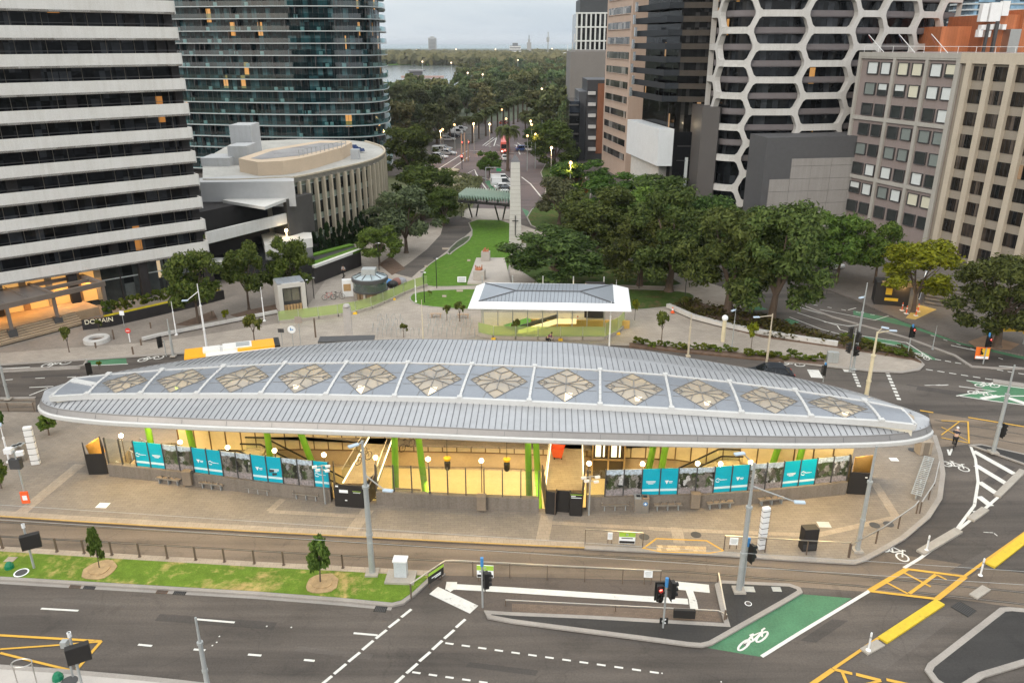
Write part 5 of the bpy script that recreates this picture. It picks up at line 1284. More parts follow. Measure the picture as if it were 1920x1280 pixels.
def s_of(px, zq):
    best = min(range(401), key=lambda i: abs(960+FPX*(lambda p: p.x/ZC((p.x,p.y,zq)))(along(L6,S6*i/400)[0])-px)); return S6*best/400
sA = s_of(1460, 28); zA = hgt(along(L6,sA)[0], 57+1)     # centre row of column A
zA = hgt(along(L6,sA)[0], 57)
frame = MB()
def h6(s, z, dd): 
    p, d = along(L6, max(0,min(S6-.01,s))); n = V2(-d.y,d.x); q = p+n*dd; return Vector((q.x,q.y,z))
rr_ = random.Random(5)
for ci in range(-2, 6):
    for ri in range(-8, 7):
        cs = sA+col_s(ci); hw = HALFW[ci]; cz = zA+ri*PITCH_R+(PITCH_R/2 if ci % 2 else 0)
        if cz < -1 or cs < -5 or cs > S6+2: continue
        hp = PITCH_R/2; O = [(hw+1,0),(hw,hp),(-hw,hp),(-hw-1,0),(-hw,-hp),(hw,-hp)]
        e1, e2, e3 = hw+.5, hw-.18, hw-.62; t1, t2 = hp-.85, hp-.52; I = [(e1,-.3),(e1,.3),(e2,t1),(e3,t2),(-e3,t2),(-e2,t1),(-e1,.3),(-e1,-.3),(-e2,-t1),(-e3,-t2),(e3,-t2),(e2,-t1)]
        Omap = [0,0,1,1,2,2,3,3,4,4,5,5]
        n = 12
        for k in range(n):
            j = (k+1)%n; o0, o1 = O[Omap[k]], O[Omap[j]]; i0, i1 = I[k], I[j]
            if o0 == o1:
                frame.poly([h6(cs+o0[0],cz+o0[1],0), h6(cs+i1[0],cz+i1[1],0), h6(cs+i0[0],cz+i0[1],0)][::-1])
            else:
                parts = 4 if abs(o0[0]-o1[0]) > 2 else 1
                for t in range(parts):
                    L_ = lambda A, B, f: (A[0]+(B[0]-A[0])*f, A[1]+(B[1]-A[1])*f)
                    a0_, a1_ = L_(o0,o1,t/parts), L_(o0,o1,(t+1)/parts); b0_, b1_ = L_(i0,i1,t/parts), L_(i0,i1,(t+1)/parts)
                    frame.quad(*[h6(cs+x,cz+z,0) for x,z in (a0_,a1_,b1_,b0_)])
                    frame.quad(*[h6(cs+x,cz+z,dd) for (x,z),dd in ((b0_,0),(b1_,0),(b1_,1.0),(b0_,1.0))])
                continue
            frame.quad(*[h6(cs+x,cz+z,dd) for (x,z),dd in ((i0,0),(i1,0),(i1,1.0),(i0,1.0))])
frame.build('honeycomb_frame', M_WCONC, T)
M_GBAND = mat('grey balcony band', (.155,.14,.145), .8, 0, .12, .4, 5)
for k in range(-8, 8):
    z = zA+k*PITCH_R/2-.45
    if z < 1: continue
    m = MB(); ln_ = offs(L6, 1.1); wallband(m, ln_, z-.1, z+.95); fl = offs(L6,2.4)
    m.prism([tuple(p)[:2] for p in ln_]+[tuple(p)[:2] for p in reversed(fl)], z-.1, z+.08, bottom=True); m.build('balcony_band', M_GBAND, T)
m = MB(); p = L6[0]; m.prism([(33.2,141.5),(36.0,140.6),(36.6,142.0),(36.6,160),(33.2,160)], 0, 19.5); m.build('side_wall', mat('dark brown cladding', (.075,.068,.066), .6, 0, .1, .3, 6), T)
# ---- 7: concrete podium wall
T = thing('concrete_podium', 'blank pale concrete podium with a charcoal upper band below the honeycomb tower', 'building', (52,133,0))
a, b = V2(42.0,132), V2(64,135.5); zt = 15.4
m = MB(); m.prism([tuple(p)[:2] for p in (a,b,b+V2(-1,7),a+V2(-1,6.3))], 0, zt); m.build('block', mat('charcoal cladding', (.085,.085,.09), .7, 0, .1), T)
M_PANEL = streaky('grey concrete panel', (.31,.295,.285)); dp = (b-a).normalized(); npn = V2(dp.y,-dp.x)
for i in range(5):
    for j in range(6):
        s0, s1 = 1.2+i*3.6, 1.2+i*3.6+3.55; z0, z1 = .2+j*2.1, .2+j*2.1+2.05
        if j == 5: z1 = z0+1.2
        if j >= 5 and i == 0 or (i == 0 and j == 4): continue
        p = a+dp*((s0+s1)/2)+npn*.05; m = MB(); m.box((p.x,p.y,(z0+z1)/2), (s1-s0,.12,z1-z0), math.atan2(dp.y,dp.x)); m.build('wall_panel', M_PANEL, T)
# ---- 8: grey and beige office pair, right
Q8 = V2(57,136); D8 = V2(.347,-.938).normalized(); N8 = V2(-.938,-.347).normalized(); B8 = Q8+D8*60
def s8(px, py): return PV(px,py,Q8,B8)
ang8 = math.atan2(D8.y,D8.x)
def box8(mb, s0, s1, z0, z1, out, th, mi=0):
    p = Q8+D8*((s0+s1)/2)+N8*(out-th/2); mb.box((p.x,p.y,(z0+z1)/2), (s1-s0,th,z1-z0), ang8, mi)
zroof = s8(1700,99)[1]; sE = s8(1806,100)[0]
T = thing('grey_office', 'grey office block with square windows in pairs, many with pale blinds', 'building', tuple(Q8)+())
M_GREYP = streaky('mauve grey cladding', (.27,.225,.215), .85, .16); M_FRAME8 = streaky('pale office frame', (.40,.385,.355))
m = MB(); box8(m, 0, sE, 0, zroof, -.3, 18); m.build('wall', M_GREYP, T)
xs = [(1626.7,1645),(1651.7,1668.3),(1683.3,1701.7),(1710,1728.3),(1745,1765),(1773,1793)]
ss = [(s8(a,128)[0], s8(b,128)[0]) for a, b in xs]
rows = [s8(1635,y)[1] for y in (117,158,197,235,273,311.5,348,385)]; p8 = (rows[0]-rows[-1])/7
rows = [rows[0]-p8*i for i in range(8)]
wtop = rows; r8 = random.Random(3)
M_BL = [plain('white blind', (.62,.66,.66), .4), plain('cream blind', (.62,.60,.48), .4), plain('grey blind', (.20,.23,.22), .2), plain('dark pane', (.035,.04,.04), .08)]
m = MB(); pierS = [0, (ss[1][1]+ss[2][0])/2, (ss[3][1]+ss[4][0])/2]
for s in pierS: box8(m, s-.28, s+.28, 0, zroof, .1, .5)
box8(m, sE-.8, sE-.05, 0, zroof, .1, .5)
for z in (rows[2]-p8*.72, rows[5]-p8*.72, rows[0]+.85): box8(m, .28, sE-.8, z-.3, z+.3, .06, .45)
box8(m, 0, sE, zroof-.7, zroof, .12, .5); m.build('pier_frame', M_FRAME8, T)
for ri, zt in enumerate(rows):
    for ci, (s0, s1) in enumerate(ss):
        h = 1.72; pb = (.95,.8,.1,.25,.3,.1,.75,.1)[ri]
        kx = 0 if r8.random() < pb else (3 if ri in (2,5,7) or r8.random() < .5 else 2)
        if kx == 0 and r8.random() < .25: kx = 1
        m = MB(); box8(m, s0, s1, zt-h, zt, -.12, .2, 3)
        hb = h*r8.choice((.55,.8,1,1,1)) if kx < 2 else h
        box8(m, s0+.06, s1-.06, zt-hb+.03, zt-.03, -.1, .06, kx); w_ = m.build('window', M_BL, T)
        m = MB(); box8(m, s0-.08, s1+.08, zt, zt+.08, .02, .35); box8(m, s0-.08, s1+.08, zt-h-.08, zt-h, .02, .35); box8(m, s0-.08, s0, zt-h, zt, .02, .35); box8(m, s1, s1+.08, zt-h, zt, .02, .35); m.build('window_frame', M_DGREY, w_)
T = thing('beige_office', 'beige office block with tall vertical fins and dark windows at the right edge', 'building', tuple(Q8+D8*sE))
M_BE2 = streaky('beige concrete fin', (.50,.44,.355)); M_BE3 = mat('tan spandrel', (.285,.25,.205), .85, 0, .1, .3, 6)
m = MB(); box8(m, sE, sE+34, 0, zroof, -.4, 18); m.build('wall', M_BE3, T)
m = MB(); box8(m, sE-.05, sE+34, zroof-1.3, zroof+.1, .2, .7); m.build('cornice', M_BE2, T)
f0, f1 = s8(1818,125)[0], s8(1858,125)[0]; pf = f1-f0
for k in range(11):
    m = MB(); box8(m, f0+k*pf-.45, f0+k*pf+.45, 0, zroof-1.3, .25, .75); m.build('fin', M_BE2, T)
rb = [s8(1838,y)[1] for y in (125,170,215,258,302,343,384)]; pb_ = (rb[0]-rb[-1])/6
M_W8 = winmat('beige office window', (.045,.035,.028), .07, .012, (1,.6,.3), (.62,.62,3), .1, .2)
for ri in range(9):
    zt = rb[0]-pb_*ri
    for k in range(10):
        m = MB(); box8(m, f0+k*pf+.47, f0+(k+1)*pf-.47, zt-1.85, zt, -.3, .2)
        for t in (1,2,3): s = f0+k*pf+.45+(pf-.9)*t/4; box8(m, s-.04, s+.04, zt-1.85, zt, -.27, .1, 1)
        m.build('window', [M_W8, M_PIER], T)
# rooftop blocks behind
T = thing('brick_rooftop', 'orange brick plant tower with white vent boxes above the grey office roof', 'building', (78,140,0))
M_BRICK = paving('orange brick', (.50,.17,.07), .5, .16, .15, 0, .6)
def pxbox(nm, x0, x1, yt, Y, D, zb, mt, par):
    zt = hgt(V2(0,Y), yt); zc = Y*CP+(CAMH-(zt+zb)/2)*SP; X0, X1 = (x0-960)/FPX*zc, (x1-960)/FPX*zc
    k = MB(); k.box(((X0+X1)/2, Y+D/2, (zt+zb)/2), (X1-X0, D, zt-zb)); return k.build(nm, mt, par)
pxbox('brick_block', 1733,1812,50,142,14,0,M_BRICK,T); pxbox('brick_block', 1811,1880,28,138,12,0,M_BRICK,T); pxbox('brick_block', 1878,1990,18,137,12,0,M_BRICK,T)
for x0, x1, yt, yb in ((1841,1853,7,41),(1857,1867,5,41),(1867,1878,5,41),(1880,1893,2,30),(1840,1849,47,57),(1855,1863,46,56),(1866,1875,45,55),(1880,1887,46,56),(1835,1843,56,70),(1850,1858,58,70)):
    pxbox('vent_box', x0,x1,yt,136.5,1,hgt(V2(0,136.5),yb),M_WPAINT,T)
pxbox('flue', 1888,1908,55,136,2,26,M_STEEL,T); pxbox('pipe', 1845,1849,45,136,.5,26,M_DGREY,T); pxbox('pipe', 1861,1866,40,136,.5,26,M_DGREY,T)
T = thing('blue_glass_tower', 'distant blue glass tower peeking out above the orange brick rooftop', 'building', (145,260,0))
bt = pxbox('shaft', 1816,1990,-140,260,25,0,winmat('blue tower glazing', (.10,.17,.24), .1, 0, (1,1,1), (2.5,2.5,3.2), .4, 1, (.03,.06,.09)),T)
for k in range(14): pxbox('floor_band', 1811,1995,-60+k*11,259.6,25.6,hgt(V2(0,259.6),-57+k*11),M_SLAB,T)
# flagpoles on the roof edge
for x, y, fc, lab in ((1648,70,(.5,.04,.05),'red flag on a slanted pole on the grey office roof'),(1706,70,(.12,.16,.28),'dark blue flag on a slanted pole on the grey office roof'),(1768,73,(.6,.25,.25),'red and white flag on a slanted pole at the right of the grey roof')):
    s = s8(x,98)[0]; p = Q8+D8*s-N8*1.0; k = MB(); t = Vector((p.x-2.4,p.y+1,zroof+2.6)); k.tube((p.x,p.y,zroof),t,.05)
    e = t+Vector((1.0,.3,-1.3)); k.add([t,t+Vector((.15,.5,-.1)),e+Vector((.25,.5,-.1)),e],[(0,1,2,3),(3,2,1,0)],1)
    single('flagpole', k, [M_WPAINT, mat('flag cloth %d'%x, fc, .8)], lab, 'flag', 'flags on the roof')
k = MB()
for s in range(0,int(sE)+14,3): p = Q8+D8*s-N8*.6; k.tube((p.x,p.y,zroof),(p.x,p.y,zroof+.9),.03)
a, b = Q8-N8*.6, Q8+D8*(sE+14)-N8*.6; k.bar((a.x,a.y,zroof+.9),(b.x,b.y,zroof+.9),.05,.05)
single('roof_railing', k, M_WPAINT, 'thin white railing along the roof edge of the grey office', 'railing')
# ---- mid-distance blocks right of the avenue
T = thing('white_grid_office', 'far white office with a grid of tall windows under a dark cap', 'building', (28,300,0))
M_GRIDW = mat('white grid frame', (.62,.64,.62), .7, 0, .05)
pxbox('block', 1079,1140,25,300,22,0,winmat('grid glazing', (.02,.022,.025), .1, .015, (1,.6,.2), (1.2,1.2,3), .1, .5),T)
zt = hgt(V2(0,300),25)
for k in range(7): zc = 300*CP+SP*2; x = (1080.5+k*8.6-960)/FPX*zc; m = MB(); m.box((x,299.8,zt/2), (.55,.5,zt)); m.build('mullion', M_GRIDW, T)
for k in range(6): m = MB(); z = zt-k*3.4*1.35; m.box(((1110-960)/FPX*281,299.7,z), (12.5,.5,.5)); m.build('floor_band', M_GRIDW, T)
pxbox('cap', 1087,1140,-2,301,20,30,mat('dark cap', (.05,.055,.06), .6),T)
T = thing('grey_block', 'plain grey concrete block in front of the far white office', 'building', (24,262,0)); pxbox('wall', 1068,1140,97,262,20,0,mat('plain grey concrete', (.20,.19,.18), .9, 0, .08, .2, 3),T); pxbox('parapet', 1078,1140,94,263,18,20,mat('plain grey parapet', (.24,.23,.22), .9),T)
T = thing('dark_apartments', 'dark apartment block with white balcony edges beside the plain grey block', 'building', (21,216,0))
pxbox('tower', 1099,1140,150,216,16,0,mat('dark apartment cladding', (.035,.036,.042), .5),T); pxbox('tower', 1084,1100,172,218,16,0,mat('slate apartment cladding', (.07,.075,.085), .5),T); pxbox('low_block', 1067,1086,190,214,14,0,winmat('low block glazing', (.04,.05,.07), .1, .02, (1,.6,.3), (3,3,3.2), .2, .8),T)
pxbox('rust_panel', 1119,1132,157,215.6,1,2,mat('rust cladding', (.20,.075,.035), .7),T)
for k in range(6):
    pxbox('balcony', 1103,1117,172+k*21,215,1.2,hgt(V2(0,215),178+k*21),mat('white balcony edge', (.5,.5,.5), .6),T)
    pxbox('floor_line', 1067,1085,196+k*18,213.6,1,hgt(V2(0,213.6),199+k*18),M_DGREY,T)
# ---- skyline far away
def far(nm, label, cat, boxes):
    T = thing(nm, label, cat, (0,boxes[0][4],0))
    for b in boxes: pxbox(*b, T)
M_FARC = mat('far concrete', (.36,.36,.36), .8, 0, .05); M_FARD = mat('far windows', (.16,.17,.18), .5); M_FARW = mat('far white', (.7,.7,.7), .7)
far('slab_tower', 'lone pale slab tower standing against the sea', 'tower', [('shaft',803,817,71,2600,30,0,M_FARC)]+[('window_row',804,816,74+k*2.6,2599,1,hgt(V2(0,2599),75.2+k*2.6),M_FARD) for k in range(8)]+[('roof_box',807,813,68.5,2605,12,30,M_FARC)])
far('banded_building', 'stepped white banded building rising out of the far trees', 'building', [('block',956,976,86,1500,30,0,M_FARD),('upper_block',961,971,81,1505,20,20,M_FARD)]+[('floor_band',955,977,87+k*4.4,1499,2,hgt(V2(0,1499),89.2+k*4.4),M_FARW) for k in range(6)])
far('spired_tower', 'pale church-like tower with a thin spire on the skyline', 'tower', [('body',988,996,80,1700,10,0,M_FARC),('belfry',990,994,74,1702,6,20,M_FARC),('spire',991.4,992.6,66,1703,1.4,20,M_DGREY)])
far('lattice_mast', 'tall thin communications mast with a drum near its top', 'mast', [('shaft',1026.7,1028.3,60,1400,1.4,0,M_FARC),('drum',1025,1030,70,1398,4,hgt(V2(0,1398),79),M_FARC)])
far('boathouse', 'low dark boathouse with a pink deck on the edge of the lake', 'building', [('hall',768,790,133.5,764,14,0,mat('boathouse wall', (.10,.10,.11), .6)),('roof',765,794,131.8,762,18,hgt(V2(0,762),134.5),mat('boathouse roof', (.2,.2,.21), .6)),('deck',752,832,142.5,755,3,0,mat('pink deck', (.42,.28,.24), .8))])
far('grandstand', 'small white roofed stand at the right edge of the far trees', 'building', [('stand',1058,1075,99,1300,20,0,M_FARW),('mast',1063.5,1064.5,84,1302,1,0,M_FARW)])
for x, y in ((789,89),(844,90),(874,90),(892,91),(911,92)):
    p = V2((x-960)/FPX*2400,2560); k = MB(); k.tube((p.x,p.y,0),(p.x,p.y,hgt(p,y)), .8, .5, 6); single('far_mast', k, M_FARD, 'thin dark mast standing on the far shore in front of the sea', 'mast', 'thin masts on the far shore')
# ================================================================ TREES
LF_ELM = leafm('elm leaves', (.022,.042,.012), (.115,.160,.045), .045)
LF_PLANE = leafm('plane leaves', (.045,.070,.014), (.165,.185,.045), .03)
LF_BRIGHT = leafm('bright leaves', (.040,.082,.016), (.14,.215,.045), .03)
LF_GUM = leafm('gum leaves', (.045,.058,.030), (.145,.165,.085), .05)
LF_FAR = leafm('far leaves', (.050,.070,.030), (.185,.215,.095), .075, .2)
LF_YEL = leafm('yellow leaves with lamp tint', (.08,.11,.01), (.22,.25,.02), .02)  # yellow lamp light put into the big tree's leaf colour; saplings share it
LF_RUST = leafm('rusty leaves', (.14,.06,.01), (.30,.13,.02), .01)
LF_CONI = leafm('conifer leaves', (.012,.030,.010), (.035,.065,.022), .02)
LF_PALM = leafm('palm fronds', (.045,.06,.022), (.14,.155,.055), .02)
LF_SHRUB = leafm('shrub leaves', (.045,.075,.012), (.16,.19,.03), .03)
def leaf(V, F, c, nrm, s, rnd, asp=.62):
    t = Vector((rnd.uniform(-1,1),rnd.uniform(-1,1),rnd.uniform(-1,1))); x = nrm.cross(t)
    if x.length < 1e-4: return
    x.normalize(); y = nrm.cross(x); n = len(V)
    V += [c-x*s*asp*.5-y*s*.2, c-y*s*.75+nrm*s*.08, c+x*s*asp*.5-y*s*.2, c+x*s*asp*.35+y*s*.5, c+nrm*s*.12+y*s*.75, c-x*s*asp*.35+y*s*.5]
    F += [(n,n+1,n+2,n+3,n+4,n+5)]
def crown_mesh(name, mt, seed, nl, ls, shape='round', nlobe=26, hw=1.0, cbase=.28):
    """unit tree: crown width 1 (x, y in -.5..+.5), total height 1; lobes filled with leaf faces"""
    rnd = random.Random(seed); lobes = []
    for i in range(nlobe):
        f = rnd.random()
        if shape == 'round': z = cbase+(1-cbase)*(.12+.76*f); rr = math.sin(math.pi*min(1,max(0,(z-cbase)/(1-cbase)*.93+.07)))**.6
        elif shape == 'cone': z = cbase+(1-cbase)*f**1.3*.92; rr = (1-(z-cbase)/(1-cbase))**.8
        else: z = cbase+(1-cbase)*(.25+.65*f); rr = (1-((z-cbase)/(1-cbase)-.35)**2*1.6)
        a = i*2.399+rnd.uniform(-.5,.5); d = rnd.choice((.40,.43,.47))*rr*math.sqrt(rnd.uniform(.12,1.0))
        r = rnd.uniform(.075,.165)*(.8 if shape == 'cone' else 1)*(1.2-.5*d/.4 if shape != 'cone' else .75)
        lobes.append((Vector((d*math.cos(a), d*math.sin(a), 0)), z, r))
    tot = sum(l[2]**2 for l in lobes); V = []; F = []
    for c, z, r in lobes:
        n = int(nl*r*r/tot)
        for _ in range(n):
            v = Vector((rnd.gauss(0,1),rnd.gauss(0,1),rnd.gauss(0,1))); v.normalize()
            k = r*(rnd.random()**.35)*rnd.choice((1,1,1,1.12,1.25))
            p = Vector((c.x+v.x*k, c.y+v.y*k, z+v.z*k*.8/hw*.9))
            nr = (v+Vector((rnd.gauss(0,.55),rnd.gauss(0,.55),rnd.gauss(0,.55)+.35))).normalized()
            leaf(V, F, p, nr, ls*rnd.uniform(.7,1.35), rnd)
    me = bpy.data.meshes.new(name); me.from_pydata([tuple(v) for v in V], [], F); me.materials.append(mt); me.update(); return me
def trunk_mesh(name, seed, h=.55, r=.03, limbs=5, fork=.3):
    rnd = random.Random(seed); m = MB(); bend = Vector((rnd.uniform(-.02,.02),rnd.uniform(-.02,.02),fork))
    m.lathe([(r*1.5,0),(r*1.1,.03),(r,.08)],(0,0,0),8); m.tube((0,0,.08), bend, r, r*.75, 8)
    for i in range(limbs):
        a = i*6.283/limbs+rnd.uniform(-.4,.4); e = rnd.uniform(.12,.26); mid = bend+Vector((e*.45*math.cos(a),e*.45*math.sin(a),(h-fork)*.55)); end = Vector((e*math.cos(a),e*math.sin(a),h+rnd.uniform(0,.15)))
        m.tube(bend, mid, r*.6, r*.4, 6); m.tube(mid, end, r*.4, r*.15, 5)
        a2 = a+rnd.uniform(-.9,.9); m.tube(mid, mid+Vector((.14*math.cos(a2),.14*math.sin(a2),.16)), r*.3, r*.1, 5)
    me = bpy.data.meshes.new(name); me.from_pydata(m.v, [], m.f); me.materials.append(M_BARK); me.update(); return me
class Kind:
    def __init__(s, crown, trunk): s.c = crown; s.t = trunk
def plant(kind, name, loc, w, h, label, cat, group=None, rot=None, parts=('crown','trunk')):
    T = thing(name, label, cat, loc, RN.uniform(0,6.28) if rot is None else rot, group)
    T.scale = (w,w,h)
    for nm, me in zip(parts, (kind.c, kind.t)):
        if me is None: continue
        o = bpy.data.objects.new(nm, me); COL.objects.link(o); o.parent = T; KID.setdefault(T,[]).append(o)
    return T
K_ELM = [Kind(crown_mesh('elm_crown', LF_ELM, 40+i, 12500, .027, 'round', 44, 1, .12), trunk_mesh('elm_trunk', 50+i, .6, .035, 6, .22)) for i in range(3)]
K_PLANE = [Kind(crown_mesh('plane_crown', LF_PLANE, 60+i, 6500, .035, 'round', 28, 1, .25), trunk_mesh('plane_trunk', 63+i, .6, .022, 5, .26)) for i in range(2)]
K_GREEN = [Kind(crown_mesh('green_crown', LF_BRIGHT, 70+i, 6500, .034, 'round', 28, 1, .2), trunk_mesh('green_trunk', 73+i, .6, .022, 5, .24)) for i in range(2)]
K_GUM = [Kind(crown_mesh('gum_crown', LF_GUM, 80+i, 5500, .036, 'round', 24, 1, .15), trunk_mesh('gum_trunk', 83+i, .6, .025, 5, .2)) for i in range(2)]
K_FAR = [Kind(crown_mesh('park_crown', LF_FAR, 90+i, 1300, .078, 'round', 22, 1, .12), trunk_mesh('park_trunk', 94+i, .5, .03, 3, .2)) for i in range(4)]
K_YEL = Kind(crown_mesh('lamp_tint_crown', LF_YEL, 120, 6500, .031, 'round', 26, 1, .22), trunk_mesh('lit_trunk', 121, .6, .022, 5, .24))
K_RUST = Kind(crown_mesh('rust_crown', LF_RUST, 122, 1500, .07, 'round', 20, 1, .1), trunk_mesh('rust_trunk', 123, .5, .03, 3, .2))
K_SAP = [Kind(crown_mesh('sapling_crown', LF_PLANE, 130+i, 420, .12, 'oval', 14, 1, .35), trunk_mesh('sapling_trunk', 133+i, .7, .035, 3, .4)) for i in range(2)]
K_SAPB = Kind(crown_mesh('sapling_crown', LF_YEL, 140, 420, .12, 'oval', 14, 1, .35), trunk_mesh('sapling_trunk', 143, .7, .03, 3, .4))
K_YOUNG = Kind(crown_mesh('young_crown', LF_BRIGHT, 150, 2600, .085, 'oval', 30, 1, .08), trunk_mesh('young_trunk', 153, .7, .03, 4, .26))
K_CON = [Kind(crown_mesh('conifer_crown', LF_CONI, 100+i, 2200, .13, 'cone', 30, 1, .02), None) for i in range(2)]
LF_DEEP = leafm('deep green leaves', (.026,.054,.015), (.105,.155,.042), .04)
K_FULL = [Kind(crown_mesh('full_crown', LF_DEEP, 170+i, 8000, .034, 'round', 46, 1, .0), trunk_mesh('full_trunk', 173+i, .5, .03, 4, .15)) for i in range(2)]
K_SHRUB = [Kind(crown_mesh('shrub_leaves', LF_SHRUB, 160+i, 260, .2, 'round', 10, 1, .05), None) for i in range(3)]
def tree(kind, base, topy, wpx, label, name='street_tree', cat='tree', group=None, z=.15, cx=None):
    p = P(*base, z); h = hgt(p, topy)-z; w = 1.12*wpx*PXM(Vector((p.x,p.y,h*.6)))
    return plant(kind, name, p, w, h, label, cat, group)
E = K_ELM
G1 = 'dark elms right of the lawn'
for i, (b, ty, w, lab) in enumerate((
 ((1043,536),426,215,'broad low dark elm overhanging the white pavilion roof'),
 ((1199,535),395,150,'dark elm between the broad low elm and the plaza elms'),
 ((1254,546),352,185,'tall dark elm on the lawn right of the white pavilion'),
 ((1364,588),382,200,'dark elm with a thick trunk standing in the mulch bed'),
 ((1446,602),372,205,'large dark elm at the near end of the mulch bed, reaching over the road'),
 ((1118,470),345,170,'dark elm behind the broad low elm, left of the concrete podium trees'),
 ((1300,515),355,150,'dark elm just left of the mulch bed elms, behind them'))):
    tree(E[i%3], b, ty, w, lab, 'elm_tree', group=G1)
for i, (k, b, ty, w, lab) in enumerate((
 (K_GREEN[0], (1568,530), 392, 130,'bright green tree in front of the grey office, left of the yellow lit one'),
 (K_GREEN[1], (1640,530), 395, 110,'mid green tree in front of the left half of the grey office'),
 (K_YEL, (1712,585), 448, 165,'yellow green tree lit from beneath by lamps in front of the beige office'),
 (E[1], (1868,650), 478, 190,'dark full tree at the right edge in front of the beige office'),
 (K_GREEN[1], (1500,505), 398, 130,'green tree in front of the blank concrete podium'),
 (E[2], (1440,480), 392, 130,'dark green tree at the foot of the honeycomb tower'))):
    tree(k, b, ty, w, lab, group='trees in front of the right-hand offices')
for i, (k, b, ty, w, lab) in enumerate((
 (K_GREEN[0], (1085,378), 296, 125,'round green tree left of the avenue trees, below the pink tower'),
 (K_FULL[1], (1040,312), 222, 100,'dark tree beside the avenue, below the dark apartments'),
 (K_GREEN[1], (1150,395), 318, 140,'green tree at the foot of the pink tower'),
 (K_FULL[0], (1235,400), 326, 130,'dark tree at the foot of the white box podium'),
 (K_GREEN[0], (1200,440), 350, 150,'bright topped tree in front of the white box podium'),
 (K_GUM[0], (1048,420), 330, 110,'grey green tree beside the road left of the dark elms'),
 (K_GREEN[1], (1330,452), 368, 150,'green tree in front of the small glass annexe'),
 (K_GUM[1], (1390,440), 385, 120,'grey green tree against the honeycomb tower base'),
 (E[2], (1018,285), 232, 80,'small dark tree right of the tall palm'),
 (K_GREEN[0], (1130,440), 372, 120,'green tree just above the broad low elm'))):
    tree(k, b, ty, w, lab, group='trees right of the avenue')
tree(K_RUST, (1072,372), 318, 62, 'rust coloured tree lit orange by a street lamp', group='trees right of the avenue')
for i, (k, b, ty, w, lab) in enumerate((
 (K_FULL[0], (772,330), 231, 112,'tall dark green tree right of the teal tower'),
 (K_FULL[1], (793,412), 305, 138,'wide green tree between the curved office and the terraces'),
 (K_GUM[0], (762,474), 347, 128,'grey green tree beside the driveway, in front of the curved office'),
 (K_GUM[1], (725,445), 365, 80,'grey green tree hard against the curved office'),
 (K_FULL[0], (832,422), 348, 62,'narrow dark tree left of the green canopy'),
 (K_GREEN[0], (712,498), 420, 85,'small tree lit yellow by a park lamp near the driveway'))):
    tree(k, b, ty, w, lab, group='trees beside the driveway')
for i, (k, b, ty, w, lab) in enumerate((
 (K_PLANE[0], (372,606), 461, 108,'leafy plane tree in front of the banded block, nearest the lobby canopy'),
 (K_PLANE[1], (467,580), 455, 92,'middle plane tree of the three in front of the banded block'),
 (K_GREEN[0], (549,560), 440, 95,'darker green street tree behind the lift kiosk'))):
    tree(k, b, ty, w, lab, group='street trees in front of the banded block')
tree(K_GREEN[1], (918,334), 275, 52, 'round tree standing alone on the island of the far intersection', 'street_tree')
fo_ = offs(front3, -1.7)
for i in range(13):
    p, d = along(fo_, 1.2+i*1.45); plant(K_CON[i%2], 'conifer', (p.x,p.y,.1), 1.7, 3.6+(i%3)*.45, 'dark pointed conifer in the row below the fins of the curved office', 'tree', 'conifers along the curved office')
for i, (x, y) in enumerate(((386,363),(401,362),(413,364))):
    p = P(x,y+1,9.2); plant(K_CON[i%2], 'conifer', p, 1.7, 2.0, 'small clipped conifer on the terrace beside the banded block', 'tree', 'conifers on the terrace')
# hedges in the lobby planter
for i in range(9):
    p = pw[1].lerp(pw[3], .05+i*.07)+nv*1.7+Vector((0,0,1.0)); plant(K_SHRUB[i%3], 'hedge_shrub', p, 1.3, 1.5, 'dark clipped shrub in the row behind the yellow flower strip', 'shrub', 'shrubs behind the flower strip')
# young trees and saplings
tree(K_YOUNG, (601,1092), 1008, 46, 'young leafy tree in a straw ring at the right of the grass verge', 'young_tree')
tree(K_YOUNG, (187,1066), 990, 28, 'young thin leaning tree in a straw ring on the left of the grass verge', 'young_tree')
tree(K_YOUNG, (92,815), 775, 36, 'round topped young tree under the left tip of the station roof', 'young_tree')
tree(K_YOUNG, (3,915), 855, 36, 'young tree at the left edge beside the plaza bins', 'young_tree')
tree(K_YOUNG, (-4,818), 752, 34, 'small tree cut off by the left edge behind the tall white lamp post', 'young_tree')
SAPS = [((478,646),590,34,0,'sapling behind the orange bus'),((1240,643),583,24,0,'sapling on the paving right of the white pavilion'),((1408,655),603,22,2,'yellow green sapling in the shrub bed behind the station'),((862,602),566,20,0,'thin sapling by the left end of the bicycle racks'),((838,600),572,16,0,'smaller thin sapling left of the bicycle racks'),((757,632),607,16,1,'brown leafed sapling in front of the left bicycle racks'),((969,632),600,18,1,'sapling in front of the green mesh fence'),((130,660),612,22,0,'bare looking sapling beside the round stone seat'),((186,620),600,14,1,'sapling inside the round stone seat'),((187,692),677,10,2,'tiny sapling at the kerb beyond the left roof tip'),((425,607),580,14,2,'yellow sapling near the middle plane tree'),((1190,600),560,14,2,'yellow sapling beside the right end of the pavilion'),((805,555),545,10,1,'tiny staked sapling on the round lawn'),((1283,580),555,16,0,'sapling at the corner of the mulch bed')]
for b, ty, w, k, lab in SAPS: tree((K_SAP[0],K_SAP[1],K_SAPB)[k], b, ty, w, lab, 'sapling', 'sapling')
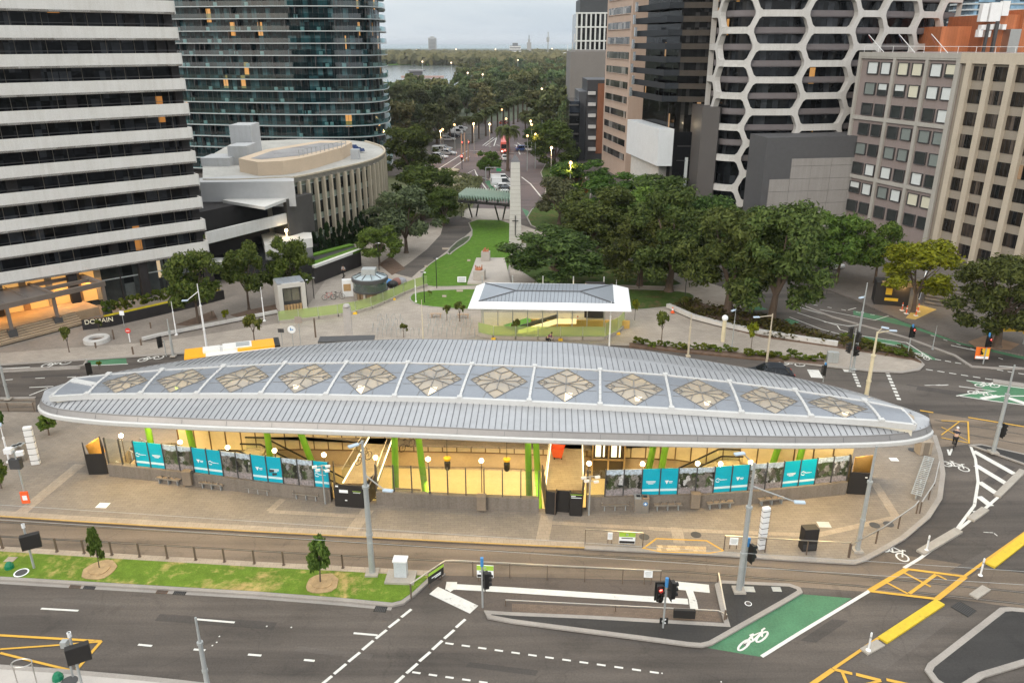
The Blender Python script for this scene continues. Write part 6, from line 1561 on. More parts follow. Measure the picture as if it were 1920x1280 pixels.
def mulch_ring(x, y, r, lab):
    p = P(x,y,.16); m = MB(); rnd = random.Random(int(x)); q = [(p.x+r*(1+rnd.uniform(-.1,.1))*math.cos(t*.39), p.y+r*(1+rnd.uniform(-.1,.1))*math.sin(t*.39)) for t in range(16)]
    m.prism(q, .12, .2); m.prism([((a-p.x)*.6+p.x,(b-p.y)*.6+p.y) for a,b in q], .2, .26); single('mulch_ring', m, M_SOIL, lab, 'mulch ring')
mulch_ring(605,1093,.95,'straw mulch ring around the young tree on the right of the verge'); mulch_ring(187,1068,.95,'straw mulch ring around the thin young tree on the left of the verge')
# shrubs in the beds
rb_ = random.Random(21)
for i in range(26):
    f = i/25; x = 1195+f*345; y = 648+f*31-4+rb_.uniform(-2,4)
    if 0.52 < f < .6: continue
    plant(K_SHRUB[i%3], 'low_shrub', P(x,y,.2), rb_.uniform(.8,1.5), rb_.uniform(.4,.8), 'low yellow green shrub in the long bed behind the station', 'shrub', 'shrubs in the long bed')
for i in range(12):
    x = 1585+i*9.5; y = 634+i*3.0+rb_.uniform(-2,2); plant(K_SHRUB[i%3], 'low_shrub', P(x,y,.3), rb_.uniform(1,1.6), rb_.uniform(.4,.7), 'low shrub along the green lane at the tip of the plaza', 'shrub', 'shrubs at the plaza tip')
# mulch bed ground cover (cannot be counted)
def cover(name, px, n, s, mt, z, kind='stuff', lab='', cat='plants', hh=.5):
    q = [tuple(P(x,y,z))[:2] for x,y in px]; rnd = random.Random(n); V = []; F = []
    xs = [p[0] for p in q]; ys_ = [p[1] for p in q]
    def inside(x, y):
        c = False
        for i in range(len(q)):
            (x1,y1),(x2,y2) = q[i-1], q[i]
            if (y1 > y) != (y2 > y) and x < (x2-x1)*(y-y1)/(y2-y1)+x1: c = not c
        return c
    k = 0
    while k < n:
        x, y = rnd.uniform(min(xs),max(xs)), rnd.uniform(min(ys_),max(ys_))
        if not inside(x,y): continue
        if noise.noise((x*.5,y*.5,0)) < -.15 and rnd.random() < .8: k += .2; continue
        leaf(V, F, Vector((x,y,z+rnd.uniform(0,hh))), Vector((rnd.gauss(0,.5),rnd.gauss(0,.5),1)).normalized(), s*rnd.uniform(.6,1.3), rnd); k += 1
    me = bpy.data.meshes.new(name); me.from_pydata([tuple(v) for v in V], [], F); me.materials.append(mt); o = bpy.data.objects.new(name, me); COL.objects.link(o)
    return tag(o, lab, cat, None, 'stuff')
LF_COVER = leafm('ground cover', (.04,.045,.012), (.13,.115,.035), .04)
cover('ground_cover', BED, 2600, .34, LF_COVER, .3, lab='low brownish green ground cover in the mulch bed under the elms')
cover('garden_plants', [(790,330),(845,322),(905,335),(895,370),(870,400),(800,405),(780,370)], 3600, .5, LF_FAR, .2, lab='low green planting between the stone terraces', hh=.45)
# ---------------------------------------------------------------- palms
def palm_mesh(seed, nf=46, seg=5):
    rnd = random.Random(seed); V = []; F = []
    for i in range(nf):
        a = i*2.399; el = rnd.uniform(-.35,1.25); L = rnd.uniform(.85,1.05)
        d = Vector((math.cos(a),math.sin(a),0)); sd_ = Vector((-d.y,d.x,0)); p = Vector((0,0,0)); ang = el
        for k in range(seg*3):
            st = L/(seg*3); q = p+(d*math.cos(ang)+Vector((0,0,math.sin(ang))))*st; ang -= .135; wd = .15*math.sin(math.pi*min(.97,(k+1.2)/(seg*3+1)))
            for s in (1,-1):
                n = len(V); V += [p, q, q+sd_*s*wd+d*.05-Vector((0,0,.35*wd)), q+sd_*s*wd*.9-d*.02-Vector((0,0,.45*wd))]; F.append((n,n+1,n+2,n+3))
            p = q
    me = bpy.data.meshes.new('palm_crown'); me.from_pydata([tuple(v) for v in V], [], F); me.materials.append(LF_PALM); return me
PALMC = [palm_mesh(1), palm_mesh(2)]
def ptrunk():
    m = MB(); pr = [(.06,0),(.045,.06)]+[(.036+.004*(k%2),.1+.88*k/16) for k in range(17)]+[(.055,1.0)]; m.lathe(pr,(0,0,0),8)
    me = bpy.data.meshes.new('palm_trunk'); me.from_pydata(m.v,[],m.f); me.materials.append(M_BARK); return me
PT = ptrunk()
def palm(base, topy, w, label, group=None):
    p = P(*base,.05); h = (hgt(p, topy))*.86; wd = w*PXM(Vector((p.x,p.y,h)))/2
    T = thing('palm_tree', label, 'palm', p, RN.uniform(0,6), group)
    t = bpy.data.objects.new('trunk', PT); COL.objects.link(t); t.parent = T; t.scale = (h*1.0,h*1.0,h)
    c = bpy.data.objects.new('crown', PALMC[RN.randint(0,1)]); COL.objects.link(c); c.parent = T; c.location = (0,0,h); c.scale = (wd,wd,wd)
palm((952,320), 233, 60, 'tallest palm, standing alone in front of the intersection')
for b, ty, w in (((886,268),217,36),((898,260),212,36),((911,255),205,36),((922,250),200,34),((933,246),196,32),((944,241),190,32),((954,237),186,30),((963,233),183,30),((971,229),180,28),((985,260),214,36),((1004,252),207,34),((1014,244),200,34),((1024,236),193,32),((1032,228),186,30),((980,226),178,26),((988,222),175,26),((1000,264),220,36)):
    palm(b, ty, w, 'palm in the rows lining the avenue beyond the intersection', 'palms lining the avenue')
# ---------------------------------------------------------------- park trees beyond
ROADP = [(800,300),(850,262),(880,240),(905,236),(985,200),(1060,178),(1080,190),(1015,230),(995,262),(1110,330),(1060,400),(860,420),(800,330)]
LAKEP = [(690,123),(850,124),(900,129),(870,150),(850,172),(760,172),(690,160)]
def inpx(q, x, y):
    c = False
    for i in range(len(q)):
        (x1,y1),(x2,y2) = q[i-1], q[i]
        if (y1 > y) != (y2 > y) and x < (x2-x1)*(y-y1)/(y2-y1)+x1: c = not c
    return c
rf = random.Random(77); nfar = 0; placed = []
def pxof(p):
    zc = ZC(p); return 960+FPX*p[0]/zc, 640+FPX*((CAMH-p[2])*CP-p[1]*SP)/zc
tries = 0
while nfar < 235 and tries < 20000:
    tries += 1
    Y = 195+ (rf.random()**1.5)*880; X = rf.uniform(-.19,.13)*Y
    x, y = pxof((X,Y,0))
    if x < 700 or x > 1150 or inpx(ROADP,x,y) or inpx(LAKEP,x,y): continue
    if y > 300 or (x > 1070 and Y < 300) or (x < 760 and Y < 240): continue
    if x > 850 and x < 990 and y > 256: continue
    if x < 905 and y > 275: continue
    dmin = 8+Y*.009
    if any((X-a)**2+(Y-b)**2 < dmin**2 for a, b in placed): continue
    placed.append((X,Y)); nfar += 1
    lim = None
    if 700 < x < 858 and Y < 680: lim = hgt((X,Y), (158 if x < 730 else 146)+rf.uniform(-14,16))
    hh = rf.uniform(10,17) if Y < 500 else rf.uniform(9,15); k = rf.choice(K_FAR+K_GUM if Y < 420 else K_FAR)
    if lim: hh = max(5, min(hh, lim))
    plant(k, 'park_tree', (X,Y,0), hh*rf.uniform(.8,1.15), hh, 'leafy park tree among the many beyond the intersection', 'tree', 'park trees beyond the intersection')
# far wood that reads as one mass, out to the shore
V = []; F = []; rw_ = random.Random(9)
for i in range(2600):
    Y = 1050+1750*(rw_.random()**1.5); X = rw_.uniform(-.20,.13)*Y
    x, y = pxof((X,Y,0))
    if inpx(LAKEP, x, y): continue
    h = min(rw_.uniform(8,18), (30-.0092*Y)*(.62+.75*abs(noise.noise((X*.008,Y*.004,3)))+rw_.uniform(-.12,.25))); h = max(4,h); r = h*rw_.uniform(.45,.7)
    for j in range(16 if Y < 2000 else 9):
        v = Vector((rw_.gauss(0,1),rw_.gauss(0,1),rw_.gauss(0,1))).normalized(); c = Vector((X+v.x*r,Y+v.y*r,h*.6+v.z*h*.4))
        leaf(V, F, c, (v+Vector((0,-.6,.5))).normalized(), rw_.uniform(3.5,7.5), rw_, 1.1)
me = bpy.data.meshes.new('far_wood'); me.from_pydata([tuple(v) for v in V], [], F); me.materials.append(LF_FAR); o = bpy.data.objects.new('far_wood', me); COL.objects.link(o)
tag(o, 'far wood stretching to the shore as one green mass', 'wood', None, 'stuff')
# ================================================================ PAVILION
T = thing('white_pavilion', 'pavilion with a wide white rimmed grey hipped roof over a lit escalator well', 'pavilion', tuple(P(1030,610,.15)))
ZV = 4.6
q = [P(x,y,ZV) for x,y in ((877,579),(1184,584.5),(1178,541),(1151,534.5),(910,530.5),(893,537))]
inn = [P(x,y,ZV+.35) for x,y in ((897.5,565),(1151.5,569),(1149,533.5),(910,531))]; rid = [P(x,y,ZV+.9) for x,y in ((968,545),(1087,546.5))]
m = MB(); z1 = Vector((0,0,.35)); o = [p+z1*.2 for p in q]
m.poly(list(reversed(q))); n = len(q)
for i in range(n): m.quad(q[i],q[(i+1)%n],o[(i+1)%n],o[i])
m.quad(o[0],o[1],inn[1],inn[0]); m.poly([o[1],o[2],o[3],inn[2],inn[1]]); m.quad(o[3],o[4],inn[3],inn[2]); m.poly([o[4],o[5],o[0],inn[0],inn[3]])
m.build('roof_rim', M_WPAINT, T)
M_GROOF = mat('grey roof sheet', (.30,.33,.37), .4, .4, .08, .4, 4)
m = MB(); U = Vector((0,0,.01)); inn = [p+U for p in inn]
m.quad(inn[0],inn[1],rid[1],rid[0]); m.quad(inn[2],inn[3],rid[0],rid[1]); m.poly([inn[1],inn[2],rid[1]]); m.poly([inn[3],inn[0],rid[0]])
for a, b in ((inn[0],rid[0]),(inn[1],rid[1]),(inn[2],rid[1]),(inn[3],rid[0]),(rid[0],rid[1])): m.bar(a+U*4,b+U*4,.12,.06,1)
for i in range(1,36):
    f = i/36
    a, b = inn[0].lerp(inn[1],f), rid[0].lerp(rid[1],min(1,max(0,(f-.27)/.47))); 
    if .27 < f < .74: m.bar(a+U*3,b+U*3,.04,.04,1)
    else: t = f/.27 if f < .27 else (1-f)/.26; c = inn[0 if f < .3 else 1].lerp(rid[0 if f < .3 else 1], t); m.bar(a+U*3,c+U*3,.04,.04,1)
    a, b = inn[3].lerp(inn[2],f), rid[0].lerp(rid[1],min(1,max(0,(f-.27)/.47)))
    if .27 < f < .74: m.bar(a+U*3,b+U*3,.04,.04,1)
m.build('roof_sheet', [M_GROOF, M_SEAM], T)
fl = [P(x,y,.2) for x,y in ((902,626),(1132,628),(1130,588),(905,585))]
m = MB(); m.prism([tuple(p)[:2] for p in fl], .1, .2); m.build('floor', mat('pale floor', (.5,.42,.28), .6), T)
m = MB(); m.box((fl[0].lerp(fl[2],.5)+Vector((4,-1.2,.4))), (11,.3,.9), STA); m.box(fl[2]+Vector((-1.2,-1.5,2.2)), (2.2,.4,4.2), STA, 1); m.build('well_wall', [mat('ochre well wall', (.5,.33,.1), .6), M_PIER], T)
m = MB(); c = fl[0].lerp(fl[1],.32)+Vector((0,1.5,0)); m.bar(c+Vector((-1.2,0,.25)), c+Vector((1.5,2.5,.25)), 2.0, .06); m.build('green_floor', mat('vivid green floor', (.10,.30,.02), .5), T)
m = MB(); a = fl[0].lerp(fl[1],.62)+Vector((0,1.5,1.0)); m.bar(a+Vector((-4.2,-.9,-1.0)), a, .25, .5); m.bar(a, a+Vector((2.2,0,0)), .25, .5); m.bar(a+Vector((-4.0,.6,-.9)), a+Vector((.2,1.3,.2)), .25, .4, 1); m.build('escalator', [emis('lit escalator edge', (1,.75,.35), 1.2, (.6,.45,.2)), M_DGREY], T)
for i in range(9):
    f = (i+.15)/8.3; p = fl[0].lerp(fl[1],f) if i < 8 else fl[1]; m = MB(); m.box(p+Vector((0,.2,2.3)), (.10,.10,4.3)); m.build('post', M_GALV, T)
for i in range(5): p = fl[3].lerp(fl[2],i/4); m = MB(); m.box(p+Vector((0,.2,2.3)), (.14,.14,4.3)); m.build('post', M_GALV, T)
a, b = fl[0]+Vector((0,.2,0)), fl[1]+Vector((0,.2,0)); m = MB(); m.bar(a+Vector((0,0,1.5)), b+Vector((0,0,1.5)), .03, 2.7); m.build('glass_wall', M_GLASSC, T)
m = MB(); m.bar(a+Vector((0,0,2.9)), b+Vector((0,0,2.9)), .1, .1); m.build('transom', M_GALV, T)
for f in (.2,.5,.8): area(fl[0].lerp(fl[2],f)*1.0+Vector((0,0,4.2)), 1.2, 110, (1,.76,.4), name='pavilion_downlight')
point(fl[1]+Vector((1.5,1,2.4)), 120, (1,.72,.3), .3)
def mesh_fence(px, h, label, z=.15, step=2.2):
    q = [P(x,y,z) for x,y in px]; T = thing('mesh_fence', label, 'fence', tuple(q[0])); L = slen(q); n = max(2,int(L/step))
    for i in range(n):
        a, b = along(q,L*i/n)[0], along(q,L*(i+1)/n-.001)[0]; u = Vector((0,0,1)); m = MB(); m.bar(a+u*(h/2+.35), b+u*(h/2+.35), .02, h); m.build('mesh_panel', M_GLASSG, T)
        m = MB(); m.tube(a, a+u*(h+.4), .03); m.build('post', M_GALV, T)
        m = MB(); m.bar(a.lerp(b,.03)+u*.17, b.lerp(a,.03)+u*.17, .38, .34); m.build('ballast_block', M_CONC, T)
        if i % 3 == 1: m = MB(); m.box(a+Vector((0,-.35,.1)), (.45,.3,.2)); m.build('yellow_foot', M_YPL, T)
    return T
mesh_fence([(523,606),(578,600),(650,591),(694,580),(730,565),(766,547),(801,536)], 1.1, 'long curving fence of yellow green mesh around the lift kiosk and round pavilion')
mesh_fence([(897,628),(902,634),(1000,636),(1134,636)], 1.1, 'straight fence of green mesh in front of the white pavilion')
mesh_fence([(1134,636),(1155,628),(1170,612),(1171,598)], 1.5, 'curved fence of lit yellow mesh at the right end of the white pavilion')
# ---- obelisk and memorial blocks
M_GRAN = paving('pale granite courses', (.50,.49,.46), 2.2, .55, .06, 0, .6)
T = thing('obelisk', 'tall pale stone obelisk with a thin black cross on its front', 'obelisk', tuple(P(966,468,.2)))
b = P(966,468,.2); hA, hS = hgt(b,288), hgt(b,303)
m = MB(); w0, w1 = 1.95, 1.32
frustum(m, (b.x,b.y,0), w0, w0, w1, w1, .2, hS, 0, 0); zc_n = int((hS-.2)/.62)
for i in range(1,zc_n): z = .2+i*.62; ww = w0+(w1-w0)*(z-.2)/(hS-.2); m.box((b.x,b.y,z), (ww+.008,ww+.008,.025), 0, 1)
m.build('shaft', [mat('obelisk granite', (.50,.49,.46), .8, 0, .1, .5, 7), M_CONCD], T)
m = MB(); frustum(m, (b.x,b.y,0), w1+.02, w1+.02, .05, .05, hS, hA, 0, 0, True); m.build('pyramid_tip', mat('dark stone tip', (.12,.12,.13), .7), T)
m = MB(); m.box((b.x,b.y-w0/2-.01,4.2), (.10,.12,3.0)); m.box((b.x,b.y-w0/2-.012,4.9), (.9,.12,.10)); m.build('cross', M_BLACK, T)
m = MB(); m.box((b.x,b.y,.5), (3.4,3.4,.6)); m.build('base', M_CONC, T)
M_COP = mat('weathered copper', (.42,.17,.09), .6, .3, .2, 3, 9)
for (x0, x1, yb, yt), lab in (((886,911,526,503),'nearer granite block with a rust coloured sculpture on top'),((901,920,490,468),'farther granite block with a rust coloured sculpture on top')):
    b = P((x0+x1)/2,yb,.45); w_ = (x1-x0)*PXM(b); h = hgt(b,yt)-.9
    T = thing('memorial_block', lab, 'memorial', tuple(b)); m = MB(); m.box((b.x,b.y+w_/2,.45+h/2), (w_*.86,w_*.8,h), -.06); bevel(m.build('block', mat('memorial granite', (.40,.37,.34), .75, 0, .12, 1, 9), T), .03)
    m = MB(); rr = random.Random(x0)
    for i in range(9): c = Vector((b.x+rr.uniform(-.3,.3)*w_,b.y+w_/2+rr.uniform(-.2,.2),.45+h)); m.tube(c, c+Vector((rr.uniform(-.3,.3),rr.uniform(-.2,.2),rr.uniform(.3,.75))), .16, .03, 6)
    m.ball((b.x,b.y+w_/2,.45+h+.1), .32*w_/1.4, 8, 0, .6); m.build('sculpture', M_COP, T)
def plaque(x, y, w, h, mt, lab, nm='ground_plaque', cat='plaque'):
    a, b, c, d_ = P(x-w,y+h,.23), P(x+w,y+h,.23), P(x+w,y-h,.23), P(x-w,y-h,.23); k = MB(); k.prism([tuple(p)[:2] for p in (a,b,c,d_)], .18, .26); single(nm, k, mt, lab, cat)
k = MB(); p = P(866,530,.2); k.box(p+Vector((0,0,.45)), (1.15,.08,.75), 0, 0, -.5); k.box(p+Vector((0,-.05,.47)), (.95,.06,.6), 0, 1, -.5); k.tube(p+Vector((-.4,.1,0)),p+Vector((-.4,.1,.5)),.03); k.tube(p+Vector((.4,.1,0)),p+Vector((.4,.1,.5)),.03); single('lectern_sign', k, [M_WPAINT, M_GALV], 'small slanted white framed sign on the lawn near the memorial terrace', 'sign')
for x, y, w, lab in ((836,466,7,'pale stone slab lying on the garden bed beside the lawn'),(862,545,6,'white cover slab near the right of the round lawn'),(833,555,4,'small white cover slab on the round lawn'),(799,499,3,'small pale slab at the driveway edge of the lawn'),(879,488,3,'small white slab on the lawn left of the terrace')): plaque(x,y,w,1.5,M_STRIP,lab)
# ---- lift kiosk
b0, b1 = P(526,590,.15), P(577,583,.15); dK = (b1-b0).normalized(); nK = Vector((-dK.y,dK.x,0)); wK = (b1-b0).length; hK = hgt(b0,536)
T = thing('lift_kiosk', 'grey portal lift kiosk with dark double doors behind the green mesh fence', 'kiosk', tuple(b0))
m = MB(); u = Vector((0,0,1)); aK = math.atan2(dK.y,dK.x)
for s in (0,1): c = b0+dK*(wK*s+(.25 if s == 0 else -.25))+nK*1.5; m.box((c.x,c.y,hK/2), (.5,3.0,hK), aK)
c = b0+dK*wK/2+nK*1.5; m.box((c.x,c.y,hK-.15), (wK-1.0,3.0,.5), aK); m.build('portal', mat('grey kiosk panel', (.52,.50,.47), .6, 0, .05), T)
m = MB()
for i in range(4): c = b0+dK*(wK*(i+.5)/4)+nK*1.55; m.box((c.x,c.y,hK+.13), (wK/4-.06,2.5,.06), aK)
m.build('roof_panel', mat('grey zinc roof', (.38,.41,.46), .4, .4, .06), T)
m = MB(); c = b0+dK*wK/2+nK*.7; m.box((c.x,c.y,hK*.46), (wK-1.0,.2,hK*.92), aK); f_ = m.build('door_frame', M_DGREY, T)
for s in (-1,1): c = b0+dK*(wK/2+s*(wK-1.3)/4)+nK*.58; m = MB(); m.box((c.x,c.y,hK*.62), ((wK-1.5)/2,.05,hK*.42), aK); m.build('lift_door', mat('lift door glass', (.17,.16,.13), .2), f_)
for i in range(6): c = b0+dK*(.7+i*(wK-1.4)/5)+nK*.25; m = MB(); m.box((c.x,c.y,hK*.16), (.28,.08,hK*.32), aK); m.build('timber_board', M_WOOD, T)
# ---- round pavilion
b = P(690,568,.15); Rr = 33*PXM(b+Vector((0,3,2.5)))*1.0; hR = hgt(b+Vector((0,Rr,0)),518); c = b+Vector((0,Rr,0))
T = thing('round_pavilion', 'round glass drum pavilion with a dark rim and shallow glazed cone roof', 'pavilion', tuple(b))
m = MB(); m.lathe([(Rr*.93,hR*.42),(Rr*.93,hR-.4)], (c.x,c.y,0), 28); m.build('glass_drum', glassy('drum glass', (.35,.43,.42), .22, .05), T)
m = MB(); m.lathe([(Rr*.96,hR-.5),(Rr*1.02,hR-.45),(Rr*1.02,hR-.05),(Rr*.95,hR)], (c.x,c.y,0), 32); m.lathe([(Rr*.95,hR*.40),(Rr*.98,hR*.41),(Rr*.98,hR*.47),(Rr*.95,hR*.48)], (c.x,c.y,0), 32); m.build('rim', M_DGREY, T)
m = MB(); m.lathe([(Rr*.97,hR+.01),(Rr*.88,hR+.06),(.05,hR+.75)], (c.x,c.y,0), 10); m.build('cone_roof', mat('pale roof glass', (.36,.43,.46), .12, .2, .06), T)
m = MB()
for i in range(10): t = i*.6283; m.bar((c.x+Rr*.9*math.cos(t),c.y+Rr*.9*math.sin(t),hR+.08),(c.x,c.y,hR+.78),.07,.06)
m.build('roof_bar', M_DGREY, T)
m = MB(); m.lathe([(Rr*.8,.15),(Rr*.8,hR*.4)], (c.x,c.y,0), 20, 1)
for i in range(14): t = i*.4488; m.box((c.x+Rr*.86*math.cos(t),c.y+Rr*.86*math.sin(t),hR*.22), (.25,.25,hR*.36), t, i%2); 
m.build('base_screen', [M_CONC, mat('hoarding boards', (.22,.15,.09), .7)], T)
m = MB(); m.box((c.x,c.y-.2,2.9), (1.7,1.4,2.2)); m.build('lift_car', M_GALV, T)
k = MB(); p = P(653,555,.15); k.box(p+Vector((0,0,1.1)), (1.3,.5,2.2), .2); k.box(p+Vector((0,-.27,1.2)), (.9,.04,.9), .2, 1); single('map_board', k, [M_WPAINT, M_WOOD], 'white upright information board left of the round pavilion', 'board')
for i, (x, y) in enumerate(((727,530),(736,533),(745,528),(752,527))):
    k = MB(); k.ball(P(x,y,.5), .75, 8, 0, .7); single('site_bundle', k, [M_BLUE, M_BLACK, mat('red brown sheet',(.25,.12,.1),.8), mat('grey sheet',(.3,.3,.33),.8)][i], ('blue','black','red brown','grey')[i]+' covered bundle behind the mesh fence by the round pavilion', 'bundle')
# ---- green folded canopy over the tram stop
T = thing('green_canopy', 'pale green folded metal canopy on slanting black legs left of the obelisk', 'canopy', tuple(P(910,408,.15)))
ZG = 5.0; q = [P(x,y,ZG) for x,y in ((859,374),(964,383),(964,365),(876,361))]; nseg = 20; m = MB()
for i in range(nseg):
    a0, a1 = q[0].lerp(q[1],i/nseg), q[0].lerp(q[1],(i+1)/nseg); c0_, c1_ = q[3].lerp(q[2],i/nseg), q[3].lerp(q[2],(i+1)/nseg); u = Vector((0,0,1.0)); am, cm = a0.lerp(a1,.12)+u, c0_.lerp(c1_,.12)+u
    m.quad(a0,am,cm,c0_); m.quad(am,a1,c1_,cm)
m.build('folded_roof', mat('pale green metal', (.43,.53,.46), .5, .1, .1), T)
m = MB(); u = Vector((0,0,-.25)); m.bar(q[0]+u,q[1]+u,.3,.4); m.bar(q[3]+u,q[2]+u,.3,.4)
for f in (.1,.3,.5,.7,.9): m.bar(q[0].lerp(q[1],f)+u, q[3].lerp(q[2],f)+u,.2,.3)
m.build('frame', M_BLACK, T)
for (tx,ty),(bx,by) in (((878,382),(885,407)),((897,383),(893,404)),((928,386),(935,412)),((948,386),(943,410))): m = MB(); m.tube(P(bx,by,.15), P(tx,ty,ZG-.4), .14); m.build('leg', M_BLACK, T)
# ================================================================ VEHICLES
M_TYRE = plain('tyre', (.015,.015,.015), .8); M_CGL = plain('car window', (.012,.014,.016), .05)
def car_proto(L, W, H, van=False):
    """a car along +x with body, glasshouse, wheels, lamps; origin at ground centre"""
    h = L/2; bz = .22
    prof = [(-h,.45),(-h,.75),(-h+.08,.88),(-h*.72,.93),(h*.35,.90),(h*.92,.74),(h,.62),(h,.4)] if not van else [(-h,.45),(-h,1.0),(-h*.98,1.1),(-h*.5,1.12),(h*.6,1.08),(h*.93,.9),(h,.72),(h,.42)]
    def body(mb):
        n = len(prof)
        for s in (-1,1):
            mb.poly([(x,s*W/2*(.96 if i in (0,n-1) else 1),z) for i,(x,z) in enumerate(prof)] if s < 0 else [(x,s*W/2*(.96 if i in (0,n-1) else 1),z) for i,(x,z) in reversed(list(enumerate(prof)))])
        for i in range(n):
            a, b = prof[i], prof[(i+1)%n]; fa, fb = (.96 if i in (0,n-1) else 1), (.96 if (i+1)%n in (0,n-1) else 1)
            mb.quad((a[0],-W/2*fa,a[1]),(a[0],W/2*fa,a[1]),(b[0],W/2*fb,b[1]),(b[0],-W/2*fb,b[1]))
        mb.box((0,0,.36), (L*.94,W*.94,.3))
    cab = [(-h*.80,.92),(-h*.60,H),(h*.12,H),(h*.46,.90)] if not van else [(-h*.97,1.08),(-h*.92,H),(h*.42,H),(h*.74,1.06)]
    B = MB(); body(B)
    r = [(x,z-.0) for x,z in cab]; wi, wo = W*.38, W*.47
    G = MB()
    for s in (-1,1):
        q = [(cab[0][0],s*wo,cab[0][1]),(cab[3][0],s*wo,cab[3][1]),(cab[2][0],s*wi,cab[2][1]-.06),(cab[1][0],s*wi,cab[1][1]-.06)]; G.poly(q if s < 0 else q[::-1])
    G.quad((cab[3][0],-wo,cab[3][1]),(cab[3][0],wo,cab[3][1]),(cab[2][0],wi,cab[2][1]-.06),(cab[2][0],-wi,cab[2][1]-.06)); G.quad((cab[0][0],wo,cab[0][1]),(cab[0][0],-wo,cab[0][1]),(cab[1][0],-wi,cab[1][1]-.06),(cab[1][0],wi,cab[1][1]-.06))
    Rf = MB(); Rf.box(((cab[1][0]+cab[2][0])/2,0,H-.03), (cab[2][0]-cab[1][0]+.06,2*wi+.06,.07))
    for s in (-1,1):
        for i, j in ((0,1),(3,2)): Rf.bar((cab[i][0],s*(wo+.01),cab[i][1]),(cab[j][0],s*(wi+.01),cab[j][1]-.04),.09,.07)
        xm = (cab[0][0]+cab[3][0])/2-.05; Rf.bar((xm,s*(wo+.012),.9),(xm,s*(wi+.012),H-.06),.08,.05)
        if van: Rf.poly([(cab[0][0],s*(wo+.012),1.08),(-.1,s*(wo+.012),1.08),(-.1,s*(wi+.012),H-.08),(cab[1][0],s*(wi+.012),H-.08)][::(1 if s < 0 else -1)])
    return B, G, Rf, L, W
def car(base, ang, col, label, L=4.5, W=1.8, H=1.45, van=False, group=None, z=.01, name='parked_car', cat='car'):
    T = thing(name, label, cat, (base[0],base[1],z), ang, group); B, G, Rf, L, W = car_proto(L,W,H,van); mt = mat('car paint %.2f %.2f %.2f'%col, col, .3, .1, .03)
    def part(nm, mb, mm):
        o = mb.build(nm, mm, None, base=(0,0,0)); o.parent = T; o.location = (0,0,0); KID.setdefault(T,[]).append(o); return o
    bevel(part('body', B, mt), .06, 2); part('windows', G, M_CGL); part('roof', Rf, mt)
    for i in (-1,1):
        for j in (-1,1): m = MB(); c = Vector((i*L*.31,j*W*.46,.32)); m.tube(c-Vector((0,.11,0)), c+Vector((0,.11,0)), .32, None, 12); m.tube(c-Vector((0,.12,0)), c+Vector((0,.12,0)), .18, None, 10, 1); part('wheel', m, [M_TYRE, M_STEEL])
    for j in (-1,1):
        m = MB(); m.box((L/2-.02,j*W*.36,.62), (.06,.32,.13)); part('headlight', m, M_LOGO); m = MB(); m.box((-L/2+.0,j*W*.38,.74), (.06,.26,.15)); part('tail_light', m, M_RED)
    return T
def vdir(a, b): p, q = P(*a), P(*b); return math.atan2(q.y-p.y,q.x-p.x)
W_ = (.72,.73,.74); K_ = (.03,.035,.045); S_ = (.35,.36,.38)
for x, y, a, c, v, lab in ((939,343,.1,W_,True,'white van parked farthest in the row beside the green bike lane'),(941,350,.1,W_,True,'white van second in the row beside the green bike lane'),(946,356,.1,W_,False,'white car in the middle of the row beside the obelisk'),(951,362,.1,K_,False,'dark blue car parked behind the obelisk'),(950,369,.1,W_,False,'white car parked nearest in the row behind the obelisk')):
    car(P(x,y), D2R(8), c, lab, 4.9 if v else 4.5, 1.9, 2.0 if v else 1.45, v, 'cars parked behind the obelisk')
for x, y, c, v, lab in ((840,264,W_,False,'white car nearest in the row left of the avenue'),(851,258,K_,False,'dark car in the row left of the avenue'),(855,252,W_,True,'white van in the row left of the avenue'),(861,247,W_,True,'second white van in the row left of the avenue'),(864,243,W_,False,'white car farthest in the row left of the avenue')):
    car(P(x,y), D2R(5), c, lab, 5, 1.9, 2.0 if v else 1.45, v, 'cars parked left of the avenue')
for x, y, c, v, lab in ((823,297,W_,False,'white car half hidden by the tall tree at the intersection'),(840,290,W_,False,'white car at the front of the queue at the intersection'),(826,286,W_,True,'white van behind the queue at the intersection'),(832,281,S_,False,'silver car at the back of the queue at the intersection')):
    car(P(x,y), D2R(-25), c, lab, 5, 1.9, 1.9 if v else 1.5, v, 'cars waiting at the left of the intersection', name='waiting_car')
car(P(982,283), D2R(10), (.04,.10,.30), 'blue car waiting at the right of the far intersection', 5, 1.9, 1.6, name='waiting_car'); car(P(993,283), D2R(0), W_, 'white car behind the blue car at the intersection', name='waiting_car')
car(P(947,300), D2R(92), W_, 'white car driving towards the camera beside the palm', name='moving_car'); car(P(945,233), D2R(60), (.5,.08,.03), 'car with red tail lights far up the avenue', name='moving_car')
car(P(1442,689,1.2), D2R(176), K_, 'black car half hidden behind the right part of the station roof', name='moving_car')
for x, y, c, lab in ((1412,486,W_,'white car parked under the elms, left one'),(1490,492,(.45,.03,.03),'red car parked under the elms'),(1335,478,S_,'silver car parked behind the elms'),(1552,500,W_,'white car under the green trees by the grey office')): car(P(x,y), D2R(-65), c, lab, group='cars parked under the elms')
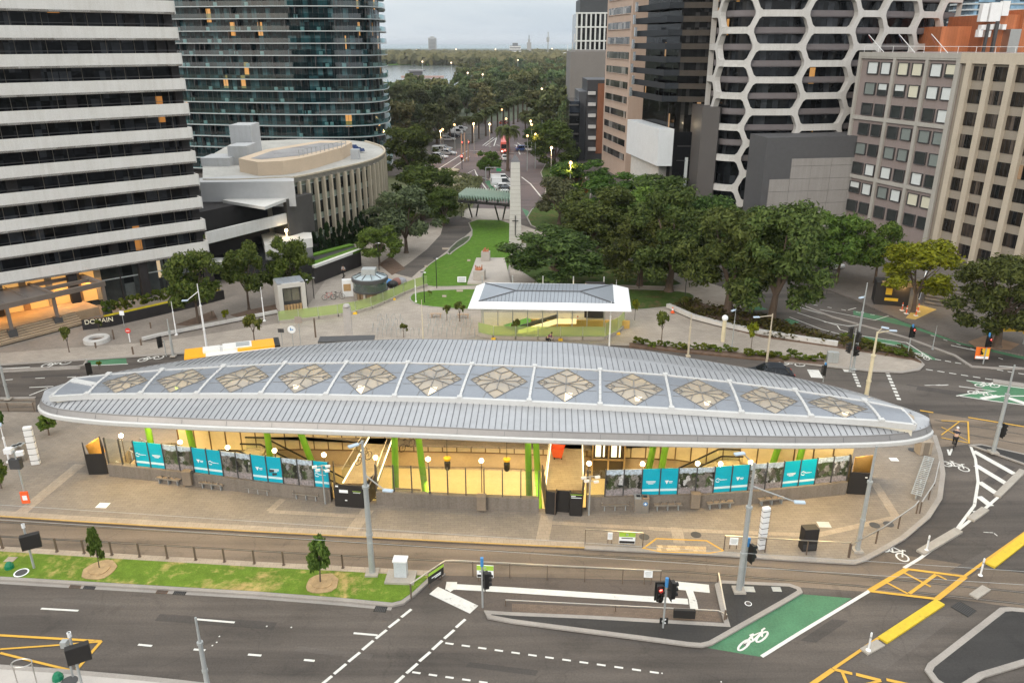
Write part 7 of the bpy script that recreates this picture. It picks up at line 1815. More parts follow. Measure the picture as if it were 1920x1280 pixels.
# orange and white bus
a, b = P(346,662,3.2), P(524,641,3.2); a.z = b.z = 0.01; dB = (b-a).normalized(); aB = math.atan2(dB.y,dB.x); c = a.lerp(b,.5)
T = thing('bus', 'white bus with orange ends and roof unit passing behind the left of the station roof', 'bus', (c.x,c.y,.01)); Lb = (b-a).length; M_BW = plain('white bus paint', (.75,.74,.72), .3); M_BO = plain('orange bus paint', (.85,.40,.015), .35)
bl = lambda mb, x, y, z, sx, sy, sz, mi=0: mb.box(c+dB*x+Vector((-dB.y,dB.x,0))*y+Vector((0,0,z)), (sx,sy,sz), aB, mi)
m = MB(); bl(m,0,0,1.75,Lb,2.5,2.7); bl(m,0,-1.26,2.5,Lb*.98,.03,.5,1); bl(m,0,0,.6,Lb,2.52,.5,1); bl(m,-Lb/2+.9,0,1.9,1.85,2.54,2.45,1); bevel(m.build('body', [M_BW, M_BO], T), .12, 3)
m = MB(); bl(m,-.3,0,2.15,Lb-2.5,2.56,.9); bl(m,Lb/2+.02,0,2.0,.06,2.2,1.4); m.build('windows', M_CGL, T)
m = MB(); bl(m,Lb*.27,0,3.17,3.8,2.1,.22); m.build('orange_roof_unit', M_BO, T); m = MB(); bl(m,.4,.2,3.2,2.6,1.5,.28); bl(m,-1.9,.1,3.2,1.5,1.2,.3); bl(m,.9,.2,3.36,1.2,1.0,.06,1); m.build('air_unit', [M_BW, M_GALV], T)
m = MB(); bl(m,Lb/2-.25,0,3.0,.5,2.3,.6); m.build('front_cap', M_BLACK, T)
for x in (-Lb*.3,Lb*.28):
    for s in (-1,1): m = MB(); p = c+dB*x+Vector((-dB.y,dB.x,0))*(s*1.2)+Vector((0,0,.48)); n_ = Vector((-dB.y,dB.x,0)); m.tube(p-n_*.13,p+n_*.13,.48,None,14); m.build('wheel', M_TYRE, T)
# tram waiting at the far stop
T = thing('tram', 'red and white tram seen end on behind the tall palm', 'tram', tuple(P(947,288,0))); p = P(947,288,.3); m = MB(); m.box(p+Vector((0,8,1.7)), (2.5,16,3.1)); bevel(m.build('body', mat('red tram paint', (.55,.10,.08), .4), T), .2, 3); m = MB(); m.box(p+Vector((0,-.05,2.0)), (2.2,.06,1.2)); m.build('windscreen', M_CGL, T)
for s in (-1,1): m = MB(); m.box(p+Vector((s*.8,-.08,.7)), (.3,.06,.2)); m.build('headlight', emis('tram headlight', (1,.9,.7), 10), T)
# ================================================================ POLES, LAMPS, SIGNALS
def lightpole(bx, by, ty, r0, label, heads=(), z=.0, mt=None, nm='street_light', cat='street light', bands=2, collar=True, tx=None, lit=False):
    p = P(bx,by,z); h = hgt(p,ty)-z; T = thing(nm, label, cat, tuple(p)); mt = mt or M_GALV
    m = MB(); m.tube(p, p+Vector((0,0,h*.66)), r0, r0*.8, 12); m.tube(p+Vector((0,0,h*.66)), p+Vector((0,0,h)), r0*.55, r0*.4, 10)
    for i in range(bands): zz = h*(.3+.36*i); m.tube(p+Vector((0,0,zz)), p+Vector((0,0,zz+.15)), r0*1.12, None, 12)
    m.build('pole', mt, T)
    if collar: m = MB(); m.box(p+Vector((0,0,.06)), (r0*4,r0*4,.12)); m.build('base_plate', M_CONC if r0 > .12 else mt, T)
    for hx, hy in heads:
        zt = p.z+h; q = None; best = None     # lamp head placed at the pole's own depth
        A, B = Vector((p.x-1,p.y)), Vector((p.x+1,p.y)); s, zz = PV(hx,hy,A,B); q = Vector((p.x-1+s,p.y-.2,zz)); st = p+Vector((0,0,max(.5,min(h-.1,zz-p.z+ (.1 if zz > zt-1.5 else .9)))))
        m = MB(); m.tube(st, q, .045, .035, 6); m.build('arm', mt, T); dr = (q-st); dr.z = 0; dr = dr.normalized() if dr.length > .05 else Vector((1,0,0))
        m = MB(); m.box(q+dr*.2, (.62,.26,.12), math.atan2(dr.y,dr.x)); bevel(m.build('lamp_head', MATS['lit lamp'] if lit else plain('lamp housing', (.45,.55,.66), .4), T), .04)
    return T
lightpole(698,1074,826,.19,'tall thick tapered street light on the grass verge, crossing the left black gate',[(670,830),(722,915)],.15)
lightpole(1385,1107,868,.17,'street light with two lamp arms on the dark traffic island',[(1391,846),(1490,937)],.13)
lightpole(1607,1032,836,.15,'plain grey tapered mast on the curb corner right of the black gate',[],.15)
lightpole(1862,848,684,.16,'tall grey mast at the tip of the chevron island',[],.13)
lightpole(392,1300,1157,.13,'grey tapered mast cut off by the bottom edge',[],.13)
lightpole(16,748,662,.13,'grey mast cut off at the left edge beside the rear tracks',[],.1)
lightpole(18,866,800,.08,'white lamp post at the left edge behind the plaza bins',[(2,792)],.15,M_WPAINT)
lightpole(1622,754,622,.19,'tall cream mast rising behind the right tip of the station roof',[(1653,612),(1668,618)],.01,mat('cream mast', (.62,.55,.38), .6))
lightpole(1599,693,530,.12,'grey signal mast at the crossing on the plaza tip',[(1616,556)],.15)
lightpole(1436,690,588,.12,'street light with a lamp arm reaching left behind the station roof',[(1421,593)],.15,mat('warm galvanised', (.50,.44,.34), .6))
lightpole(1290,668,588,.11,'plain mast with a white box at mid height behind the station roof',[],.15,MATS['warm galvanised'])
lightpole(1372,652,578,.06,'slim lamp post beside the round topped totem',[(1376,580)],.15)
lightpole(388,655,532,.11,'tall street light with a long left arm behind the orange bus',[(352,562)],.15,M_WPAINT)
lightpole(331,628,565,.07,'slim white post at the left of the middle forecourt bed',[],.15,M_WPAINT)
lightpole(325,668,598,.13,'blue grey mast with struts in front of the bus',[],.15)
lightpole(496,602,538,.07,'slim white post right of the middle plane tree',[],.15,M_WPAINT)
lightpole(1142,652,565,.09,'mast in front of the lit mesh at the pavilion end',[],.15,M_WPAINT)
lightpole(794,650,562,.07,'slim white mast left of the bicycle racks on the plaza edge',[],.15,mat('creamy post', (.66,.60,.46), .6))
lightpole(780,566,523,.06,'white post on the round lawn',[],.2,M_WPAINT)
lightpole(1155,545,524,.05,'thin white pole above the right end of the pavilion roof',[],.2,M_WPAINT)
lightpole(1748,655,610,.05,'thin grey post beside the green lane on the far side',[],.01)
for bx, by, ty, lab in ((819,540,484,'black park lamp in the middle of the lawn edge'),(796,567,510,'black park lamp on the round lawn'),(711,506,455,'black park lamp by the driveway under the small lit tree'),(1198,541,498,'black park lamp behind the right lawn'),(1284,560,510,'black park lamp at the right tip of the right lawn'),(865,408,380,'black park lamp near the legs of the green canopy'),(577,575,524,'dark lamp post with a small warm light beside the lift kiosk'),(589,560,520,'brown post beside the lift kiosk')):
    p = P(bx,by,.2); h = hgt(p,ty)-.2; k = MB(); k.tube(p,p+Vector((0,0,h)),.055,.04,8); k.box(p+Vector((-.15,0,h)), (.4,.12,.08)); k.box(p+Vector((.15,0,h-.05)), (.3,.1,.08), 0, 1); single('park_lamp', k, [M_BLACK, M_LOGO], lab, 'lamp')
# lit street lamps in the distance (lamp head height 8 m)
LAMPS = ((826,246),(830,243),(852,234),(888,232),(918,233),(941,206),(949,223),(1003,190),(1035,203),(995,227),(997,234),(989,255),(1004,252),(1034,277),(1053,222),(1070,305))
for i, (x, y) in enumerate(LAMPS):
    p = P(x,y,8.5); k = MB(); k.tube((p.x,p.y,0),(p.x,p.y,8.5),.11,.07,6); k.ball((p.x,p.y,8.5), .30, 6, 1)
    single('street_lamp', k, [M_GALV, M_GLOBEW], 'lit orange street lamp near the far intersection and avenue' if i < 15 else 'lit orange street lamp above the rust coloured tree', 'street lamp', 'lit lamps around the far avenue')
    if i in (0,3,4,9,12,13,15): point((p.x,p.y-.8,8.0), 700, (1,.55,.22), .3, 'street_lamp_glow')
for x, y in ((782,94),(779,102),(792,116),(846,118),(877,137),(905,140),(957,102),(958,109),(971,113),(990,103),(1000,102),(929,93),(855,93),(1035,92),(1016,167)):
    p = P(x,y,14 if y > 110 else 12); k = MB(); k.tube((p.x,p.y,0),p,.2,.15,5); k.ball(p, .0007*p.y+.15, 6, 1); single('far_lamp', k, [M_GALV, emis('far lamp glow', (1,.66,.36), 2.2)], 'tiny lit lamp in the far park and shore trees', 'lamp', 'lamps in the far trees')
def signal(bx, by, ty, label, heads, z=.13, blue=True, r=.055, nm='traffic_light', cat='traffic light'):
    p = P(bx,by,z); h = hgt(p,ty)-z; T = thing(nm, label, cat, tuple(p)); m = MB(); m.tube(p,p+Vector((0,0,h-.3)),r,r,8); m.build('pole', M_GALV, T)
    if blue: m = MB(); m.tube(p+Vector((0,0,h-.55)),p+Vector((0,0,h)),r*1.7,None,10); m.build('blue_cap', M_BLUE, T)
    for dx, dy, zz, face, red in heads:
        c = p+Vector((dx,dy,h-zz)); f = Vector((math.cos(face),math.sin(face),0)); s = Vector((-f.y,f.x,0)); m = MB(); m.box(c, (.26,.34,1.02), face); m.box(c-f*.12, (.03,.52,1.2), face); m.bar(c, p+Vector((0,0,h-zz)), .06, .06)
        for k in (-1,0,1): q = c+f*.14+Vector((0,0,.32*k)); m.tube(q, q+f*.16, .125, .12, 10, 0, False)
        hd = m.build('signal_head', M_BLACK, T)
        for k in (-1,0,1): q = c+f*.135+Vector((0,0,.32*k)); m = MB(); m.tube(q,q+f*.02,.10,None,12); m.build('lens', M_REDL if (red and k == 1) else plain('unlit lens', (.03,.02,.015), .2), hd)
    return T
signal(1243,1176,1083,'traffic light with a glowing red signal on the dark traffic island',[(-.33,0,.95,-1.57,True),(.33,0,.75,.2,False)])
signal(905,1138,1045,'slim traffic light in front of the tram stop railing',[(.22,0,1.5,.3,False)],.01)
signal(1393,1100,1008,'signal hung on the island street light, under a blue cap',[(.2,-.15,.9,.4,False)])
signal(1592,697,610,'black traffic signal on the plaza tip mast',[(-.4,0,.7,2.6,False),(.3,0,1.2,-.6,False),(-.3,.1,2.3,2.8,False),(.4,.1,2.6,-.9,True)],.15,False)
signal(1543,716,680,'black traffic signal rising just behind the station roof edge',[(-.05,-.1,.7,2.8,False)],.15)
signal(1701,668,608,'red traffic light on the far side of the turning lane',[(0,-.15,.8,-1.4,True)],.15)
signal(1843,682,624,'red traffic light beside the orange works sign',[(0,-.15,.9,-1.4,True)],.15)
signal(1864,838,792,'small signal on the mast of the chevron island',[(.3,-.1,.6,.2,False)],.13,False)
signal(312,668,632,'round black signal seen from behind, left of the blue grey mast',[(-.5,0,.5,2.4,False)],.15,False)
signal(170,712,668,'small white topped signal half hidden by the roof at the left',[(0,0,1.2,2.4,False)],.1,False)
signal(715,300,277,'signal mast at the far intersection',[(0,-.1,.8,-1.57,False)],.1,False) if False else None
for x, y, ty, lab in ((866,303,252,'tall brown double mast at the far intersection'),(872,303,250,'tall brown mast right of its twin at the far intersection'),(878,302,262,'slim mast with a sign arm at the far intersection')):
    p = P(x,y,.1); k = MB(); k.tube(p,p+Vector((0,0,hgt(p,ty))),.2,.14,8); single('far_mast', k, mat('brown mast', (.40,.27,.20), .6), lab, 'mast')
for x, y, c, lab in ((947,284,M_REDL,'glowing red signal beside the palm trunk'),(866,269,M_REDL,'red signal on the small island left of the avenue'),(878,268,M_REDL,'red signal at the twin masts'),(866,295,M_REDL,'dark signal before the intersection')):
    p = P(x,y,3); k = MB(); k.tube((p.x,p.y,0),p,.08,.08,6); k.box(p, (.5,.4,1.2)); k.ball(p+Vector((0,-.25,.3)), .2, 6, 1); single('traffic_light', k, [M_BLACK, c], lab, 'traffic light')
k = MB(); a = P(911,342,.1); h = hgt(a,315); k.tube(a,a+Vector((0,0,h)),.12,.1,6); k.tube(a+Vector((0,0,h)),a+Vector((2.9,0,h)),.08,.06,6); k.box(a+Vector((3.0,-.1,h-.5)), (1.1,.1,.7), 0, 1); single('gantry_sign', k, [M_GALV, mat('green sign', (.03,.28,.12), .4)], 'green road sign hanging from a mast arm above the bike lane', 'sign')
def screen(bx, by, ty, sy, label):
    p = P(bx,by,.15); h = hgt(p,ty)-.15; T = thing('screen_post', label, 'screen', tuple(p)); m = MB(); m.tube(p,p+Vector((0,0,h)),.07,.06,8); m.build('pole', M_GALV, T); m = MB(); m.tube(p+Vector((0,0,h-.25)),p+Vector((0,0,h)),.1,None,10); m.build('white_cap', M_WPAINT, T)
    zz = hgt(p,sy); m = MB(); m.box(Vector((p.x+.28,p.y-.1,zz)), (1.05,.35,.95), .5); bevel(m.build('screen', M_BLACKP, T), .03); m = MB(); m.box(Vector((p.x+.02,p.y-.05,zz)), (.3,.2,.2)); m.build('bracket', M_GALV, T)
screen(64,1064,982,1012,'black boxed screen on a grey post at the left of the grass verge'); screen(154,1285,1185,1221,'black boxed screen on a grey post at the bottom left corner')
k = MB(); p = P(137,1268,.13); k.tube(p,p+Vector((0,0,hgt(p,1205))),.05,.05,8); k.box(Vector((p.x,p.y,hgt(p,1206))), (.3,.3,.35)); single('camera_post', k, M_GALV, 'thin post with a small camera box left of the bottom screen', 'post')
# camera pole with orange sign
p = P(52,945,.15); h = hgt(p,848); T = thing('camera_pole', 'camera pole with grey boxes and an orange notice at its foot, left plaza', 'pole', tuple(p)); m = MB(); m.tube(p,p+Vector((0,0,h)),.07,.06,8); m.build('pole', M_GALV, T); m = MB(); m.box(p+Vector((-.35,0,h)), (.5,.4,.35)); m.box(p+Vector((.35,0,h-.2)), (.45,.3,.3), .3); m.build('camera_box', M_WPAINT, T); m = MB(); m.box(p+Vector((-.1,0,h-1.0)), (.75,.35,.7)); m.build('cabinet', M_DGREY, T); m = MB(); m.box(p+Vector((0,-.1,.62)), (.5,.12,.9), .1); nb = m.build('orange_notice', M_ORANGE, T); m = MB(); m.box(p+Vector((.03,-.17,.62)), (.3,.02,.35), .1); m.build('white_label', M_LOGO, nb)
# CCTV posts by the front wall
for x, y, ty, lab in ((610,944,873,'camera post in front of the last turquoise panel left of the gate'),(528,925,880,'sign post in front of the middle turquoise pair'),(1104,965,893,'camera post just right of the centre gate')):
    p = P(x,y,.15); h = hgt(p,ty)-.15; k = MB(); k.tube(p,p+Vector((0,0,h)),.06,.05,8); 
    for dx, dz in ((-.35,0),(.35,.05),(-.2,-.25),(.3,-.3)): k.bar(p+Vector((0,0,h+dz)), p+Vector((dx,-.1,h+dz)), .05, .05); k.box(p+Vector((dx*1.3,-.15,h+dz)), (.32,.16,.14), .3, 1)
    single('camera_post', k, [M_GALV, M_WPAINT if x != 528 else M_DGREY], lab, 'camera')
# wayfinding totems
def totem(bx, by, ty, w, label, n=6):
    p = P(bx,by,.15); h = hgt(p,ty)-.15; T = thing('wayfinding_totem', label, 'totem', tuple(p)); m = MB(); m.box(p+Vector((0,0,h/2)), (w,.32,h), .25); bevel(m.build('column', M_WPAINT, T), .08, 3); 
    for i in range(n): m = MB(); zz = h*(.12+.8*i/(n-1)); m.box(p+Vector((0,0,zz)), (w*1.01,.335,.035), .25); m.build('black_band', M_BLACK, T)
totem(68,870,799,.62,'white wayfinding column with black bands on the left plaza'); totem(1427,1028,950,.5,'white wayfinding column with black curved marks near the right railing',7)
p = P(1355,640,.15); k = MB(); h = hgt(p,602); k.tube(p,p+Vector((0,0,h)),.22,.22,12); k.ball(p+Vector((0,0,h+.2)), .33, 10, 1); single('totem', k, [MATS['cream mast'], M_LOGO], 'cream totem topped by a white ball behind the long shrub bed', 'totem')
p = P(655,640,.15); k = MB(); h = hgt(p,578); k.box(p+Vector((0,0,h/2)), (.8,.25,h)); k.lathe([(.3,h),(.4,h+.1),(.3,h+.3)],p,10); single('totem', k, mat('perforated grey', (.42,.40,.39), .6), 'pale perforated metal totem left of the bicycle racks', 'totem')
# ================================================================ RAILINGS, BOARDS
def railing(px, label, h=1.05, z=.15, step=2.2, mt=None, name='handrail_fence', mid=False):
    q = [P(x,y,z) for x,y in px]; T = thing(name, label, 'railing', tuple(q[0])); u = Vector((0,0,1)); m = MB()
    for a, b in zip(q,q[1:]):
        m.bar(a+u*h,b+u*h,.07,.05)
        if mid: m.bar(a+u*h*.5,b+u*h*.5,.03,.03)
    m.build('top_rail', mt or M_STEEL, T); L = slen(q); n = max(1,int(L/step))
    for i in range(n+1): p, d = along(q,min(L-.01,L*i/n)); m = MB(); m.box(p+u*h/2, (.05,.09,h), math.atan2(d.y,d.x)); m.build('post', M_BRONZE, T)
    return T
railing([(771,1122),(835,1078),(850,1077),(1060,1088),(1238,1097)],'long steel railing of the tram stop turning at its left end towards the road',1.05,.01,2.0)
railing([(1097,1018),(1205,1025)],'short steel railing on the plaza edge with a lime topped board',1.05); railing([(1357,1030),(1470,1037),(1590,1044)],'steel railing on the plaza edge in front of the black cabinet',1.05); railing([(1592,1045),(1650,1014),(1710,972),(1718,962)],'slanting steel railing along the curved right curb',1.0)
railing([(948,1135),(1345,1155),(1362,1163)],'low steel rail along the brown paved strip of the tram stop',.4,.01,4.5); railing([(1345,1094),(1358,1165)],'short rail beside the kerb at the right end of the tram stop',.8,.01,3)
railing([(-80,771),(65,772)],'steel railing along the rear edge of the left plaza',.9)
railing([(1724,962),(1748,925),(1757,885)],'low rail following the right curb near the station roof tip',.9)
def board(x, y, w, h, zc, ang, label, body, cols, rows_=True):
    p = P(x,y,.01); T = thing('notice_board', label, 'notice', tuple(p)); d = Vector((math.cos(ang),math.sin(ang),0)); n = Vector((d.y,-d.x,0)); m = MB(); m.box(p+Vector((0,0,zc)), (w,.05,h), ang); o = m.build('panel', body, T)
    for (fx,fy,fw,fh,mt) in cols: c = p+Vector((0,0,zc))+d*(fx*w)+Vector((0,0,fy*h))+n*.032; m = MB(); m.box(c, (fw*w,.012,fh*h), ang); m.build('marking', mt, o)
    for s in (-.4,.4): m = MB(); c = p+d*(s*w)-n*.05; m.box(c+Vector((0,0,zc/2)), (.05,.05,zc), ang); m.build('leg', M_BRONZE, T)
LIME = plain('lime board band', (.36,.58,.06), .5)
stripes = [(0,.3,1.0,.4,LIME),(0,-.02,.7,.07,M_DGREY),(0,-.36,.95,.2,M_PIER),(.0,.3,.16,.2,M_LOGO)]
board(910,1090,.99,.85,.75,-.07,'white board with a lime band on the tram stop railing behind the slim signal',M_LOGO,stripes); board(1175,1023,1.02,.85,.62,-.07,'white board with a lime band on the short plaza railing',M_LOGO,stripes)
board(818,1094,1.25,.75,.72,math.atan2((P(835,1078)-P(771,1122)).y,(P(835,1078)-P(771,1122)).x),'black board with a lime top on the slanting end of the tram stop railing',M_BLACKP,[(0,.36,1,.26,LIME),(0,-.1,.6,.08,M_LOGO),(.1,-.24,.4,.08,M_LOGO)])
note = [(0,.25,.7,.06,M_GALV),(0,.08,.8,.05,M_GALV),(0,-.08,.7,.05,M_GALV),(0,-.25,.6,.05,M_GALV)]
board(1214,1096,.5,.5,.8,-.07,'small white notice near the right end of the tram stop railing',M_LOGO,note); board(1374,1032,.52,.52,.72,-.07,'small white notice on the plaza railing beside the island street light',M_LOGO,note); board(1143,1022,.3,.5,.72,-.07,'narrow white notice on the short plaza railing',M_LOGO,note)
# verge fence posts
for x in (5,107,158,210,262,314,367,421,477,532,588,643,702,757):
    y = interp([0,240,480,640,760],[1028,1043,1057,1065,1072],x)-1; p = P(x,y,.15); k = MB(); k.box(p+Vector((0,0,.5)), (.09,.09,1.0), -.05); k.box(p+Vector((0,0,.03)), (.16,.16,.05), -.05)
    single('fence_post', k, M_BRONZE, 'brown steel fence post in the row along the track side of the grass verge', 'post', 'posts along the grass verge')
a, b = P(-60,1024,1.0), P(757,1070,1.0)
# benches
def bench(x, y, back, label, w=1.9):
    p0, d0 = P(x,y,.15), None; q = proj_cut(x-12,x+12); d = (q[-1]-q[0]).normalized(); n = Vector((d.y,-d.x,0)); p = P(x,y,.15); ang = math.atan2(d.y,d.x)
    T = thing('bench', label, 'bench', tuple(p)); m = MB()
    for k in range(4): m.box(p-n*(.12*k)+Vector((0,0,.45)), (w,.095,.05), ang)
    m.build('seat', mat('bench timber', (.27,.215,.165), .6, 0, .15), T)
    for s in (-.38,0,.38): m = MB(); c = p+d*(s*w)-n*.18; m.box(c+Vector((0,0,.22)), (.06,.4,.44), ang); m.build('leg', M_GALV, T)
    m = MB(); m.bar(p+n*.06-d*w/2+Vector((0,0,.45)), p+n*.06+d*w/2+Vector((0,0,.45)), .03, .09); m.build('front_edge', M_STEEL, T)
    if back:
        m = MB()
        for k in range(3): m.box(p-n*(.45+.03*k)+Vector((0,0,.6+.13*k)), (w,.05,.10), ang)
        m.build('backrest', MATS['bench timber'], T)
        for s in (-.48,.48): m = MB(); m.box(p+d*(s*w)-n*.2+Vector((0,0,.62)), (.05,.45,.05), ang); m.build('armrest', M_STEEL, T)
    else:
        for s in (-.25,0,.25): m = MB(); m.box(p+d*(s*w)-n*.2+Vector((0,0,.53)), (.04,.3,.1), ang); m.build('seat_divider', M_STEEL, T)
for x, y, bk, lab in ((316,908,0,'backless bench at the far left of the low concrete wall'),(397,917,0,'backless bench below the second turquoise pair'),(484,926,0,'backless bench below the third photo panels'),(574,937,1,'bench with a back just left of the left black gate'),(762,944,1,'bench with a back just right of the left black gate'),(857,951,0,'backless bench left of the stone pillar in the clear section'),(956,955,0,'backless bench right of the stone pillar in the clear section'),(1153,957,1,'bench with a back left of the two bins'),(1252,957,0,'backless bench just right of the two bins'),(1350,953,0,'backless bench right of the right-hand stone pillar'),(1447,946,0,'backless bench at the far right of the low concrete wall')): bench(x,y,bk,lab)
# bins
def binn(x, y, label, col, s=1.0, logo=None):
    p = P(x,y,.15); T = thing('litter_bin', label, 'bin', tuple(p)); m = MB(); m.box(p+Vector((0,.25,.55*s)), (.5,.5,1.1*s), STA); bevel(m.build('body', M_STEEL, T), .02); m = MB(); m.box(p+Vector((0,.25,1.13*s)), (.54,.54,.08), STA); t = m.build('lid', col, T); m = MB(); m.box(p+Vector((0,.25,1.175*s)), (.26,.26,.02), STA); m.build('opening', M_BLACK, t)
    if logo: m = MB(); m.tube(p+Vector((0,-.02,.75)), p+Vector((0,-.005,.75)), .15, None, 14); m.build('round_label', M_BLUE, T); m = MB(); m.tube(p+Vector((0,-.035,.75)), p+Vector((0,-.02,.75)), .08, None, 10); m.build('label_mark', M_LOGO, T)
binn(1196,961,'steel litter bin with a dark lid right of the backed bench',M_GALV); binn(1209,962,'steel recycling bin with a brown lid and a round blue label',mat('brown lid', (.3,.2,.13), .5),1,True)
binn(30,868,'steel bin on the left plaza, left one of the pair',M_GALV,1.15); binn(41,864,'steel bin on the left plaza, right one of the pair',M_GALV,1.15)
for x, y, lab in ((1557,680,'left steel cabinet on the plaza tip paving'),(1567,681,'right steel cabinet on the plaza tip paving')): k = MB(); p = P(x,y,.15); k.box(p+Vector((0,.3,.55)), (.55,.5,1.1), -.15); bevel(single('steel_cabinet', k, M_GALV, lab, 'cabinet'), .03)
p = P(1517,1034,.15); T = thing('black_cabinet', 'tall black cabinet with louvres standing on the right plaza', 'cabinet', tuple(p)); m = MB(); m.box(p+Vector((0,.35,.8)), (.95,.6,1.6), .1); bevel(m.build('body', M_BLACKP, T), .02)
for i in range(6): m = MB(); m.box(p+Vector((0,.04,.15+.07*i)), (.85,.03,.03), .1); m.build('louvre', M_DGREY, T)
T = thing('utility_cabinet', 'white utility cabinet on a concrete pad at the end of the grass verge', 'cabinet', tuple(P(752,1084,.15))); p = P(752,1082,.16); m = MB(); m.box(p+Vector((0,-.05,.05)), (1.75,1.2,.14), -.06); m.build('pad', M_CONC, T); m = MB(); m.box(p+Vector((0,.1,.65)), (.75,.5,1.1), -.06); bevel(m.build('body', mat('cabinet grey', (.5,.54,.57), .5), T), .02); m = MB(); m.box(p+Vector((0,.1,1.24)), (.85,.6,.1), -.06); m.build('cap', M_WPAINT, T)
p = P(1283,1160,.14); k = MB(); k.box(p+Vector((0,.1,.3)), (1.2,.2,.55), -.07); bevel(single('black_barrier_box', k, M_BLACKP, 'long low black box behind the red signal on the paved strip', 'box'), .02)
p = P(1243,1172,.13); k = MB(); k.box(p+Vector((0,-.12,.42)), (.46,.03,.42), -.05); k.bar(p+Vector((.1,-.15,.56)), p+Vector((-.1,-.15,.42)), .02, .08, 1); k.bar(p+Vector((-.1,-.15,.42)), p+Vector((.1,-.15,.28)), .02, .08, 1); single('chevron_sign', k, [M_BLACK, M_LOGO], 'small black chevron sign at the foot of the red signal', 'sign')
for x, y, ty, lab in ((1737,1031,1003,'white flexible bollard at the near end of the bike lane separator'),(1838,1078,1046,'white flexible bollard beyond the hatched box'),(1628,1218,1185,'white flexible bollard beside the yellow corner line')):
    p = P(x,y,.1); h = hgt(p,ty)-.1; k = MB(); k.lathe([(.14,0),(.12,.05),(.05,.07),(.055,h-.05),(.03,h)], p, 10); k.tube(p+Vector((0,0,h*.7)),p+Vector((0,0,h*.78)),.06,None,10,1); single('bollard', k, [M_WPAINT, M_GALV], lab, 'bollard')
# covers and grates
def grate(px, mt, label, z=.012, nm='drain_grate', cat='grate', fr=None):
    k = MB(); q = pts(px,z); k.prism([tuple(p)[:2] for p in q], 0, z+.006); 
    a, b, c, d_ = q
    for i in range(1,7): k.bar(a.lerp(b,i/7)+Vector((0,0,.009)), d_.lerp(c,i/7)+Vector((0,0,.009)), .04, .012, 1)
    single(nm, k, [mt, M_DGREY], label, cat)
def gpx(pz, ox, oy): return [(ox+x/4,oy+y/4) for x,y in pz]
M_DRN = plain('grate black', (.02,.018,.016), .7); M_DRL = mat('leaf filled drain', (.12,.07,.04), .9, 0, .5, 4, 20)
grate(gpx(((515,566),(600,569),(622,528),(540,524)),0,960), M_DRL, 'leaf filled road drain, left one of the left pair'); grate(gpx(((620,572),(708,576),(732,534),(645,531)),0,960), M_DRN, 'black road drain, right one of the left pair'); grate(gpx(((1165,606),(1250,610),(1275,570),(1190,566)),0,960), M_DRL, 'leaf filled road drain, left one of the right pair'); grate(gpx(((1293,615),(1385,620),(1410,578),(1320,574)),0,960), M_DRN, 'black road drain, right one of the right pair')
grate(gpx(((878,742),(972,748),(990,703),(900,698)),480,960), M_DRN, 'black road drain at the right end of the grass verge kerb'); grate(gpx(((1500,785),(1565,737),(1440,665),(1368,708)),1440,960), M_DRN, 'large dark grate in the road between the yellow separator and the right island')
def cover_disc(x, y, r, mt, label, z=.155, nm='manhole_cover', sq=False):
    p = P(x,y,z); k = MB()
    if sq: k.box(p+Vector((0,0,.006)), (r*2,r*1.6,.02), -.06)
    else: k.tube(p, p+Vector((0,0,.012)), r, None, 18); k.tube(p+Vector((0,0,.0)), p+Vector((0,0,.016)), r*.8, None, 16, 1)
    single(nm, k, [mt, M_DGREY] if not sq else mt, label, 'cover')
for x, y, lab in ((1305,1002,'dark round cover in the plaza above the tactile paving'),(1640,984,'left dark round cover inside the right plaza corner'),(1666,982,'right dark round cover inside the right plaza corner'),(1208,1006,'small dark round cover at the end of the short plaza railing'),(1711,843,'dark round cover under the right roof tip')): cover_disc(x,y,.34,M_DGREY,lab)
cover_disc(40,1073,.42,M_LOGO,'white rimmed round cover in the grass at the far left'); cover_disc(130,1277,.4,M_DGREY,'dark round cover on the bottom left footpath',.14); cover_disc(1403,1131,.2,M_LOGO,'small white round cover on the dark island',.145); cover_disc(193,947,.38,M_LOGO,'white square cover on the left plaza',.155,'access_cover',True); cover_disc(1545,983,.4,mat('pale blue cover',(.5,.52,.53),.6),'pale square cover on the right plaza',.155,'access_cover',True); cover_disc(1405,1104,.3,M_GALV,'square cover beside the foot of the island street light',.145,'access_cover',True); cover_disc(1456,1104,.26,M_GALV,'square cover at the right tip of the dark island',.145,'access_cover',True); cover_disc(20,1048,.3,M_STRIP,'small pale slab in the grass at the far left',.16,'access_cover',True); cover_disc(1676,861,.3,M_LOGO,'white square cover on the plaza below the right roof tip',.155,'access_cover',True)
for x, y, ty, lab in ((18,1064,1050,'green conical lid in the grass at the far left'),(109,1272,1256,'green conical lid on the bottom left footpath')): p = P(x,y,.15); k = MB(); k.lathe([(.27,0),(.25,.2),(.14,.38),(.05,.42)],p,8); single('valve_marker', k, plain('green plastic', (.0,.17,.08), .5), lab, 'lid')
T = thing('hoop_stand', 'tall steel hoop stand on the bottom left footpath', 'hoop', tuple(P(52,1285,.13))); p = P(52,1283,.13); m = MB(); R_ = .48; h = hgt(p,1246)
for s in (-1,1): m.tube(p+Vector((s*R_,0,0)), p+Vector((s*R_*1.02,0,h)), .03, None, 8)
m.path([p+Vector((R_*1.02*math.cos(t*.2618),R_*.6*math.sin(t*.2618),h)) for t in range(25)], .03, 6); m.build('frame', M_STEEL, T)
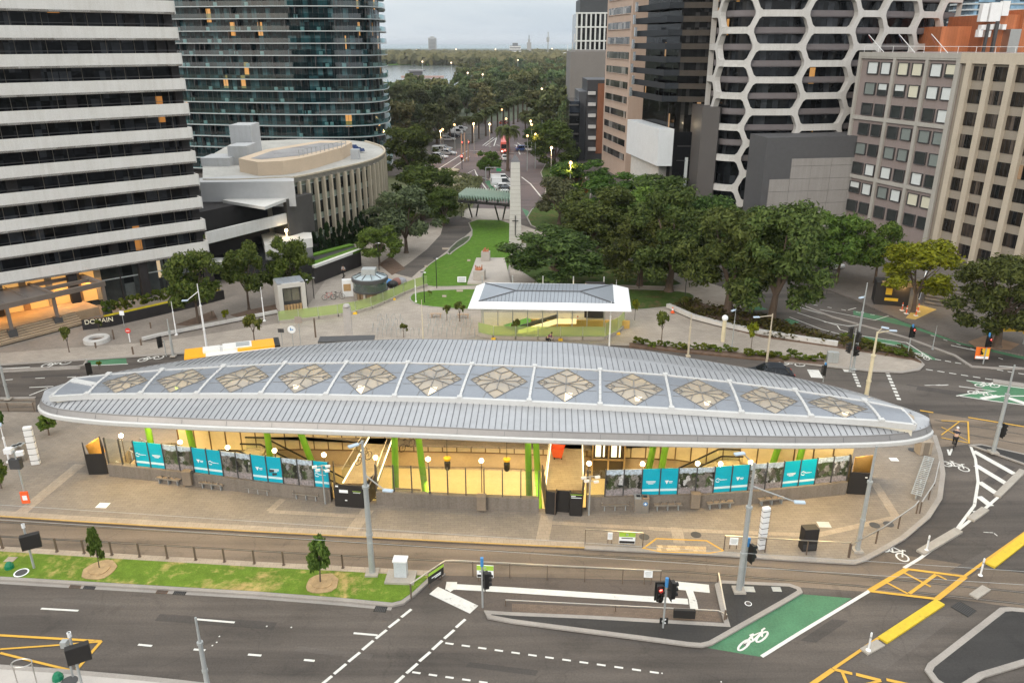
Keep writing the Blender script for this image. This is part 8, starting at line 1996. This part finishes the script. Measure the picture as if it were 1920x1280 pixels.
# ================================================================ REAR PLAZA FURNITURE
def hoop_mesh():
    m = MB(); m.path([(-.35,0,0),(-.35,0,.6),(-.25,0,.8),(0,0,.88),(.25,0,.8),(.35,0,.6),(.35,0,0)], .024, 5); me = bpy.data.meshes.new('bicycle_hoop'); me.from_pydata(m.v,[],m.f); me.materials.append(M_GALV); return me
HM = hoop_mesh()
for r_, (y, x0, x1) in enumerate(((602,712,886),(611,716,888),(620,700,890),(629,708,892))):
    for x in range(x0,x1,13):
        if 762 < x < 800 and r_ < 3: continue
        o = bpy.data.objects.new('bicycle_hoop', HM); COL.objects.link(o); o.location = P(x,y,.15); o.rotation_euler = (0,0,D2R(62)+(.5 if (x//13+r_)%2 else 0)); tag(o, 'steel bicycle hoop in the rows on the rear plaza', 'bicycle hoop', 'bicycle hoops on the rear plaza')
p = P(182,640,.15); k = MB(); R0, R1 = 1.3, .75; prf = [(R1,0),(R1,.42),(R1+.06,.48),(R0-.06,.48),(R0,.42),(R0,0)]; n = 28; vs = []; 
for r_, z in prf:
    for i in range(n): t = 6.28319*i/n; vs.append(p+Vector((r_*math.cos(t),r_*math.sin(t),z)))
k.add(vs, [(a*n+i,a*n+(i+1)%n,(a+1)*n+(i+1)%n,(a+1)*n+i) for a in range(5) for i in range(n)]); k.prism([(p.x+R1*math.cos(t*.35),p.y+R1*math.sin(t*.35)) for t in range(18)], None, .3, 1); single('stone_seat_ring', k, [M_WCONC, M_MULCH], 'round white stone seat ring on the forecourt', 'seat')
q = [P(x,y,.15) for x,y in ((1252,578),(1275,588),(1300,599),(1345,611),(1400,623),(1450,632),(1520,643),(1570,650))]; k = MB(); k.stroke([p+Vector((0,0,.6)) for p in q], .5, h=.45); single('retaining_wall', k, M_WCONC, 'long curved pale seat wall along the mulch bed', 'wall')
k = MB(); q = [P(x,y,.15) for x,y in ((268,640),(300,632),(400,612),(520,588))]; k.stroke([p+Vector((0,0,.45)) for p in q], .4, h=.3); single('retaining_wall', k, M_WCONC, 'low pale kerb wall along the forecourt beds in front of the plane trees', 'wall')
for x, y, ty, lab in ((214,636,618,'brown leaning bollard right of the round stone seat'),(250,664,650,'short brown bollard nearest the bus'),(265,647,636,'short brown bollard right of the small red sign'),(180,652,642,'short brown bollard under the round stone seat'),(283,615,604,'brown bollard in front of the black planter wall'),(592,632,596,'brown upright post on the paving left of the pale totem'),(398,596,583,'short brown post beside the steps of the plane tree bed')):
    p = P(x,y,.15); h = hgt(p,ty)-.15; k = MB(); k.box(p+Vector((0,0,h/2)), (.16,.1,h), .4); single('bollard', k, M_BRONZE, lab, 'bollard')
p = P(244,641,.15); k = MB(); k.tube(p,p+Vector((0,0,1.2)),.06); k.tube(p+Vector((0,-.06,1.3)),p+Vector((0,-.03,1.3)),.3,None,12,1); k.box(p+Vector((0,-.08,1.3)), (.36,.02,.08), 0, 0); single('no_entry_sign', k, [M_WPAINT, M_RED], 'small round red and white sign on a white post on the forecourt', 'sign')
k = MB(); p = P(233,612,.15); k.tube(p,p+Vector((0,0,1.6)),.03); k.box(p+Vector((0,-.03,1.6)), (.5,.04,.5), 0, 1); single('sign_post', k, [M_GALV, M_LOGO], 'small pale square sign in front of the black planter wall', 'sign')
k = MB(); p = P(550,648,.15); h = hgt(p,620); k.tube(p,p+Vector((0,0,h)),.035); k.tube(p+Vector((0,-.05,h)),p+Vector((0,-.02,h)),.42,None,16,1); k.box(p+Vector((-.08,-.07,h+.05)), (.1,.02,.3), 0, 2); k.box(p+Vector((.1,-.07,h)), (.16,.02,.1), 0, 2); single('path_sign', k, [M_GALV, M_LOGO, M_BLUE], 'round white sign with a blue symbol behind the bus', 'sign')
k = MB(); p = P(530,648,.15); h = hgt(p,622); k.tube(p,p+Vector((0,0,h)),.035); k.box(p+Vector((0,-.04,h)), (.62,.05,.42), 0, 1); single('sign_post', k, [M_GALV, M_DGREY], 'dark square sign seen from behind, left of the round white sign', 'sign')
k = MB(); p = P(564,646,.15); h = hgt(p,602); k.tube(p,p+Vector((0,0,h)),.035); k.box(p+Vector((0,-.04,h)), (.75,.05,.7), 0, 1); single('sign_post', k, [M_GALV, mat('perforated brown', (.32,.27,.24), .6)], 'brownish square sign in front of the green mesh fence', 'sign')
T = thing('bus_shelter', 'flat dark roof of a bus shelter behind the middle of the station roof', 'shelter', tuple(P(640,650,.15))); p0, p1 = P(598,637,2.9), P(702,634,2.9); m = MB(); m.bar(p0,p1,1.5,.15); m.build('roof', M_DGREY, T)
for f in (.1,.5,.9): m = MB(); c = p0.lerp(p1,f); m.box((c.x,c.y+.4,1.45), (.1,.1,2.7)); m.build('post', M_DGREY, T)
T = thing('works_sign', 'orange and yellow road works sign with a black symbol on the right-hand road', 'sign', tuple(P(1837,680,.01))); p = P(1838,680,.01); m = MB(); m.box(p+Vector((0,0,1.05)), (1.3,.05,1.2), -.15, 0, -.1); o = m.build('panel', plain('works orange', (.85,.18,.02), .5), T); m = MB(); m.box(p+Vector((.25,-.03,1.15)), (.7,.05,.75), -.15, 0, -.1); m.build('yellow_field', M_YPL, o); m = MB(); m.bar(p+Vector((-.25,-.1,1.35)),p+Vector((-.05,-.1,.95)),.04,.16); m.ball(p+Vector((-.22,-.1,1.5)),.09,6); m.bar(p+Vector((-.3,-.1,1.0)),p+Vector((.02,-.1,1.1)),.04,.1); m.build('symbol', M_BLACK, o); m = MB(); m.box(p+Vector((0,-.05,.6)), (1.2,.05,.25), -.15, 0, -.1); m.build('white_strip', M_LOGO, o)
for s in (-.5,.5): m = MB(); m.bar(p+Vector((s,.0,.6)), p+Vector((s,.5,0)), .05, .05); m.build('leg', M_DGREY, T)
k = MB(); p = P(1902,645,.15); k.box(p+Vector((0,0,1.6)), (3.4,.1,.35)); k.box(p+Vector((1.1,-.05,1.6)), (1.0,.1,.8)); k.tube(p+Vector((.9,0,0)),p+Vector((.9,0,1.6)),.05,None,6,1); single('yellow_direction_sign', k, [M_YPL, M_GALV], 'yellow direction sign under the dark tree at the right edge', 'sign')
# station kiosk stairs at right
T = thing('stair_entrance', 'dark stair entrance with white railing lines in front of the beige office', 'stairs', tuple(P(1780,560,.15))); p = P(1775,575,.15)
for i in range(7): m = MB(); m.box(p+Vector((.5*i,.9*i,.1+.17*i)), (5,.9,.2), -.6); m.build('step', M_DPAVE, T)
m = MB(); a = p+Vector((-2.6,1.8,.9)); m.bar(a,a+Vector((4.5,7.5,1.6)),.1,1.4); m.bar(a+Vector((0,-.1,.75)),a+Vector((4.5,7.4,2.35)),.12,.08,1); m.bar(a+Vector((0,-.1,-.5)),a+Vector((4.5,7.4,1.1)),.12,.08,1); m.build('side_wall', [M_BLACKP, M_LOGO], T)
k = MB(); k.prism([tuple(x)[:2] for x in pts(((1698,596),(1716,599),(1756,580),(1722,571)),.16)], .14, .175); single('yellow_mat', k, mat('yellow tactile mat', (.55,.40,.12), .7), 'yellow tactile mat in front of the dark stairs', 'mat')
T = thing('coffee_kiosk', 'black kiosk with yellow panels and a lit awning under the yellow tree', 'kiosk', tuple(P(1672,572,.15))); p = P(1674,572,.15); m = MB(); m.box(p+Vector((0,1,1.4)), (3.8,2.4,2.8), -.3); m.build('body', M_BLACKP, T); m = MB(); m.box(p+Vector((-1.0,-.5,1.9)), (.7,.06,.8), -.3); m.box(p+Vector((-.6,-.55,.9)), (1.5,.06,.35), -.3); m.build('yellow_panel', M_YPL, T); m = MB(); m.box(p+Vector((.3,-.9,2.9)), (4.4,1.6,.12), -.3); m.build('awning', mat('tan awning', (.5,.32,.16), .7), T); point(p+Vector((.5,-1.0,2.5)), 130, (1,.62,.25), .2); point(p+Vector((3.5,1.5,3.4)), 260, (1,.66,.2), .3)
for x, y, lab in ((1691,582,'nearest the kiosk'),(1699,588,'second from the kiosk'),(1717,592,'in front of the yellow mat'),(1721,584,'beside the yellow mat')): p = P(x,y,.15); k = MB(); k.tube(p,p+Vector((0,0,1.0)),.07,.05,8); k.tube(p+Vector((0,0,.6)),p+Vector((0,0,.75)),.075,None,8,1); k.box(p+Vector((0,0,.04)), (.4,.4,.08), 0, 1); single('works_post', k, [M_ORANGE, M_LOGO], 'orange and white works post '+lab, 'post')
for x, y, lab in ((1261,586,'orange traffic cone at the corner of the seat wall'),(1083,603,'orange traffic cone inside the white pavilion')): p = P(x,y,.25); k = MB(); k.lathe([(.2,.04),(.17,.05),(.03,.72)],p,10); k.box(p+Vector((0,0,.03)), (.45,.45,.05)); k.tube(p+Vector((0,0,.35)),p+Vector((0,0,.5)),.125,.09,10,1); single('traffic_cone', k, [M_ORANGE, M_LOGO], lab, 'cone')
for x, y, w, lab in ((818,594,22,'brown timber seat left of its twin behind the bicycle racks'),(869,595,22,'brown timber seat right of its twin behind the bicycle racks')): p = P(x,y,.15); k = MB(); k.box(p+Vector((0,0,.4)), (w*PXM(p),.5,.1)); k.box(p+Vector((-.5,0,.2)), (.1,.4,.4)); k.box(p+Vector((.5,0,.2)), (.1,.4,.4)); single('timber_seat', k, mat('weathered seat timber', (.40,.30,.22), .7), lab, 'seat')
# ================================================================ PEOPLE
M_SKIN = plain('skin', (.45,.28,.20), .6)
def skin(name, verts, edges, radii, mt, parent, root=0):
    me = bpy.data.meshes.new(name); me.from_pydata([tuple(v) for v in verts], edges, []); me.materials.append(mt); o = bpy.data.objects.new(name, me); COL.objects.link(o); o.parent = parent; KID.setdefault(parent,[]).append(o)
    md = o.modifiers.new('skin','SKIN'); md.use_smooth_shade = True
    for i, r in enumerate(radii): d = me.skin_vertices[0].data[i]; d.radius = (r,r); d.use_root = (i == root)
    s = o.modifiers.new('sub','SUBSURF'); s.levels = 1; s.render_levels = 1; return o
def person(base, ang, pose, label, shirt, trouser, hair, helmet=None):
    """pose: joint dict (x forward, y left, z up) in metres"""
    T = thing('person', label, 'person', tuple(base), ang); J = pose
    order = ['pelvis','spine','chest','neck','head','crown','shl','ell','hal','shr','elr','har','hil','knl','anl','tol','hir','knr','anr','tor']
    R_ = dict(pelvis=.135,spine=.125,chest=.145,neck=.055,head=.092,crown=.07,shl=.065,ell=.045,hal=.035,shr=.065,elr=.045,har=.035,hil=.095,knl=.06,anl=.04,tol=.035,hir=.095,knr=.06,anr=.04,tor=.035)
    E_ = [('pelvis','spine'),('spine','chest'),('chest','neck'),('neck','head'),('head','crown'),('chest','shl'),('shl','ell'),('ell','hal'),('chest','shr'),('shr','elr'),('elr','har'),('pelvis','hil'),('hil','knl'),('knl','anl'),('anl','tol'),('pelvis','hir'),('hir','knr'),('knr','anr'),('anr','tor')]
    def sub(nm, names, k, add, mt):
        idx = {n:i for i,n in enumerate(names)}; skin(nm, [J[n] for n in names], [(idx[a],idx[b]) for a,b in E_ if a in idx and b in idx], [R_[n]*k+add for n in names], mt, T)
    sub('body', order, 1, 0, M_SKIN)
    sub('shirt', ['spine','chest','shl','ell','shr','elr'], 1, .02, shirt); sub('trousers', ['pelvis','hil','knl','anl','hir','knr','anr'], 1, .016, trouser)
    m = MB(); c = Vector(J['head'])*.35+Vector(J['crown'])*.65; m.ball(c+Vector((-.015,0,.01)), .115, 8, 0, 1.0); o = m.build('helmet' if helmet else 'hair', helmet or hair, None, base=(0,0,0)); o.parent = T; o.location = (0,0,0)
    for n in ('anl','anr'):
        m = MB(); t = 'tol' if n == 'anl' else 'tor'; m.bar(Vector(J[n])-Vector((.06,0,.03)), Vector(J[t])+Vector((.06,0,-.01)), .10, .09); o = m.build('shoe', M_BLACK, None, base=(0,0,0)); o.parent = T; o.location = (0,0,0)
    return T
WALK = dict(pelvis=(0,0,.95),spine=(.01,0,1.12),chest=(.02,0,1.34),neck=(.03,0,1.50),head=(.05,0,1.62),crown=(.05,0,1.70),shl=(.02,.19,1.41),ell=(-.1,.22,1.15),hal=(-.06,.22,.90),shr=(.02,-.19,1.41),elr=(.10,-.22,1.15),har=(.24,-.2,.95),hil=(0,.1,.92),knl=(.2,.1,.52),anl=(.22,.1,.09),tol=(.38,.1,.05),hir=(0,-.1,.92),knr=(.0,-.1,.50),anr=(-.28,-.1,.16),tor=(-.16,-.1,.06))
RIDE = dict(pelvis=(-.28,0,1.0),spine=(-.16,0,1.16),chest=(.04,0,1.34),neck=(.16,0,1.46),head=(.24,0,1.56),crown=(.25,0,1.64),shl=(.07,.19,1.38),ell=(.28,.22,1.18),hal=(.5,.2,1.05),shr=(.07,-.19,1.38),elr=(.28,-.22,1.18),har=(.5,-.2,1.05),hil=(-.26,.1,.96),knl=(.12,.11,.82),anl=(.02,.11,.44),tol=(.16,.11,.40),hir=(-.26,-.1,.96),knr=(.02,-.11,.58),anr=(-.06,-.11,.20),tor=(.09,-.11,.17))
def bicycle(base, ang, label, col):
    T = thing('bicycle', label, 'bicycle', tuple(base), ang)
    def part(nm, mb, mm): o = mb.build(nm, mm, None, base=(0,0,0)); o.parent = T; o.location = (0,0,0)
    for x in (-.52,.52): m = MB(); m.path([(x+.33*math.cos(t*.3927),0,.34+.33*math.sin(t*.3927)) for t in range(17)], .022, 5); m.path([(x-.33,0,.34),(x+.33,0,.34)],.006,4); m.path([(x,0,.01),(x,0,.67)],.006,4); part('wheel', m, M_TYRE)
    m = MB(); m.path([(-.52,0,.34),(-.2,0,.85),(.36,0,.85),(-.05,0,.3),(-.52,0,.34)],.02,6); m.path([(-.05,0,.3),(-.24,0,.95)],.018,6); m.path([(.52,0,.34),(.38,0,.98)],.02,6); part('frame', m, col)
    m = MB(); m.path([(.48,-.24,1.02),(.38,0,1.0),(.48,.24,1.02)],.018,6); part('handlebar', m, M_BLACK); m = MB(); m.box((-.25,0,.97),(.26,.14,.06)); part('saddle', m, M_BLACK); m = MB(); m.box((-.0,0,.3),(.16,.34,.03)); part('pedals', m, M_BLACK)
NAVY = plain('navy cloth', (.015,.02,.035), .8); BLK = plain('black cloth', (.012,.012,.014), .8); WHC = plain('white cloth', (.6,.6,.6), .8); PUR = plain('plum cloth', (.14,.04,.10), .8); HAIR = plain('dark hair', (.02,.014,.01), .6)
a = vdir((1788,838),(1792,815)); b = P(1788,838,.012); bicycle(b, a, 'bicycle ridden away from the camera in the bike lane right of the roof', M_BLACK); person(b, a, RIDE, 'cyclist in dark clothes and a pale helmet riding away beside the right roof tip', NAVY, BLK, HAIR, WHC)
b = P(1030,651,.16); bicycle(b, D2R(-6), 'bicycle ridden along the front of the white pavilion', M_BLACK); person(b, D2R(-6), RIDE, 'cyclist in a plum top riding in front of the white pavilion', PUR, BLK, HAIR)
person(P(645,520,.16), D2R(-120), WALK, 'person in a white shirt and dark trousers walking by the dark garage wall', WHC, BLK, HAIR)
for x, y, lab in ((682,866,'parked bicycle on the left bridge of the station'),(764,855,'bicycle leaning inside the hall near the green columns')): bicycle(P(x,y,.16) if x < 700 else P(x,842,.16), .9, lab, M_BRONZE)
for x, y, lab in ((617,562,'red bicycle by the fence right of the lift kiosk'),(634,561,'dark bicycle next to the red one by the lift kiosk fence')): bicycle(P(x,y,.16), .2, lab, M_RED if x == 617 else M_BLACK)
# tram wires above the front tracks
for (a, b), lab in ((((-90,940),(1990,1075)),'thin overhead tram wire above the nearer front track'),(((-90,968),(1990,1100)),'thin overhead tram wire above the second front track')):
    k = MB(); p, q = P(*a,5.5), P(*b,5.5); k.tube(p,q,.010,None,4); single('tram_wire', k, M_GALV, lab, 'wire')

p = P(1733,852,.15); k = MB(); k.box(p+Vector((0,.3,.55)), (1.0,.8,1.1), .1); bevel(single('stone_block', k, M_STRIP, 'pale square stone block under the right tip of the station roof', 'block'), .03)
k = MB(); a, b = P(1740,866,.15), P(1716,936,.15); d = (b-a).normalized(); n = Vector((-d.y,d.x,0))
for i in range(22): q = a.lerp(b,i/21); k.bar(q-n*.35+Vector((0,0,.42)), q+n*.35+Vector((0,0,.42)), .1, .04)
for f in (.05,.35,.65,.95): q = a.lerp(b,f); k.box(q+Vector((0,0,.2)), (.1,.5,.4), math.atan2(d.y,d.x)+1.57)
k.bar(a-n*.3+Vector((0,0,.38)), b-n*.3+Vector((0,0,.38)), .05,.06); k.bar(a+n*.3+Vector((0,0,.38)), b+n*.3+Vector((0,0,.38)), .05,.06)
single('slatted_bench', k, M_GALV, 'long grey slatted bench along the right curb near the roof tip', 'bench')
